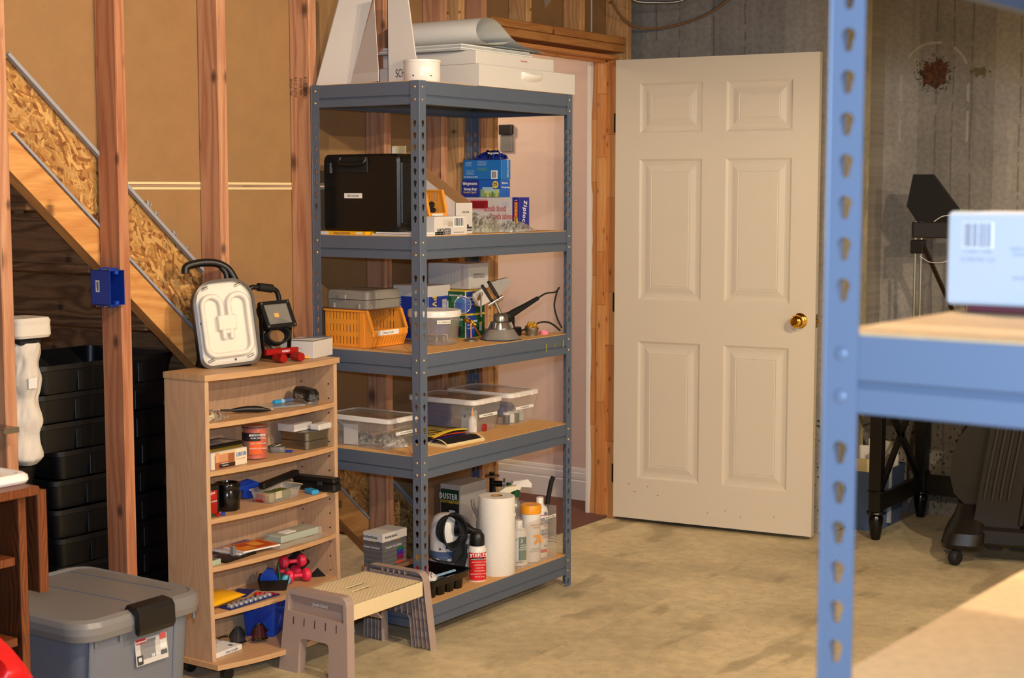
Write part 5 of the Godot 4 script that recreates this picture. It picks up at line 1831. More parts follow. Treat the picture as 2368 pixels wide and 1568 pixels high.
func rack_second() -> void:
	var Y := 1.3355
	var bk := thing("yellow_book", "thin yellow book lying under the black case", "book", Vector3(-3.36, Y, -3.975))
	bx(bk, "cover", Vector3(0, 0.006, 0), Vector3(0.205, 0.012, 0.14), M.yellow_plastic, 0.001)
	for q in [[-0.080, 0.0, 0.040, 0.009, Color(0.88, 0.88, 0.86)], [0.072, 0.0005, 0.028, 0.008, Color(0.9, 0.88, 0.75)]]:
		patches(bk, "spine_label", FR(0.205, 0.012, 0.14), [q])
	words(bk, "STAGE LIGHTING", 0.0065, at2(FR(0.205, 0.012, 0.14), -0.002, 0.0), M.cardboard_dark, true)
	var pp := thing("papers", "loose white papers under the right end of the black case", "papers", Vector3(-3.145, Y, -3.985))
	for k in 2:
		bx(pp, "sheets", Vector3(0.01 * k, 0.003 + 0.006 * k, 0.004 * k), Vector3(0.200 - 0.02 * k, 0.005, 0.13), M.paper)
	# the black moulded case
	var W := 0.328
	var H := 0.255
	var D := 0.148
	var c := thing("black_case", "black moulded plastic carrying case with a white name label", "case", Vector3(-3.302, Y + 0.0125, -4.004))
	var g := G.new()
	var half := func(z0: float, z1: float, ins: float) -> void:
		var r0 := []
		for p in rrect(W, H, 0.022, 0.0, 4):
			r0.append(Vector3(p.x, H / 2 - p.z, z0))
		var r1 := []
		for p in rrect(W, H, 0.022, 0.0, 4):
			r1.append(Vector3(p.x, H / 2 - p.z, z1 - 0.008 * signf(z1)))
		var r2 := []
		for p in rrect(W - 0.016, H - 0.016, 0.018, 0.0, 4):
			r2.append(Vector3(p.x, H / 2 - p.z, z1))
		if z1 > z0:
			g.loft([r0, r1, r2], false, true)
		else:
			g.loft([r2, r1, r0], true, false)
	half.call(0.001, D / 2, 0.0)
	half.call(-0.001, -D / 2, 0.0)
	g.box(Vector3(0, H / 2, 0), Vector3(W - 0.006, H - 0.006, 0.004))
	part(c, "shell", g, M.black_plastic)
	# recessed handle and moulded swells
	bx(c, "handle_recess", Vector3(-0.030, H - 0.036, D / 2 + 0.001), Vector3(0.13, 0.052, 0.006), M.black_rubber, 0.003)
	var hd := G.new()
	hd.tube(cable([Vector3(-0.085, H - 0.012, D / 2 + 0.002), Vector3(-0.08, H - 0.030, D / 2 + 0.010), Vector3(-0.03, H - 0.034, D / 2 + 0.012), Vector3(0.02, H - 0.030, D / 2 + 0.010), Vector3(0.025, H - 0.012, D / 2 + 0.002)]), 0.0075, 8)
	part(c, "handle", hd, M.black_plastic)
	var sw := G.new()
	sw.tube([Vector3(-0.13, H - 0.028, D / 2 - 0.002), Vector3(-0.13, H - 0.062, D / 2 - 0.002)], 0.012, 12)
	part(c, "moulding", sw, M.black_plastic)
	bx(c, "moulding", Vector3(W / 2 + 0.001, H / 2, 0.03), Vector3(0.010, H - 0.05, 0.07), M.black_plastic, 0.004)
	tag_label(c, "Microscope", FR(W, H, D), -0.030, -0.010, 0.078, 0.0165)
	# little card leaning behind the case
	var k := thing("small_card", "small cream card with a white corner behind the black case", "card", Vector3(-3.32, Y, -4.16))
	var kg := G.new()
	kg.box(Vector3(0, 0.150, 0), Vector3(0.060, 0.30, 0.003))
	part(k, "card", kg, M.cream)
	patches(k, "white_corner", Transform3D(Basis.IDENTITY, Vector3(-0.012, 0.28, 0.0015)), [[-0.010, 0, 0.014, 0.03, Color(0.9, 0.9, 0.9)]])
	# magnifier carton, orange basket with goggles, magazine file
	var mb := carton("magnifier_carton", "white carton lettered for a magnifier at the shelf edge", "box", Vector3(-3.068, Y, -4.090), 0.046, 0.062, 0.180, M.white_card)
	var mf := RT(0.046, 0.062, 0.180)
	patches(mb, "barcode", mf, barcode(0.052, 0.026, 0.042, 0.012, 8))
	words(mb, "MAGNIFIER", 0.020, Transform3D(mf.basis, mf.origin) * Transform3D(Basis.from_scale(Vector3(0.48, 1, 1)), Vector3(-0.040, -0.019, 0.0008)), M.ink, true)
	words(mb, "www.luminouseye.com", 0.004, at2(mf, 0.042, -0.022), M.ink_grey, false)
	patches(mb, "picture", mf, [[-0.02, 0.012, 0.05, 0.02, Color(0.78, 0.76, 0.72)], [-0.005, 0.006, 0.03, 0.016, Color(0.70, 0.66, 0.62)]])
	var ob := orange_basket("orange_basket", "orange slotted basket of safety goggles on the second shelf", Vector3(-3.216, Y, -4.134), 0.14, 0.098, 0.150, "Safety Goggles")
	var go := thing("goggles", "black strapped safety goggles heaped in the orange basket", "goggles", Vector3(-3.212, Y + 0.008, -4.134))
	var gg := G.new()
	gg.tube(cable([Vector3(-0.04, 0.02, -0.03), Vector3(0.01, 0.075, -0.026), Vector3(0.045, 0.092, -0.01), Vector3(0.042, 0.080, 0.025), Vector3(0.0, 0.10, 0.030), Vector3(-0.04, 0.05, 0.02)]), 0.011, 8)
	gg.tube(cable([Vector3(0.02, 0.06, -0.030), Vector3(0.050, 0.074, -0.015), Vector3(0.052, 0.066, 0.015), Vector3(0.03, 0.11, 0.025)]), 0.008, 8)
	gg.box(Vector3(-0.01, 0.028, 0.0), Vector3(0.09, 0.05, 0.070), 0.012)
	part(go, "straps", gg, M.black_rubber)
	var mg := thing("magazine_file", "white magazine file with brown inside and a raked top", "magazine file", Vector3(-3.262, Y, -4.2395))
	for s in [1.0, -1.0]:
		var pg := G.new()
		pg.prism([Vector2(-0.16, 0), Vector2(0.16, 0), Vector2(0.16, 0.105), Vector2(-0.05, 0.235), Vector2(-0.16, 0.270)], -0.0015, 0.0015, Transform3D(Basis.IDENTITY, Vector3(0, 0, s * 0.0460)))
		part(mg, "side", pg, M.white_card if s > 0 else M.cardboard)
	var lin_g := G.new()
	lin_g.prism([Vector2(-0.158, 0.001), Vector2(0.158, 0.001), Vector2(0.158, 0.104), Vector2(-0.05, 0.233), Vector2(-0.158, 0.268)], -0.0004, 0.0004, Transform3D(Basis.IDENTITY, Vector3(0, 0, -0.0440)))
	part(mg, "lining", lin_g, M.cardboard)
	bx(mg, "front", Vector3(0.1595, 0.0525, 0), Vector3(0.003, 0.105, 0.095), M.white_card)
	bx(mg, "back", Vector3(-0.1595, 0.135, 0), Vector3(0.003, 0.27, 0.095), M.cardboard)
	bx(mg, "bottom", Vector3(0, 0.0015, 0), Vector3(0.316, 0.003, 0.089), M.cardboard)
	var gf := Transform3D(Basis(Vector3.UP, PI / 2), Vector3(0.1612, 0.0525, 0))
	words(mg, "Hot Glue", 0.0075, at2(gf, 0.008, 0.022), M.ink, false)
	patches(mg, "maker_mark", gf, [[0.020, -0.036, 0.048, 0.014, Color(0.12, 0.12, 0.14)], [0.018, -0.026, 0.014, 0.010, Color(0.15, 0.15, 0.17)]])
	words(mg, "BANKERS BOX", 0.0048, at2(gf, 0.020, -0.0375, 0.0012), M.ink_white)
	# food bag cartons
	var z := carton("freezer_bag_box", "white and blue carton of food bags lettered fresh food fresh ideas", "box", Vector3(-3.330, Y, -4.757), 0.255, 0.122, 0.064, M.white_card)
	var zf := FR(0.255, 0.122, 0.064)
	patches(z, "blue_end", zf, [[0.112, 0, 0.031, 0.122, Color(0.13, 0.16, 0.58)], [0.113, 0.015, 0.016, 0.060, Color(0.80, 0.14, 0.10)], [0.113, 0.015, 0.013, 0.057, Color(0.86, 0.30, 0.12)], [0.113, -0.037, 0.016, 0.042, Color(0.93, 0.78, 0.16)]])
	patches(z, "berry_picture", zf, [[-0.068, 0.034, 0.100, 0.040, Color(0.86, 0.62, 0.66)], [-0.055, 0.034, 0.080, 0.028, Color(0.60, 0.10, 0.15)], [-0.058, 0.030, 0.060, 0.022, Color(0.52, 0.08, 0.13)]])
	for q in [0.034, -0.034]:
		patches(z, "fine_print", zf, [[0.066, q, 0.030, 0.020, Color(0.76, 0.77, 0.83)]])
	words(z, "fresh food", 0.021, zf * Transform3D(Basis.from_scale(Vector3(0.72, 1, 1)), Vector3(0.020, 0.019, 0.0022)), M.ink_red, false, true)
	words(z, "fresh ideas", 0.021, zf * Transform3D(Basis.from_scale(Vector3(0.72, 1, 1)), Vector3(0.050, -0.010, 0.0022)), M.ink_red, false, true)
	words(z, "1 STORAGE", 0.011, zf * Transform3D(Basis(Vector3.BACK, -PI / 2), Vector3(0.113, 0.015, 0.0022)), M.ink_yellow, true)
	words(z, "VARIETY PACK", 0.006, zf * Transform3D(Basis(Vector3.BACK, -PI / 2), Vector3(0.113, -0.037, 0.0022)), M.ink, true)
	bx(z, "blue_cap", Vector3(0.1283, 0.061, 0), Vector3(0.0012, 0.122, 0.064), M.ziploc_blue)
	words(z, "Ziploc", 0.021, RT(0.258, 0.122, 0.064) * Transform3D(Basis(Vector3.BACK, -PI / 2 - 0.15), Vector3(0.0, 0.008, 0.001)), M.ink_white, true)
	var y1 := Y + 0.1225
	var wa := carton("storage_bag_box", "blue carton of storage bags with a food picture, lower of two", "box", Vector3(-3.373, y1, -4.752), 0.180, 0.066, 0.060, M.bag_blue)
	var wf := FR(0.180, 0.066, 0.060)
	patches(wa, "front_print", wf, [[-0.050, 0, 0.080, 0.066, Color(0.10, 0.20, 0.58)], [0.040, -0.018, 0.088, 0.028, Color(0.55, 0.66, 0.36)], [0.048, -0.010, 0.070, 0.014, Color(0.70, 0.80, 0.72)], [0.030, 0.000, 0.05, 0.010, Color(0.62, 0.76, 0.86)], [0.030, -0.022, 0.010, 0.022, Color(0.78, 0.80, 0.50)], [0.052, -0.022, 0.008, 0.020, Color(0.40, 0.52, 0.24)], [0.070, -0.020, 0.010, 0.022, Color(0.76, 0.80, 0.52)]])
	words(wa, "Wegmans", 0.0105, at2(wf, -0.052, 0.018, 0.0022), M.ink_white)
	words(wa, "Storage Bags", 0.0095, wf * Transform3D(Basis.from_scale(Vector3(0.75, 1, 1)), Vector3(-0.050, -0.003, 0.0022)), M.ink_white)
	words(wa, "Double Zipper", 0.007, at2(wf, -0.052, -0.015, 0.0022), M.ink_yellow, false)
	var dot := G.new()
	dot.lathe([Vector2(0.0001, 0.0), Vector2(0.014, 0.0)], 20, wf * Transform3D(Basis(Vector3.RIGHT, -PI / 2), Vector3(0.066, 0.014, 0.0022)))
	part(wa, "count_badge", dot, M.ink_yellow)
	words(wa, "25", 0.012, at2(wf, 0.066, 0.015, 0.003), M.ink_blue)
	var wr := RT(0.180, 0.066, 0.060)
	words(wa, "Wegmans", 0.006, at2(wr, -0.006, 0.020), M.ink_white)
	words(wa, "Storage Bags", 0.006, at2(wr, 0.0, 0.004), M.ink_white)
	var wb := carton("bag_refill_box", "blue carton of storage bags seen from its printed back, upper of two", "box", Vector3(-3.370, y1 + 0.0665, -4.752), 0.178, 0.073, 0.060, M.bag_blue2)
	var bf := FR(0.178, 0.073, 0.060)
	var rows := []
	for i in 4:
		rows.append([-0.062, 0.028 - 0.0045 * i, 0.030 - 0.003 * (i % 2), 0.0014, Color(0.62, 0.76, 0.90)])
		rows.append([-0.055, -0.004 - 0.0045 * i, 0.042 - 0.004 * (i % 3), 0.0014, Color(0.62, 0.76, 0.90)])
		rows.append([0.0, 0.030 - 0.0045 * i, 0.044 - 0.004 * (i % 2), 0.0014, Color(0.62, 0.76, 0.90)])
		rows.append([0.002, 0.006 - 0.0035 * i, 0.048 - 0.006 * (i % 2), 0.0014, Color(0.35, 0.62, 0.45)])
	patches(wb, "back_print", bf, rows + barcode(0.022, 0.024, 0.058, -0.019, 21))
	words(wb, "The Wegmans Family", 0.005, at2(bf, -0.052, -0.027), M.ink_white, false)
	words(wb, "Wegmans Storage", 0.006, RT(0.178, 0.073, 0.060) * Transform3D(Basis(Vector3.BACK, -PI / 2), Vector3(0.012, 0.006, 0.001)), M.ink_white)
	var cb := thing("crumpled_blue_bag", "crumpled shiny blue bag on top of the blue cartons", "bag", Vector3(-3.345, y1 + 0.1400, -4.750))
	crumpled(cb, "film", 0.120, 0.062, 0.034, 33, M.navy_film, 1.6)
	words(cb, "Wegmans", 0.008, Transform3D(Basis(Vector3.RIGHT, -0.4), Vector3(0.025, 0.024, 0.026)), M.ink_white)
	# heap of clear bags in front of the food bag carton
	for q in [["clear_bag", "large clear plastic bag lying before the food bag carton", Vector3(-3.185, Y, -4.43), 0.17, 0.20, 0.075, 41], ["clear_bag", "small grey clear bag at the shelf edge before the food bag carton", Vector3(-3.125, Y, -4.56), 0.12, 0.19, 0.040, 43]]:
		var o := thing(q[0], q[1], "bag", q[2], 0.15, "clear bags on the second shelf")
		crumpled(o, "film", q[3], q[4], q[5], q[6], M.film, 0.7)
		crumpled(o, "contents", q[3] * 0.75, q[4] * 0.75, q[5] * 0.6, q[6] + 1, M.grey_paper if q[6] == 43 else M.pale_green, 1.0)
	# switch box on the passage wall
	var sb := thing("wall_box", "small black box on the pinkish passage wall", "wall box", Vector3(-4.23, 1.775, -6.139))
	bx(sb, "cover", Vector3(0, 0, 0.012), Vector3(0.075, 0.048, 0.024), M.black_plastic, 0.003)
	bx(sb, "cover", Vector3(0, -0.065, 0.006), Vector3(0.070, 0.08, 0.012), M.tote_grey, 0.002)

func rack_third() -> void:
	var Y := 0.9545
	orange_basket("orange_basket", "orange slotted basket labelled for rotary tools under the grey case", Vector3(-3.375, Y, -4.030), 0.195, 0.180, 0.128, "Rotary Tools")
	var tools := thing("rotary_tool", "grey rotary tool lying inside the orange basket below the grey case", "tool", Vector3(-3.38, Y + 0.008, -4.03))
	var tg := G.new()
	tg.tube([Vector3(-0.07, 0.03, 0.02), Vector3(-0.02, 0.032, 0.01), Vector3(0.03, 0.034, 0.0), Vector3(0.07, 0.036, -0.01)], [0.022, 0.026, 0.022, 0.008], 12)
	part(tools, "housing", tg, M.case_grey)
	var c := thing("grey_case", "hard grey plastic tool case resting on the orange basket", "case", Vector3(-3.372, Y + 0.1295, -4.028))
	var g := G.new()
	g.loft([rrect(0.175, 0.175, 0.014, 0.0, 4), rrect(0.182, 0.182, 0.016, 0.004, 4), rrect(0.184, 0.184, 0.016, 0.032, 4)], true, false)
	part(c, "base", g, M.case_grey)
	var l := G.new()
	l.loft([rrect(0.186, 0.186, 0.016, 0.034, 4), rrect(0.186, 0.186, 0.016, 0.038, 4), rrect(0.182, 0.182, 0.016, 0.058, 4), rrect(0.172, 0.172, 0.014, 0.064, 4)], true, true)
	part(c, "lid", l, M.case_grey)
	bx(c, "latch", Vector3(-0.015, 0.042, 0.095), Vector3(0.034, 0.018, 0.008), M.case_grey, 0.003)
	for x in [-0.055, 0.055]:
		bx(c, "lug", Vector3(x, 0.012, 0.093), Vector3(0.012, 0.018, 0.006), M.case_grey, 0.002)
	# video adapter carton
	var pv := carton("video_adapter_box", "blue and white carton with yellow lettering behind the round tub", "box", Vector3(-3.372, Y, -4.350), 0.158, 0.192, 0.130, M.white_card)
	var f := FR(0.158, 0.192, 0.130)
	var r := RT(0.158, 0.192, 0.130)
	for q in [f, r]:
		patches(pv, "blue_print", q, [[0, -0.018, 0.128 if q == r else 0.154, 0.150, Color(0.14, 0.24, 0.62)], [0.030, 0.030, 0.026, 0.030, Color(0.72, 0.70, 0.72)], [0.030, -0.005, 0.026, 0.030, Color(0.75, 0.58, 0.55)], [0.054, 0.022, 0.014, 0.034, Color(0.85, 0.85, 0.85)]])
	words(pv, "PV IR", 0.024, r * Transform3D(Basis(Vector3.BACK, -PI / 2), Vector3(-0.030, 0.020, 0.0014)), M.ink_yellow)
	words(pv, "DYNAMAX", 0.016, f * Transform3D(Basis(Vector3.BACK, -PI / 2), Vector3(-0.050, 0.020, 0.0014)), M.ink_white)
	# clear round tub with a white lid
	var t := thing("round_tub", "round clear plastic tub with a white lid and name label", "tub", Vector3(-3.205, Y, -4.205))
	bottle(t, [[0, 0.002], [0.076, 0.002], [0.080, 0.008], [0.086, 0.072], [0.0885, 0.076], [0.090, 0.102]], Vector2.ONE, M.clear_cloudy, "body")
	bottle(t, [[0.0905, 0.096], [0.0925, 0.098], [0.0925, 0.116], [0.090, 0.119], [0.080, 0.118], [0, 0.117]], Vector2.ONE, M.white_plastic, "lid")
	patches(t, "label_strip", Transform3D(Basis(Vector3.UP, deg_to_rad(58)), Vector3(0.0765, 0.082, 0.0475)), [[0, 0, 0.050, 0.0125, Color(0.92, 0.90, 0.82)]])
	words(t, "Car Soldering", 0.0055, Transform3D(Basis(Vector3.UP, deg_to_rad(58)), Vector3(0.0775, 0.082, 0.048)), M.ink, false)
	for k in 5:
		var p := thing("small_part", "small wrapped %s part inside the clear round tub" % ["silver", "dark", "brass", "brown", "grey"][k], "part", Vector3(-3.205 + 0.035 * cos(k * 1.3), Y + 0.0085, -4.205 + 0.035 * sin(k * 1.3)), k * 0.7, "parts in the round tub")
		bx(p, "piece", Vector3(0, 0.012, 0), Vector3(0.030, 0.024, 0.022), [M.steel, M.black_plastic, M.brass, M.cardboard_dark, M.grey_paper][k], 0.004)
	# two green cartons and the white one on them
	for k in 2:
		var gb := carton("helping_hands_box", ["green and blue carton with yellow edges, lower of two, behind the vise", "green and blue carton with yellow edges under the white carton"][k], "box", Vector3(-3.303, Y + 0.086 * k, -4.462), 0.176, 0.0855, 0.118, M.ink_yellow, 0.0, "green and blue cartons")
		var gf := FR(0.176, 0.0855, 0.118)
		var gr := RT(0.176, 0.0855, 0.118)
		patches(gb, "front_print", gf, [[0, 0, 0.170, 0.080, Color(0.07, 0.34, 0.17)], [0.05, 0.010, 0.05, 0.02, Color(0.20, 0.46, 0.28)], [0.055, -0.015, 0.026, 0.034, Color(0.12, 0.14, 0.13)]])
		patches(gb, "side_print", gr, [[0.02, 0, 0.074, 0.079, Color(0.06, 0.32, 0.15)], [-0.030, 0.0, 0.054, 0.079, Color(0.10, 0.22, 0.60)], [-0.020, 0.018, 0.060, 0.006, Color(0.70, 0.78, 0.88)], [-0.025, 0.006, 0.050, 0.004, Color(0.60, 0.70, 0.84)], [-0.026, -0.006, 0.046, 0.004, Color(0.60, 0.70, 0.84)], [0.030, -0.004, 0.016, 0.030, Color(0.72, 0.72, 0.72)], [0.032, 0.008, 0.014, 0.010, Color(0.85, 0.72, 0.30)]])
		words(gb, "Soldering Aid", 0.007, at2(gf, 0.045, 0.026, 0.0012), M.ink_white)
	var wb := carton("white_parts_box", "plain white carton with faint print on the green cartons", "box", Vector3(-3.335, Y + 0.1735, -4.522), 0.185, 0.092, 0.122, M.white_card)
	var wf := FR(0.185, 0.092, 0.122)
	var lines := []
	for i in 9:
		lines.append([-0.075 + 0.015 * i, 0.0, 0.0012, 0.07 - 0.004 * (i % 3), Color(0.75, 0.73, 0.76)])
	lines.append([0.062, 0.0, 0.0022, 0.075, Color(0.78, 0.42, 0.42)])
	lines.append([0.070, 0.0, 0.0014, 0.075, Color(0.78, 0.52, 0.52)])
	patches(wb, "fine_print", wf, lines)
	words(wb, "UNIVERSAL AC", 0.0072, RT(0.185, 0.092, 0.122) * Transform3D(Basis.IDENTITY, Vector3(0.0, 0.006, 0.0008)), M.ink_grey)
	words(wb, "TRANSFORMERS", 0.0072, RT(0.185, 0.092, 0.122) * Transform3D(Basis.IDENTITY, Vector3(0.0, -0.004, 0.0008)), M.ink_grey)
	# helping hands with a lens
	var hh := thing("helping_hands", "soldering helping hands with a round lens and brass arms", "holder", Vector3(-3.150, Y, -4.345))
	bottle(hh, [[0, 0], [0.024, 0], [0.024, 0.006], [0.018, 0.010], [0.006, 0.013], [0, 0.013]], Vector2.ONE, M.steel, "base")
	var ar := G.new()
	ar.tube([Vector3(0, 0.012, 0), Vector3(-0.004, 0.070, -0.004)], 0.0035, 8)
	ar.tube([Vector3(-0.012, 0.075, 0.022), Vector3(-0.004, 0.068, -0.005), Vector3(0.012, 0.012, -0.045)], 0.0035, 8)
	part(hh, "arm", ar, M.copper)
	for q in [Vector3(-0.004, 0.070, -0.004), Vector3(0.002, 0.060, -0.012), Vector3(-0.010, 0.074, 0.015)]:
		var kn := G.new()
		kn.lathe([Vector2(0.0001, -0.008), Vector2(0.007, -0.007), Vector2(0.007, 0.007), Vector2(0.0001, 0.008)], 10, Transform3D(Basis(Vector3.RIGHT, 1.2), q))
		part(hh, "clamp", kn, M.brass)
	var ring := []
	var cxf := Transform3D(Basis(Vector3.UP, deg_to_rad(50)), Vector3(-0.030, 0.128, 0.008))
	for k in 28:
		ring.append(cxf * Vector3(0.030 * cos(TAU * k / 28), 0.030 * sin(TAU * k / 28), 0))
	var rg := G.new()
	rg.tube(ring, 0.0022, 8, true)
	rg.tube([cxf * Vector3(0, -0.030, 0), Vector3(-0.004, 0.075, -0.002)], 0.003, 8)
	part(hh, "lens_ring", rg, M.chrome)
	var lg := G.new()
	lg.lathe([Vector2(0.0001, 0.004), Vector2(0.016, 0.003), Vector2(0.029, 0.0)], 24, cxf * Transform3D(Basis(Vector3.RIGHT, PI / 2), Vector3.ZERO))
	part(hh, "lens", lg, M.blue_glass)
	# bench vise on a tilting base
	var v := thing("bench_vise", "grey tilting bench vise with white jaws and chrome lever", "vise", Vector3(-3.098, Y, -4.452), deg_to_rad(38))
	v.scale = Vector3.ONE * 1.08
	var b1 := G.new()
	var r6 := func(rad: float, y: float) -> Array:
		var o := []
		for k in 6:
			o.append(Vector3(rad * cos(TAU * k / 6 + 0.26), y, rad * sin(TAU * k / 6 + 0.26)))
		return o
	b1.loft([r6.call(0.068, 0.0), r6.call(0.069, 0.004), r6.call(0.066, 0.006), r6.call(0.045, 0.036)], true, true)
	part(v, "foot", b1, M.case_grey)
	var rb := G.new()
	rb.loft([r6.call(0.071, 0.0), r6.call(0.071, 0.003)], true, true)
	part(v, "rubber_rim", rb, M.black_rubber)
	bottle(v, [[0.041, 0.036], [0.041, 0.040], [0.034, 0.058], [0.026, 0.060], [0.024, 0.062], [0.024, 0.074], [0.021, 0.083], [0.014, 0.088], [0, 0.089]], Vector2.ONE, M.steel, "dome")
	for k in 6:
		var fg := G.new()
		fg.bar(Vector3(0.041 * cos(k + 0.3), 0.040, 0.041 * sin(k + 0.3)), Vector3(0.034 * cos(k + 0.3), 0.058, 0.034 * sin(k + 0.3)), 0.018, 0.003, Vector3(cos(k + 0.3), 0, sin(k + 0.3)))
		part(v, "clamp_tab", fg, M.chrome)
	var st := G.new()
	st.tube([Vector3(0, 0.086, 0), Vector3(-0.022, 0.135, 0.0)], 0.0065, 10)
	part(v, "stem", st, M.chrome)
	var tilt := Transform3D(Basis(Vector3.BACK, 0.55), Vector3(-0.026, 0.150, 0.0))
	var j1 := G.new()
	j1.loft([_ring(tilt, -0.064, 0.030, 0.040), _ring(tilt, -0.056, 0.046, 0.056), _ring(tilt, -0.020, 0.050, 0.060)], true, true)
	part(v, "fixed_jaw", j1, M.jaw_white)
	var j2 := G.new()
	j2.loft([_ring(tilt, 0.016, 0.050, 0.048), _ring(tilt, 0.032, 0.044, 0.042), _ring(tilt, 0.070, 0.020, 0.030)], true, true)
	part(v, "moving_jaw", j2, M.case_grey)
	for q in [-0.014, 0.010]:
		var jp := G.new()
		jp.box(Vector3(q, 0.014, 0), Vector3(0.010, 0.058, 0.064), 0.002, tilt)
		part(v, "jaw_pad", jp, M.black_rubber)
	var rod := G.new()
	rod.tube([tilt * Vector3(-0.03, -0.022, 0.012), tilt * Vector3(0.026, -0.022, 0.012)], 0.005, 10)
	rod.tube([tilt * Vector3(-0.02, -0.026, -0.012), tilt * Vector3(0.02, -0.026, -0.012)], 0.008, 12)
	part(v, "guide_rod", rod, M.chrome)
	var lev := G.new()
	lev.tube([Vector3(-0.066, 0.150, 0.046), Vector3(-0.066, 0.080, 0.046)], 0.003, 8)
	lev.tube([Vector3(-0.066, 0.160, 0.046), Vector3(-0.066, 0.150, 0.046)], 0.006, 8)
	part(v, "lever", lev, M.chrome)
	var scw := G.new()
	scw.tube([tilt * Vector3(-0.066, 0.0, 0.0), Vector3(-0.066, 0.152, 0.046)], 0.006, 8)
	part(v, "lever_hub", scw, M.brass)
	# soldering iron on its black rest
	var si := thing("soldering_iron", "black soldering iron leaning up from its rest, cable looped", "soldering iron", Vector3.ZERO)
	var ig := G.new()
	ig.tube([Vector3(-3.10, 1.036, -4.50), Vector3(-3.097, 1.046, -4.535), Vector3(-3.092, 1.066, -4.60), Vector3(-3.085, 1.090, -4.672)], [0.012, 0.013, 0.010, 0.0075], 12)
	ig.tube([Vector3(-3.104, 1.020, -4.486), Vector3(-3.10, 1.037, -4.502)], [0.016, 0.017], 12)
	ig.tube([Vector3(-3.112, 0.990, -4.470), Vector3(-3.104, 1.020, -4.486)], [0.010, 0.015], 12)
	part(si, "grip", ig, M.black_rubber)
	var cg := G.new()
	cg.tube(cable([Vector3(-3.085, 1.090, -4.672), Vector3(-3.075, 1.106, -4.712), Vector3(-3.065, 1.108, -4.755), Vector3(-3.06, 1.118, -4.772), Vector3(-3.058, 1.126, -4.776), Vector3(-3.062, 1.110, -4.768), Vector3(-3.068, 1.06, -4.758), Vector3(-3.062, 1.01, -4.770), Vector3(-3.05, 0.975, -4.782)]), 0.0032, 6)
	cg.tube(cable([Vector3(-3.135, 0.968, -4.625), Vector3(-3.105, 0.985, -4.655), Vector3(-3.085, 1.000, -4.690), Vector3(-3.070, 0.995, -4.735), Vector3(-3.055, 0.965, -4.778)]), 0.0034, 6)
	part(si, "cord", cg, M.black_rubber)
	bx(si, "rest", Vector3(-3.140, Y + 0.017, -4.585), Vector3(0.05, 0.034, 0.06), M.black_plastic, 0.004)
	bx(si, "rest_arm", Vector3(-3.125, Y + 0.045, -4.515), Vector3(0.03, 0.09, 0.10), M.black_plastic, 0.006)
	# brass wool in its tin, pink ring
	var bw := thing("brass_wool", "tuft of brass wool in a small metal tin beside the iron", "brass wool", Vector3(-3.090, Y, -4.640))
	bottle(bw, [[0, 0], [0.022, 0], [0.022, 0.012], [0.026, 0.024], [0.026, 0.030], [0.023, 0.030]], Vector2.ONE, M.steel, "tin")
	var wl := G.new()
	var rr := RandomNumberGenerator.new()
	rr.seed = 5
	for k in 90:
		var a := rr.randf() * TAU
		var q := rr.randf_range(0.2, 1.0)
		var c0 := Vector3(cos(a) * 0.022 * q, 0.030 + 0.018 * (1.0 - q * q) * rr.randf_range(0.5, 1.2), sin(a) * 0.022 * q)
		var pts := []
		for i in 6:
			var t2 := i / 5.0 * 4.5 + k
			pts.append(c0 + Vector3(cos(t2), 0.6 * sin(t2 * 1.3), sin(t2)) * 0.0055)
		wl.tube(pts, 0.0013, 4, false, false)
	var wp := part(bw, "wool", wl, M.wool_brass)
	wp.set_meta("kind", "stuff")
	var pr := thing("pink_ring", "small pink plastic ring lying at the end of the shelf", "ring", Vector3(-3.078, Y, -4.705))
	bottle(pr, [[0, 0], [0.0155, 0], [0.0165, 0.002], [0.0165, 0.013], [0.0145, 0.013], [0.014, 0.004], [0, 0.004]], Vector2.ONE, M.pink_pale, "lid")

func _ring(xf: Transform3D, x: float, h: float, d: float) -> Array:
	# rectangle across the local X axis, ordered for loft() running along +X
	var out := []
	for k in [[1, 1], [-1, 1], [-1, -1], [1, -1]]:
		out.append(xf * Vector3(x, k[0] * h / 2 + 0.012, k[1] * d / 2))
	return out

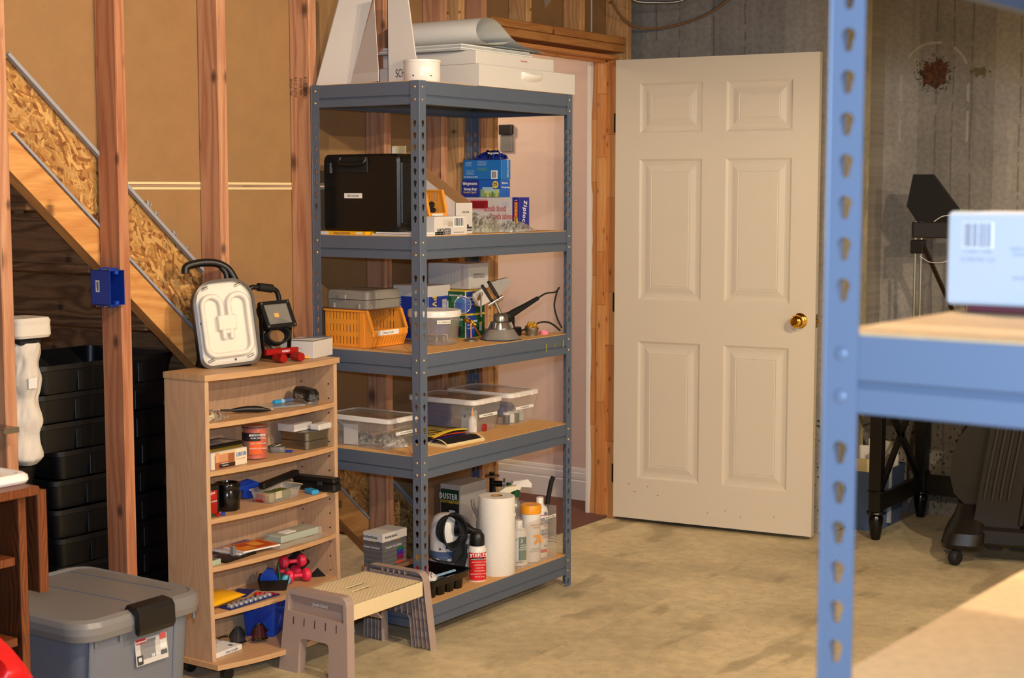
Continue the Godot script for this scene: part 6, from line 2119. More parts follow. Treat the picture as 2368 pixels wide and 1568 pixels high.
func rack_fourth() -> void:
	var Y := 0.6185
	clear_bin("clear_bin", "clear plastic box with white lid at the near end of the fourth shelf", Vector3(-3.318, Y, -4.005), 0.290, 0.108, 0.180, "AC, DC and Usb Cable")
	var n := thing("white_note", "white paper note standing inside the near clear box", "note", Vector3(-3.37, Y + 0.003, -3.95), 0.2)
	bx(n, "paper", Vector3(0, 0.035, 0), Vector3(0.055, 0.07, 0.0012), M.paper)
	for k in 4:
		var o := thing("wrapped_cable", "clear wrapped %s cable coil inside the near clear box" % ["grey", "black", "green", "white"][k], "cable", Vector3(-3.42 + 0.065 * k, Y + 0.003, -4.015 + 0.012 * (k % 2)), k * 0.8, "cables in the near clear box")
		var g := G.new()
		var pts := []
		for i in 24:
			var a := TAU * i / 24
			pts.append(Vector3(0.020 * cos(a), 0.014 + 0.008 * sin(a * 2.0 + k), 0.032 * sin(a)))
		g.tube(pts, 0.006, 6, true)
		part(o, "coil", g, [M.grey_paper, M.black_rubber, M.olive, M.white_plastic][k])
		crumpled(o, "wrap", 0.07, 0.09, 0.035, 60 + k, M.film, 1.5)
	clear_bin("clear_bin", "clear plastic box with white lid full of adhesives, middle of the shelf", Vector3(-3.302, Y, -4.455), 0.300, 0.122, 0.180, "Adhesives and Repair")
	var bl := thing("blue_packet", "deep blue packet standing inside the middle clear box", "packet", Vector3(-3.35, Y + 0.003, -4.408))
	bx(bl, "packet", Vector3(0, 0.045, 0), Vector3(0.12, 0.09, 0.012), M.navy, 0.002)
	var gl := thing("glue_bottle", "white glue bottle with a yellow tip inside the middle clear box", "bottle", Vector3(-3.185, Y + 0.003, -4.40))
	bottle(gl, [[0, 0], [0.016, 0], [0.017, 0.004], [0.017, 0.045], [0.009, 0.056], [0.007, 0.058]], Vector2.ONE, M.white_plastic)
	bottle(gl, [[0.008, 0.056], [0.006, 0.062], [0.002, 0.090], [0, 0.091]], Vector2.ONE, M.orange_lid, "tip")
	var rc := thing("red_stopper", "small red stopper inside the middle clear box", "stopper", Vector3(-3.172, Y + 0.003, -4.452))
	bottle(rc, [[0, 0], [0.011, 0], [0.011, 0.022], [0.009, 0.024], [0, 0.024]], Vector2.ONE, M.red_plastic, "cap")
	var bp := thing("patterned_packet", "grey packet with black dots inside the middle clear box", "packet", Vector3(-3.235, Y + 0.003, -4.45))
	bx(bp, "packet", Vector3(0, 0.035, 0), Vector3(0.06, 0.07, 0.02), M.grey_paper, 0.002)
	patches(bp, "dots", FR(0.06, 0.07, 0.02), [[-0.012, 0.012, 0.010, 0.010, Color(0.1, 0.1, 0.12)], [0.010, -0.012, 0.012, 0.012, Color(0.1, 0.1, 0.12)], [0.014, 0.018, 0.007, 0.007, Color(0.1, 0.1, 0.12)]])
	clear_bin("clear_bin", "clear plastic box with white lid at the far end of the fourth shelf", Vector3(-3.302, Y, -4.690), 0.300, 0.122, 0.190, "IC and Model Paint")
	for k in 4:
		var o := thing("paint_jar", "small %s paint jar inside the far clear box" % ["dark", "white", "green", "grey"][k], "jar", Vector3(-3.20 - 0.002 * k, Y + 0.003, -4.635 - 0.034 * k), 0.0, "paint jars in the far clear box")
		bottle(o, [[0, 0], [0.014, 0], [0.014, 0.030], [0.011, 0.034]], Vector2.ONE, [M.black_plastic, M.paper, M.green_dark, M.grey_paper][k], "jar")
		bottle(o, [[0.0125, 0.033], [0.0125, 0.042], [0, 0.042]], Vector2.ONE, M.white_plastic, "lid")
	var db := thing("dark_pouch", "dark blue pouch lying across the far clear box", "pouch", Vector3(-3.30, Y + 0.0035, -4.70))
	bx(db, "pouch", Vector3(0, 0.040, 0), Vector3(0.14, 0.05, 0.09), M.navy, 0.012)
	# magazines and a cream tray before the middle box
	for k in 6:
		var m := thing("magazine", "%s magazine in the slumped pile before the middle clear box" % ["black", "red", "dark blue", "orange", "black red", "yellow striped"][k], "magazine", Vector3(-3.255 + 0.006 * (k % 3), Y + 0.0045 * k, -4.205 - 0.006 * (k % 2)), deg_to_rad(3.0 * (k % 3) - 3.0), "magazines on the fourth shelf")
		var col: Material = [M.ink, M.red_plastic, M.navy, M.bench_orange, M.ink, M.ink_yellow][k]
		var g := G.new()
		var th := 0.004
		g.sheet(10, 2, func(u: float, v: float) -> Vector3: return Vector3(-0.10 + 0.20 * v, th + 0.010 * (k / 5.0) * sin(u * PI * 0.9), 0.105 - 0.21 * u))
		g.sheet(10, 2, func(u: float, v: float) -> Vector3: return Vector3(-0.10 + 0.20 * (1.0 - v), 0.0003 + 0.010 * (k / 5.0) * sin(u * PI * 0.9), 0.105 - 0.21 * u))
		for s in [0.10, -0.10]:
			g.sheet(10, 1, func(u: float, v: float) -> Vector3: return Vector3(s, lerpf(0.0003, th, v if s > 0 else 1.0 - v) + 0.010 * (k / 5.0) * sin(u * PI * 0.9), 0.105 - 0.21 * u))
		part(m, "pages", g, col)
		if k == 5:
			var pr := G.new()
			var tones := [Color(0.55, 0.46, 0.18), Color(0.12, 0.20, 0.36), Color(0.42, 0.16, 0.12), Color(0.12, 0.12, 0.13), Color(0.26, 0.40, 0.44)]
			for i in 10:
				pr.tone = lin(tones[i % 5])
				var z0 := 0.10 - 0.02 * i
				var y0 := th + 0.0008 + 0.010 * sin((0.105 - z0) / 0.21 * PI * 0.9)
				var y1 := th + 0.0008 + 0.010 * sin((0.105 - z0 + 0.012) / 0.21 * PI * 0.9)
				pr.quad(Vector3(-0.09, y0, z0), Vector3(0.085, y0, z0), Vector3(0.085, y1, z0 - 0.012), Vector3(-0.09, y1, z0 - 0.012))
			part(m, "cover_print", pr, M.print)
	var ct := thing("sanding_block", "cream plastic holder with a black curved pad at the shelf edge", "sanding block", Vector3(-3.098, Y, -4.185), deg_to_rad(90 - 4))
	var cg := G.new()
	cg.prism([Vector2(-0.044, 0), Vector2(0.044, 0), Vector2(0.046, 0.006), Vector2(0.042, 0.012), Vector2(0.036, 0.010), Vector2(-0.036, 0.010), Vector2(-0.042, 0.012), Vector2(-0.046, 0.006)], -0.1, 0.1, Transform3D(Basis(Vector3.UP, PI / 2), Vector3.ZERO))
	part(ct, "frame", cg, M.cream)
	var pd := G.new()
	pd.sheet(3, 14, func(u: float, v: float) -> Vector3: return Vector3(-0.092 + 0.184 * v, 0.0108 + 0.012 * sin(u * PI) , 0.036 - 0.072 * u))
	part(ct, "pad", pd, M.black_rubber)
	for s in [-1.0, 1.0]:
		var eg := G.new()
		eg.sheet(8, 1, func(u: float, v: float) -> Vector3: return Vector3(s * (0.092 + 0.008 * v), 0.012 + 0.014 * sin(u * PI), (0.040 - 0.08 * u) * s))
		part(ct, "end_clip", eg, M.cream)

func rack_bottom() -> void:
	var Y := 0.1195
	# cleaning kit carton
	var c := carton("computer_care_box", "grey carton with white top and colour stripes at the rack's back left", "box", Vector3(-3.373, Y + 0.05, -4.133), 0.085, 0.122, 0.135, M.care_grey)
	bx(c, "top_band", Vector3(0, 0.1075, 0), Vector3(0.0862, 0.030, 0.1362), M.white_card)
	for q in [[FR(0.0864, 0.122, 0.1364), 0.084], [RT(0.0864, 0.122, 0.1364), 0.134]]:
		var f: Transform3D = q[0]
		var w: float = q[1]
		var rows := []
		for i in 5:
			rows.append([0, 0.016 - 0.017 * i, w, 0.0009, Color(0.60, 0.60, 0.60)])
		for i in 6:
			rows.append([w * (0.10 + 0.08 * i) - 0.01, 0.0315, w * 0.08, 0.0022, [Color(0.80, 0.30, 0.10), Color(0.85, 0.55, 0.10), Color(0.80, 0.75, 0.15), Color(0.25, 0.55, 0.25), Color(0.15, 0.3, 0.6), Color(0.4, 0.15, 0.5)][i]])
		if w > 0.1:
			for i in 5:
				rows.append([0.030, -0.004 - 0.0085 * i, 0.034, 0.0085, [Color(0.06, 0.42, 0.16), Color(0.10, 0.22, 0.62), Color(0.25, 0.10, 0.52), Color(0.42, 0.08, 0.38), Color(0.50, 0.08, 0.16)][i]])
			rows.append([0.030, -0.052, 0.06, 0.006, Color(0.86, 0.26, 0.10)])
		else:
			rows.append([-0.008, -0.050, 0.024, 0.010, Color(0.04, 0.32, 0.12)])
		patches(c, "stripes", f, rows)
		words(c, "PerfectData", 0.0085, at2(f, -w * 0.15, 0.046), M.ink)
		words(c, "Computer Care System", 0.0065 if w < 0.1 else 0.008, f * Transform3D(Basis.from_scale(Vector3(0.8, 1, 1)), Vector3(-w * 0.06, 0.010, 0.0012)), M.ink_white, false)
	var st := thing("white_cord_box", "plain brown carton under the grey cleaning kit carton", "box", Vector3(-3.373, Y, -4.133))
	bx(st, "carton", Vector3(0, 0.0245, 0), Vector3(0.095, 0.049, 0.15), M.cardboard_dark, 0.001)
	# duster carton
	var d := carton("duster_box", "white carton with a dark photo panel lettered duster", "box", Vector3(-3.362, Y, -4.588), 0.094, 0.275, 0.168, M.grey_card)
	var df := FR(0.094, 0.275, 0.168)
	patches(d, "photo_panel", df, [[-0.002, -0.006, 0.084, 0.250, Color(0.09, 0.12, 0.10)], [-0.002, 0.095, 0.084, 0.045, Color(0.07, 0.22, 0.12)], [0.010, 0.020, 0.020, 0.034, Color(0.80, 0.80, 0.80)], [0.008, 0.036, 0.028, 0.010, Color(0.86, 0.86, 0.86)], [-0.016, 0.036, 0.022, 0.006, Color(0.02, 0.02, 0.02)], [0.010, -0.004, 0.028, 0.018, Color(0.40, 0.40, 0.16)], [-0.020, 0.010, 0.008, 0.040, Color(0.02, 0.02, 0.02)], [-0.002, -0.090, 0.084, 0.05, Color(0.10, 0.24, 0.12)]])
	words(d, "DUSTER", 0.021, df * Transform3D(Basis.from_scale(Vector3(0.8, 1, 1)), Vector3(-0.008, 0.092, 0.0016)), M.ink_white)
	words(d, "Environmentally friendly", 0.0055, at2(df, -0.002, 0.076, 0.0016), M.ink_yellow, false)
	words(d, "reusable computer duster", 0.0055, at2(df, -0.002, 0.070, 0.0016), M.ink_yellow, false)
	# cardboard flap leaning on the carton's back
	var fl := thing("cardboard_sheet", "bent brown cardboard sheet behind the duster carton", "cardboard", Vector3(-3.452, Y, -4.60))
	var fg := G.new()
	fg.sheet(12, 3, func(u: float, v: float) -> Vector3: return Vector3(-0.006 + 0.020 * sin(u * 2.5) * v, 0.02 + 0.33 * v + 0.05 * u * v, 0.16 - 0.32 * u))
	part(fl, "sheet", fg, M.cardboard_dark)
	# vacuum blower with its cord
	var b := thing("electric_duster", "white electric air duster wrapped in its black cord and nozzle", "air duster", Vector3(-3.245, Y, -4.315), deg_to_rad(30))
	bottle(b, [[0, 0], [0.050, 0], [0.054, 0.004], [0.054, 0.150], [0.050, 0.185], [0.040, 0.205], [0.022, 0.214], [0, 0.215]], Vector2.ONE, M.white_plastic, "body")
	bottle(b, [[0.0545, 0.060], [0.0545, 0.085]], Vector2.ONE, M.slate_blue, "band")
	var nz := G.new()
	nz.tube([Vector3(0.045, 0.170, 0.025), Vector3(0.070, 0.168, 0.030), Vector3(0.105, 0.160, 0.034), Vector3(0.135, 0.157, 0.036)], [0.034, 0.026, 0.010, 0.006], 14)
	part(b, "nozzle", nz, M.black_plastic)
	var cd := G.new()
	for k in 5:
		var pts := []
		for i in 30:
			var a := TAU * i / 30
			pts.append(Vector3(0.020 + 0.042 * cos(a) + 0.006 * k, 0.165 + (0.050 + 0.004 * k) * sin(a), 0.058 + 0.004 * k + 0.010 * cos(a * 2.0 + k)))
		cd.tube(pts, 0.0042, 6, true)
	cd.tube(cable([Vector3(0.06, 0.14, 0.07), Vector3(0.075, 0.09, 0.075), Vector3(0.04, 0.055, 0.075), Vector3(-0.03, 0.06, 0.065), Vector3(-0.06, 0.085, 0.03)]), 0.004, 6)
	part(b, "cord", cd, M.black_rubber)
	for q in [Vector3(-0.012, 0.095, 0.0535), Vector3(0.012, 0.10, 0.0535)]:
		var vg := G.new()
		vg.lathe([Vector2(0.0001, 0.0), Vector2(0.004, 0.0)], 10, Transform3D(Basis(Vector3.RIGHT, -PI / 2), q))
		part(b, "screw_hole", vg, M.ink)
	patches(b, "label_plate", Transform3D(Basis.IDENTITY, Vector3(0, 0.050, 0.0555)), [[0, 0, 0.030, 0.022, Color(0.30, 0.34, 0.40)], [0, -0.018, 0.04, 0.002, Color(0.75, 0.2, 0.2)]])
	# flared black nozzle attachment leaning on the blower
	var na := thing("flared_nozzle", "flat black flared nozzle leaning on a white bottle", "nozzle", Vector3(-3.150, Y, -4.300), deg_to_rad(40))
	var ng := G.new()
	ng.prism([Vector2(-0.045, 0.060), Vector2(-0.005, 0.004), Vector2(0.008, 0.060), Vector2(0.012, 0.115), Vector2(-0.012, 0.118), Vector2(-0.038, 0.085)], -0.012, 0.012)
	part(na, "cone", ng, M.black_plastic)
	var nt := G.new()
	nt.tube([Vector3(0.0, 0.108, 0), Vector3(0.055, 0.112, 0)], 0.008, 10)
	part(na, "neck", nt, M.case_grey)
	# squat white bottle with a blue band behind it
	var wb := thing("white_jug", "squat white bottle with a blue label behind the flared nozzle", "bottle", Vector3(-3.235, Y, -4.420))
	bottle(wb, [[0, 0], [0.040, 0], [0.042, 0.004], [0.042, 0.105], [0.036, 0.128], [0.016, 0.140], [0.014, 0.158], [0, 0.158]], Vector2.ONE, M.white_plastic)
	cyl_print(wb, "label", 0.0424, 0.040, 0.060, 0.3, 1.6, Color(0.14, 0.28, 0.50))
	# dark seedling tray with odds and ends
	var tr := thing("black_seed_tray", "shallow black plastic tray with cell bottoms at the rack's near corner", "tray", Vector3(-3.145, Y, -4.085))
	var tg := G.new()
	var TW := 0.205
	var TD := 0.235
	tg.loft([rrect(TW * 0.90, TD * 0.90, 0.016, 0.038, 3), rrect(TW * 0.97, TD * 0.97, 0.018, 0.062, 3), rrect(TW + 0.006, TD + 0.006, 0.02, 0.063, 3), rrect(TW + 0.006, TD + 0.006, 0.02, 0.066, 3), rrect(TW * 0.97, TD * 0.97, 0.018, 0.066, 3), rrect(TW * 0.90, TD * 0.90, 0.016, 0.041, 3)], true, true)
	part(tr, "rim", tg, M.black_gloss)
	for i in 3:
		for j in 4:
			var cell := G.new()
			cell.loft([rrect(0.044, 0.040, 0.012, 0.0, 4), rrect(0.050, 0.046, 0.014, 0.039, 4)], true, true)
			inst(tr, "cell", cell.mesh(), M.black_gloss, Transform3D(Basis.IDENTITY, Vector3(-0.058 + 0.058 * i, 0, 0.076 - 0.0505 * j)))
	var od := [["white_spoon", "white oval scoop lying in the black seed tray", M.white_plastic, Vector3(-3.13, Y + 0.043, -4.07)], ["blue_cloth", "folded dark blue cloth in the black seed tray", M.slate_blue, Vector3(-3.18, Y + 0.043, -4.04)], ["paper_tag", "crumpled white paper tag at the near end of the seed tray", M.paper, Vector3(-3.105, Y + 0.043, -4.005)]]
	for q in od:
		var o := thing(q[0], q[1], q[0].split("_")[1], q[3], 0.5)
		crumpled(o, "piece", 0.055 if q[0] != "blue_cloth" else 0.085, 0.060, 0.024, q[0].length(), q[2], 0.5)
	var bs := thing("blue_strip", "pale blue strip sticking up in the black seed tray", "strip", Vector3(-3.10, Y + 0.044, -4.115), 0.9)
	var bsg := G.new()
	bsg.bar(Vector3(-0.04, 0.004, 0), Vector3(0.04, 0.022, 0), 0.014, 0.004)
	part(bs, "strip", bsg, M.pale_blue)
	# red and white air can
	var can := thing("air_can", "red and white compressed air can with a black trigger cap", "spray can", Vector3(-3.083, Y, -4.286))
	bottle(can, [[0, 0], [0.031, 0], [0.0325, 0.003], [0.0325, 0.108], [0.030, 0.116], [0.029, 0.118], [0.026, 0.124], [0.023, 0.126], [0.021, 0.134], [0, 0.134]], Vector2.ONE, M.white_plastic, "can")
	cyl_print(can, "red_label", 0.0328, 0.006, 0.104, -0.35, 2.05, Color(0.84, 0.13, 0.10))
	cyl_print(can, "black_band", 0.0330, 0.079, 0.087, 0.1, 1.6, Color(0.10, 0.08, 0.08))
	var ca := Basis(Vector3.UP, deg_to_rad(44))
	words(can, "STAPLES", 0.0125, Transform3D(ca * Basis.from_scale(Vector3(0.9, 1, 1)), ca * Vector3(0, 0.096, 0.0335)), M.ink_white)
	for i in 7:
		words(can, ["compressed gas duster", "removes dust and lint", "non flammable", "ozone safe", "for electronics", "contents under pressure", "NET WT 10 oz"][i], 0.0042, Transform3D(ca, ca * Vector3(0.004, 0.083 - 0.0105 * i, 0.0337)), M.ink_white, false)
	bottle(can, [[0.026, 0.126], [0.027, 0.130], [0.027, 0.150], [0.025, 0.164], [0.018, 0.172], [0, 0.173]], Vector2.ONE, M.black_plastic, "trigger_cap")
	var cr := G.new()
	cr.tube([ca * Vector3(-0.022, 0.160, 0.0), ca * Vector3(-0.065, 0.164, 0.0)], 0.0012, 6)
	cr.tube([ca * Vector3(-0.020, 0.156, 0.004), ca * Vector3(-0.06, 0.152, 0.006)], 0.0012, 6)
	part(can, "straw", cr, M.black_plastic)
	# grey hook tool behind the can
	var hk := thing("grey_hook", "bent grey plastic handle behind the air can", "handle", Vector3(-3.150, Y, -4.385))
	var hkg := G.new()
	hkg.tube(cable([Vector3(0, 0.002, 0), Vector3(0.0, 0.16, 0.0), Vector3(-0.002, 0.20, -0.004), Vector3(-0.012, 0.235, 0.010), Vector3(-0.016, 0.262, 0.012)]), 0.007, 8)
	part(hk, "handle", hkg, M.case_grey)
	# dropper bottle
	var dr := thing("dropper_bottle", "small clear dropper bottle with black cap behind the towel roll", "bottle", Vector3(-3.255, Y, -4.640))
	bottle(dr, [[0, 0], [0.022, 0], [0.022, 0.170], [0.012, 0.190], [0.010, 0.195]], Vector2.ONE, M.clear_cloudy)
	bottle(dr, [[0.011, 0.190], [0.011, 0.225], [0.005, 0.230], [0.003, 0.260], [0, 0.262]], Vector2.ONE, M.black_plastic, "cap")
	# paper towel roll
	var r := thing("paper_towel_roll", "standing roll of white paper towels at the shelf edge", "paper towels", Vector3(-3.087, Y, -4.412))
	var pg := G.new()
	var R := 0.0655
	pg.lathe([Vector2(0.021, 0.0), Vector2(R - 0.002, 0.0), Vector2(R, 0.003), Vector2(R, 0.277), Vector2(R - 0.002, 0.280), Vector2(0.021, 0.280)], 48)
	part(r, "paper", pg, M.towel_paper)
	var tb := G.new()
	tb.lathe([Vector2(0.0205, 0.281), Vector2(0.0185, 0.281), Vector2(0.0185, 0.001)], 24)
	part(r, "core", tb, M.cardboard)
	# acrylic bin holding bottles
	var a := thing("acrylic_bin", "clear acrylic bin around the cleaning bottles", "bin", Vector3(-3.135, Y, -4.610))
	var AW := 0.195
	var AD := 0.236
	var AH := 0.165
	var aw := G.new()
	aw.box(Vector3(0, 0.0015, 0), Vector3(AW, 0.003, AD))
	part(a, "bottom", aw, M.acrylic)
	for q in [[Vector3(AW / 2, AH / 2, 0), Vector3(0.002, AH, AD)], [Vector3(-AW / 2, AH / 2 + 0.03, 0), Vector3(0.002, AH + 0.06, AD)], [Vector3(0, AH / 2 + 0.015, AD / 2), Vector3(AW, AH + 0.03, 0.002)], [Vector3(0, AH / 2 + 0.015, -AD / 2), Vector3(AW, AH + 0.03, 0.002)]]:
		bx(a, "wall", q[0], q[1], M.acrylic)
	patches(a, "label_strip", Transform3D(Basis(Vector3.UP, PI / 2), Vector3(AW / 2 + 0.0012, AH - 0.004, -0.075)), [[0, 0, 0.075, 0.011, Color(0.93, 0.92, 0.88)]])
	words(a, "Cleaning and Sanders", 0.005, Transform3D(Basis(Vector3.UP, PI / 2), Vector3(AW / 2 + 0.002, AH - 0.004, -0.075)), M.ink, false)
	var Z := Y + 0.0035
	var cam_t := Basis(Vector3.UP, deg_to_rad(42))
	var pb := thing("polish_bottle", "small white bottle with a green and white label lettered 3", "bottle", Vector3(-3.083, Z, -4.545))
	bottle(pb, [[0, 0], [0.032, 0], [0.034, 0.004], [0.034, 0.118], [0.030, 0.130], [0.016, 0.136], [0.0145, 0.138], [0.0145, 0.162], [0.013, 0.164], [0, 0.164]], Vector2(1.0, 1.0), M.white_plastic)
	cyl_print(pb, "green_label", 0.0344, 0.022, 0.108, 0.0, 0.95, Color(0.16, 0.42, 0.36))
	cyl_print(pb, "white_label", 0.0344, 0.026, 0.108, 0.95, 2.0, Color(0.88, 0.88, 0.90))
	var gb2 := Basis(Vector3.UP, deg_to_rad(63))
	words(pb, "3", 0.013, Transform3D(gb2, gb2 * Vector3(-0.006, 0.094, 0.0350)), M.ink_white)
	for i in 3:
		words(pb, ["HEAVY", "MASKER", "REMOVER"][i], 0.005, Transform3D(gb2, gb2 * Vector3(0.0, 0.078 - 0.008 * i, 0.0352)), M.ink_white)
	var gb3 := Basis(Vector3.UP, deg_to_rad(20))
	words(pb, "er of", 0.007, Transform3D(gb3, gb3 * Vector3(-0.004, 0.100, 0.0352)), M.ink, false)
	words(pb, "PLASTIC", 0.005, Transform3D(cam_t, cam_t * Vector3(0, 0.016, 0.0352)), M.ink)
	var wp := thing("wipes_canister", "tall white wipes canister with an orange lid and arrow", "canister", Vector3(-3.080, Z, -4.622))
	bottle(wp, [[0, 0], [0.034, 0], [0.036, 0.004], [0.036, 0.180]], Vector2.ONE, M.white_plastic, "body")
	bottle(wp, [[0.0365, 0.178], [0.0385, 0.180], [0.0385, 0.206], [0.036, 0.210], [0.030, 0.209], [0, 0.209]], Vector2.ONE, M.orange_lid, "lid")
	var wz := Basis(Vector3.UP, deg_to_rad(62))
	var arw := Transform3D(wz, wz * Vector3(0.004, 0.085, 0.0368))
	var ag := G.new()
	ag.prism([Vector2(-0.004, -0.020), Vector2(0.014, -0.002), Vector2(0.016, -0.014), Vector2(0.024, -0.014), Vector2(0.020, 0.017), Vector2(-0.012, 0.018), Vector2(-0.014, 0.010), Vector2(0.003, 0.008), Vector2(-0.012, -0.013)], 0.0, 0.0004, arw)
	part(wp, "arrow_print", ag, M.orange_lid)
	for i in 2:
		words(wp, ["disinfecting", "wipes"][i], 0.0065, Transform3D(wz, wz * Vector3(0.002, 0.140 - 0.010 * i, 0.0368)), M.ink_orange, false)
		words(wp, ["kills 99.9% of", "household germs"][i], 0.0048, Transform3D(wz, wz * Vector3(0.002, 0.050 - 0.008 * i, 0.0368)), M.ink_grey, false)
	var al := thing("alcohol_bottle", "white bottle lettered isopropyl alcohol with a white cap", "bottle", Vector3(-3.088, Z, -4.694))
	bottle(al, [[0, 0], [0.030, 0], [0.032, 0.003], [0.032, 0.170], [0.028, 0.186], [0.016, 0.194], [0.0145, 0.196], [0.0145, 0.222], [0.013, 0.224], [0, 0.224]], Vector2(0.9, 1.05), M.white_plastic)
	var az := Basis(Vector3.UP, deg_to_rad(70))
	for q in [["MA", 0.168, 0.011, M.ink_blue], ["ISOPROPYL", 0.146, 0.0115, M.ink_blue], ["ALCOHOL", 0.132, 0.0115, M.ink_blue], ["antiseptic", 0.121, 0.005, M.ink_red], ["ALCOOL", 0.104, 0.0115, M.ink_blue], ["ISOPROPYLIQUE", 0.090, 0.0105, M.ink_blue], ["antiseptique", 0.079, 0.005, M.ink_red], ["500 ml", 0.046, 0.006, M.ink_blue]]:
		words(al, q[0], q[2], Transform3D(az * Basis.from_scale(Vector3(0.62, 1, 1)), az * Vector3(0.002, q[1], 0.0345)), q[3])
	cyl_print(al, "red_band", 0.0323, 0.020, 0.032, -0.2, 1.7, Color(0.82, 0.16, 0.12), Vector2(0.9, 1.05))
	cyl_print(al, "red_line", 0.0323, 0.159, 0.162, -0.2, 1.7, Color(0.82, 0.16, 0.12), Vector2(0.9, 1.05))
	var sp := thing("spray_bottle", "white spray bottle with cream trigger and green collar in the bin", "spray bottle", Vector3(-3.168, Z, -4.575), deg_to_rad(-8))
	bottle(sp, [[0, 0], [0.032, 0], [0.034, 0.004], [0.034, 0.120], [0.020, 0.165], [0.014, 0.180], [0.014, 0.205]], Vector2.ONE, M.clear_cloudy)
	bottle(sp, [[0.0165, 0.195], [0.0165, 0.222], [0.012, 0.226]], Vector2.ONE, M.cream_white, "collar")
	var sg := G.new()
	sg.prism([Vector2(-0.014, 0.222), Vector2(0.012, 0.222), Vector2(0.014, 0.250), Vector2(0.050, 0.262), Vector2(0.048, 0.276), Vector2(0.0, 0.272), Vector2(-0.022, 0.258)], -0.011, 0.011, Transform3D(Basis(Vector3.UP, PI * 0.35), Vector3.ZERO))
	part(sp, "head", sg, M.cream_white)
	var tr2 := G.new()
	tr2.tube([Basis(Vector3.UP, PI * 0.35) * Vector3(0.022, 0.252, 0), Basis(Vector3.UP, PI * 0.35) * Vector3(0.020, 0.236, 0), Basis(Vector3.UP, PI * 0.35) * Vector3(0.028, 0.215, 0)], 0.004, 8)
	part(sp, "trigger", tr2, M.white_plastic)
	var s2 := thing("green_sprayer", "white trigger sprayer with a dark green collar behind the wipes", "spray bottle", Vector3(-3.176, Z, -4.660), deg_to_rad(-14))
	bottle(s2, [[0, 0], [0.032, 0], [0.034, 0.004], [0.034, 0.150], [0.018, 0.195], [0.013, 0.205], [0.013, 0.222]], Vector2.ONE, M.clear_cloudy)
	bottle(s2, [[0.017, 0.222], [0.017, 0.246], [0.012, 0.250]], Vector2.ONE, M.green_dark, "collar")
	var s2g := G.new()
	s2g.prism([Vector2(-0.016, 0.248), Vector2(0.016, 0.248), Vector2(0.020, 0.258), Vector2(0.062, 0.252), Vector2(0.064, 0.266), Vector2(0.048, 0.284), Vector2(-0.012, 0.282), Vector2(-0.022, 0.266)], -0.012, 0.012, Transform3D(Basis(Vector3.UP, PI * 0.42), Vector3.ZERO))
	part(s2, "head", s2g, M.white_plastic)
	bx(s2, "nozzle_cap", Vector3(-0.006, 0.270, 0.028), Vector3(0.018, 0.014, 0.012), M.green_dark, 0.002)
	# wire-toothed black brush hung on the far post
	var br := thing("black_brush", "long black brush with curved teeth leaning at the far post", "brush", Vector3(-3.072, Y, -4.757))
	var bg := G.new()
	bg.tube(cable([Vector3(0.0, 0.295, -0.004), Vector3(-0.008, 0.270, 0.0), Vector3(-0.016, 0.215, 0.006), Vector3(-0.022, 0.160, 0.010), Vector3(-0.020, 0.110, 0.012), Vector3(-0.030, 0.060, 0.014), Vector3(-0.036, 0.020, 0.014)]), 0.009, 8)
	part(br, "handle", bg, M.black_rubber)
	for k in 7:
		var tg2 := G.new()
		var y := 0.046 + 0.011 * k
		tg2.tube([Vector3(-0.026, y, 0.012), Vector3(-0.004, y + 0.004, -0.004), Vector3(0.010, y - 0.002, -0.012)], 0.0022, 6)
		part(br, "tooth", tg2, M.black_rubber)
	# plumbing valve beyond the bin
	var vv := thing("black_valve", "black plumbing valve with round wheels behind the towel roll", "valve", Vector3(-3.335, Y, -4.735))
	var vg2 := G.new()
	vg2.tube([Vector3(0, 0.002, 0), Vector3(0, 0.29, 0)], 0.011, 10)
	vg2.tube([Vector3(0, 0.245, 0), Vector3(0.035, 0.245, -0.020)], 0.012, 10)
	part(vv, "pipe", vg2, M.black_gloss)
	bottle(vv, [[0, 0.272], [0.028, 0.272], [0.028, 0.278], [0, 0.278]], Vector2.ONE, M.cardboard_dark, "wheel")
	var vw := G.new()
	vw.lathe([Vector2(0.0001, 0), Vector2(0.022, 0), Vector2(0.022, 0.006), Vector2(0.0001, 0.006)], 16, Transform3D(Basis(Vector3(0.5, 0, 0.86).normalized(), -PI / 2), Vector3(0.038, 0.245, -0.022)))
	part(vv, "wheel", vw, M.tin_grey)
	# gaudy packet squeezed behind the near post
	var gp := carton("gaudy_packet", "narrow packet in orange, red and blue behind the rack's near post", "packet", Vector3(-3.048, Y, -3.925), 0.046, 0.185, 0.012, M.orange_lid)
	for q in [FR(0.046, 0.185, 0.012), RT(0.046, 0.185, 0.012)]:
		var w: float = 0.046 if q == FR(0.046, 0.185, 0.012) else 0.012
		patches(gp, "bands", q, [[0, 0.020, w, 0.045, Color(0.82, 0.12, 0.08)], [0, -0.022, w, 0.038, Color(0.85, 0.80, 0.74)], [0, -0.058, w, 0.034, Color(0.12, 0.14, 0.50)]])
	# white crumpled bag on the floor between bookcase and rack
	var wbg := thing("white_bag", "crumpled white bag on the floor between bookcase and rack", "bag", Vector3(-3.352, 0.0, -3.846))
	crumpled(wbg, "film", 0.13, 0.05, 0.19, 77, M.paper, 0.25)

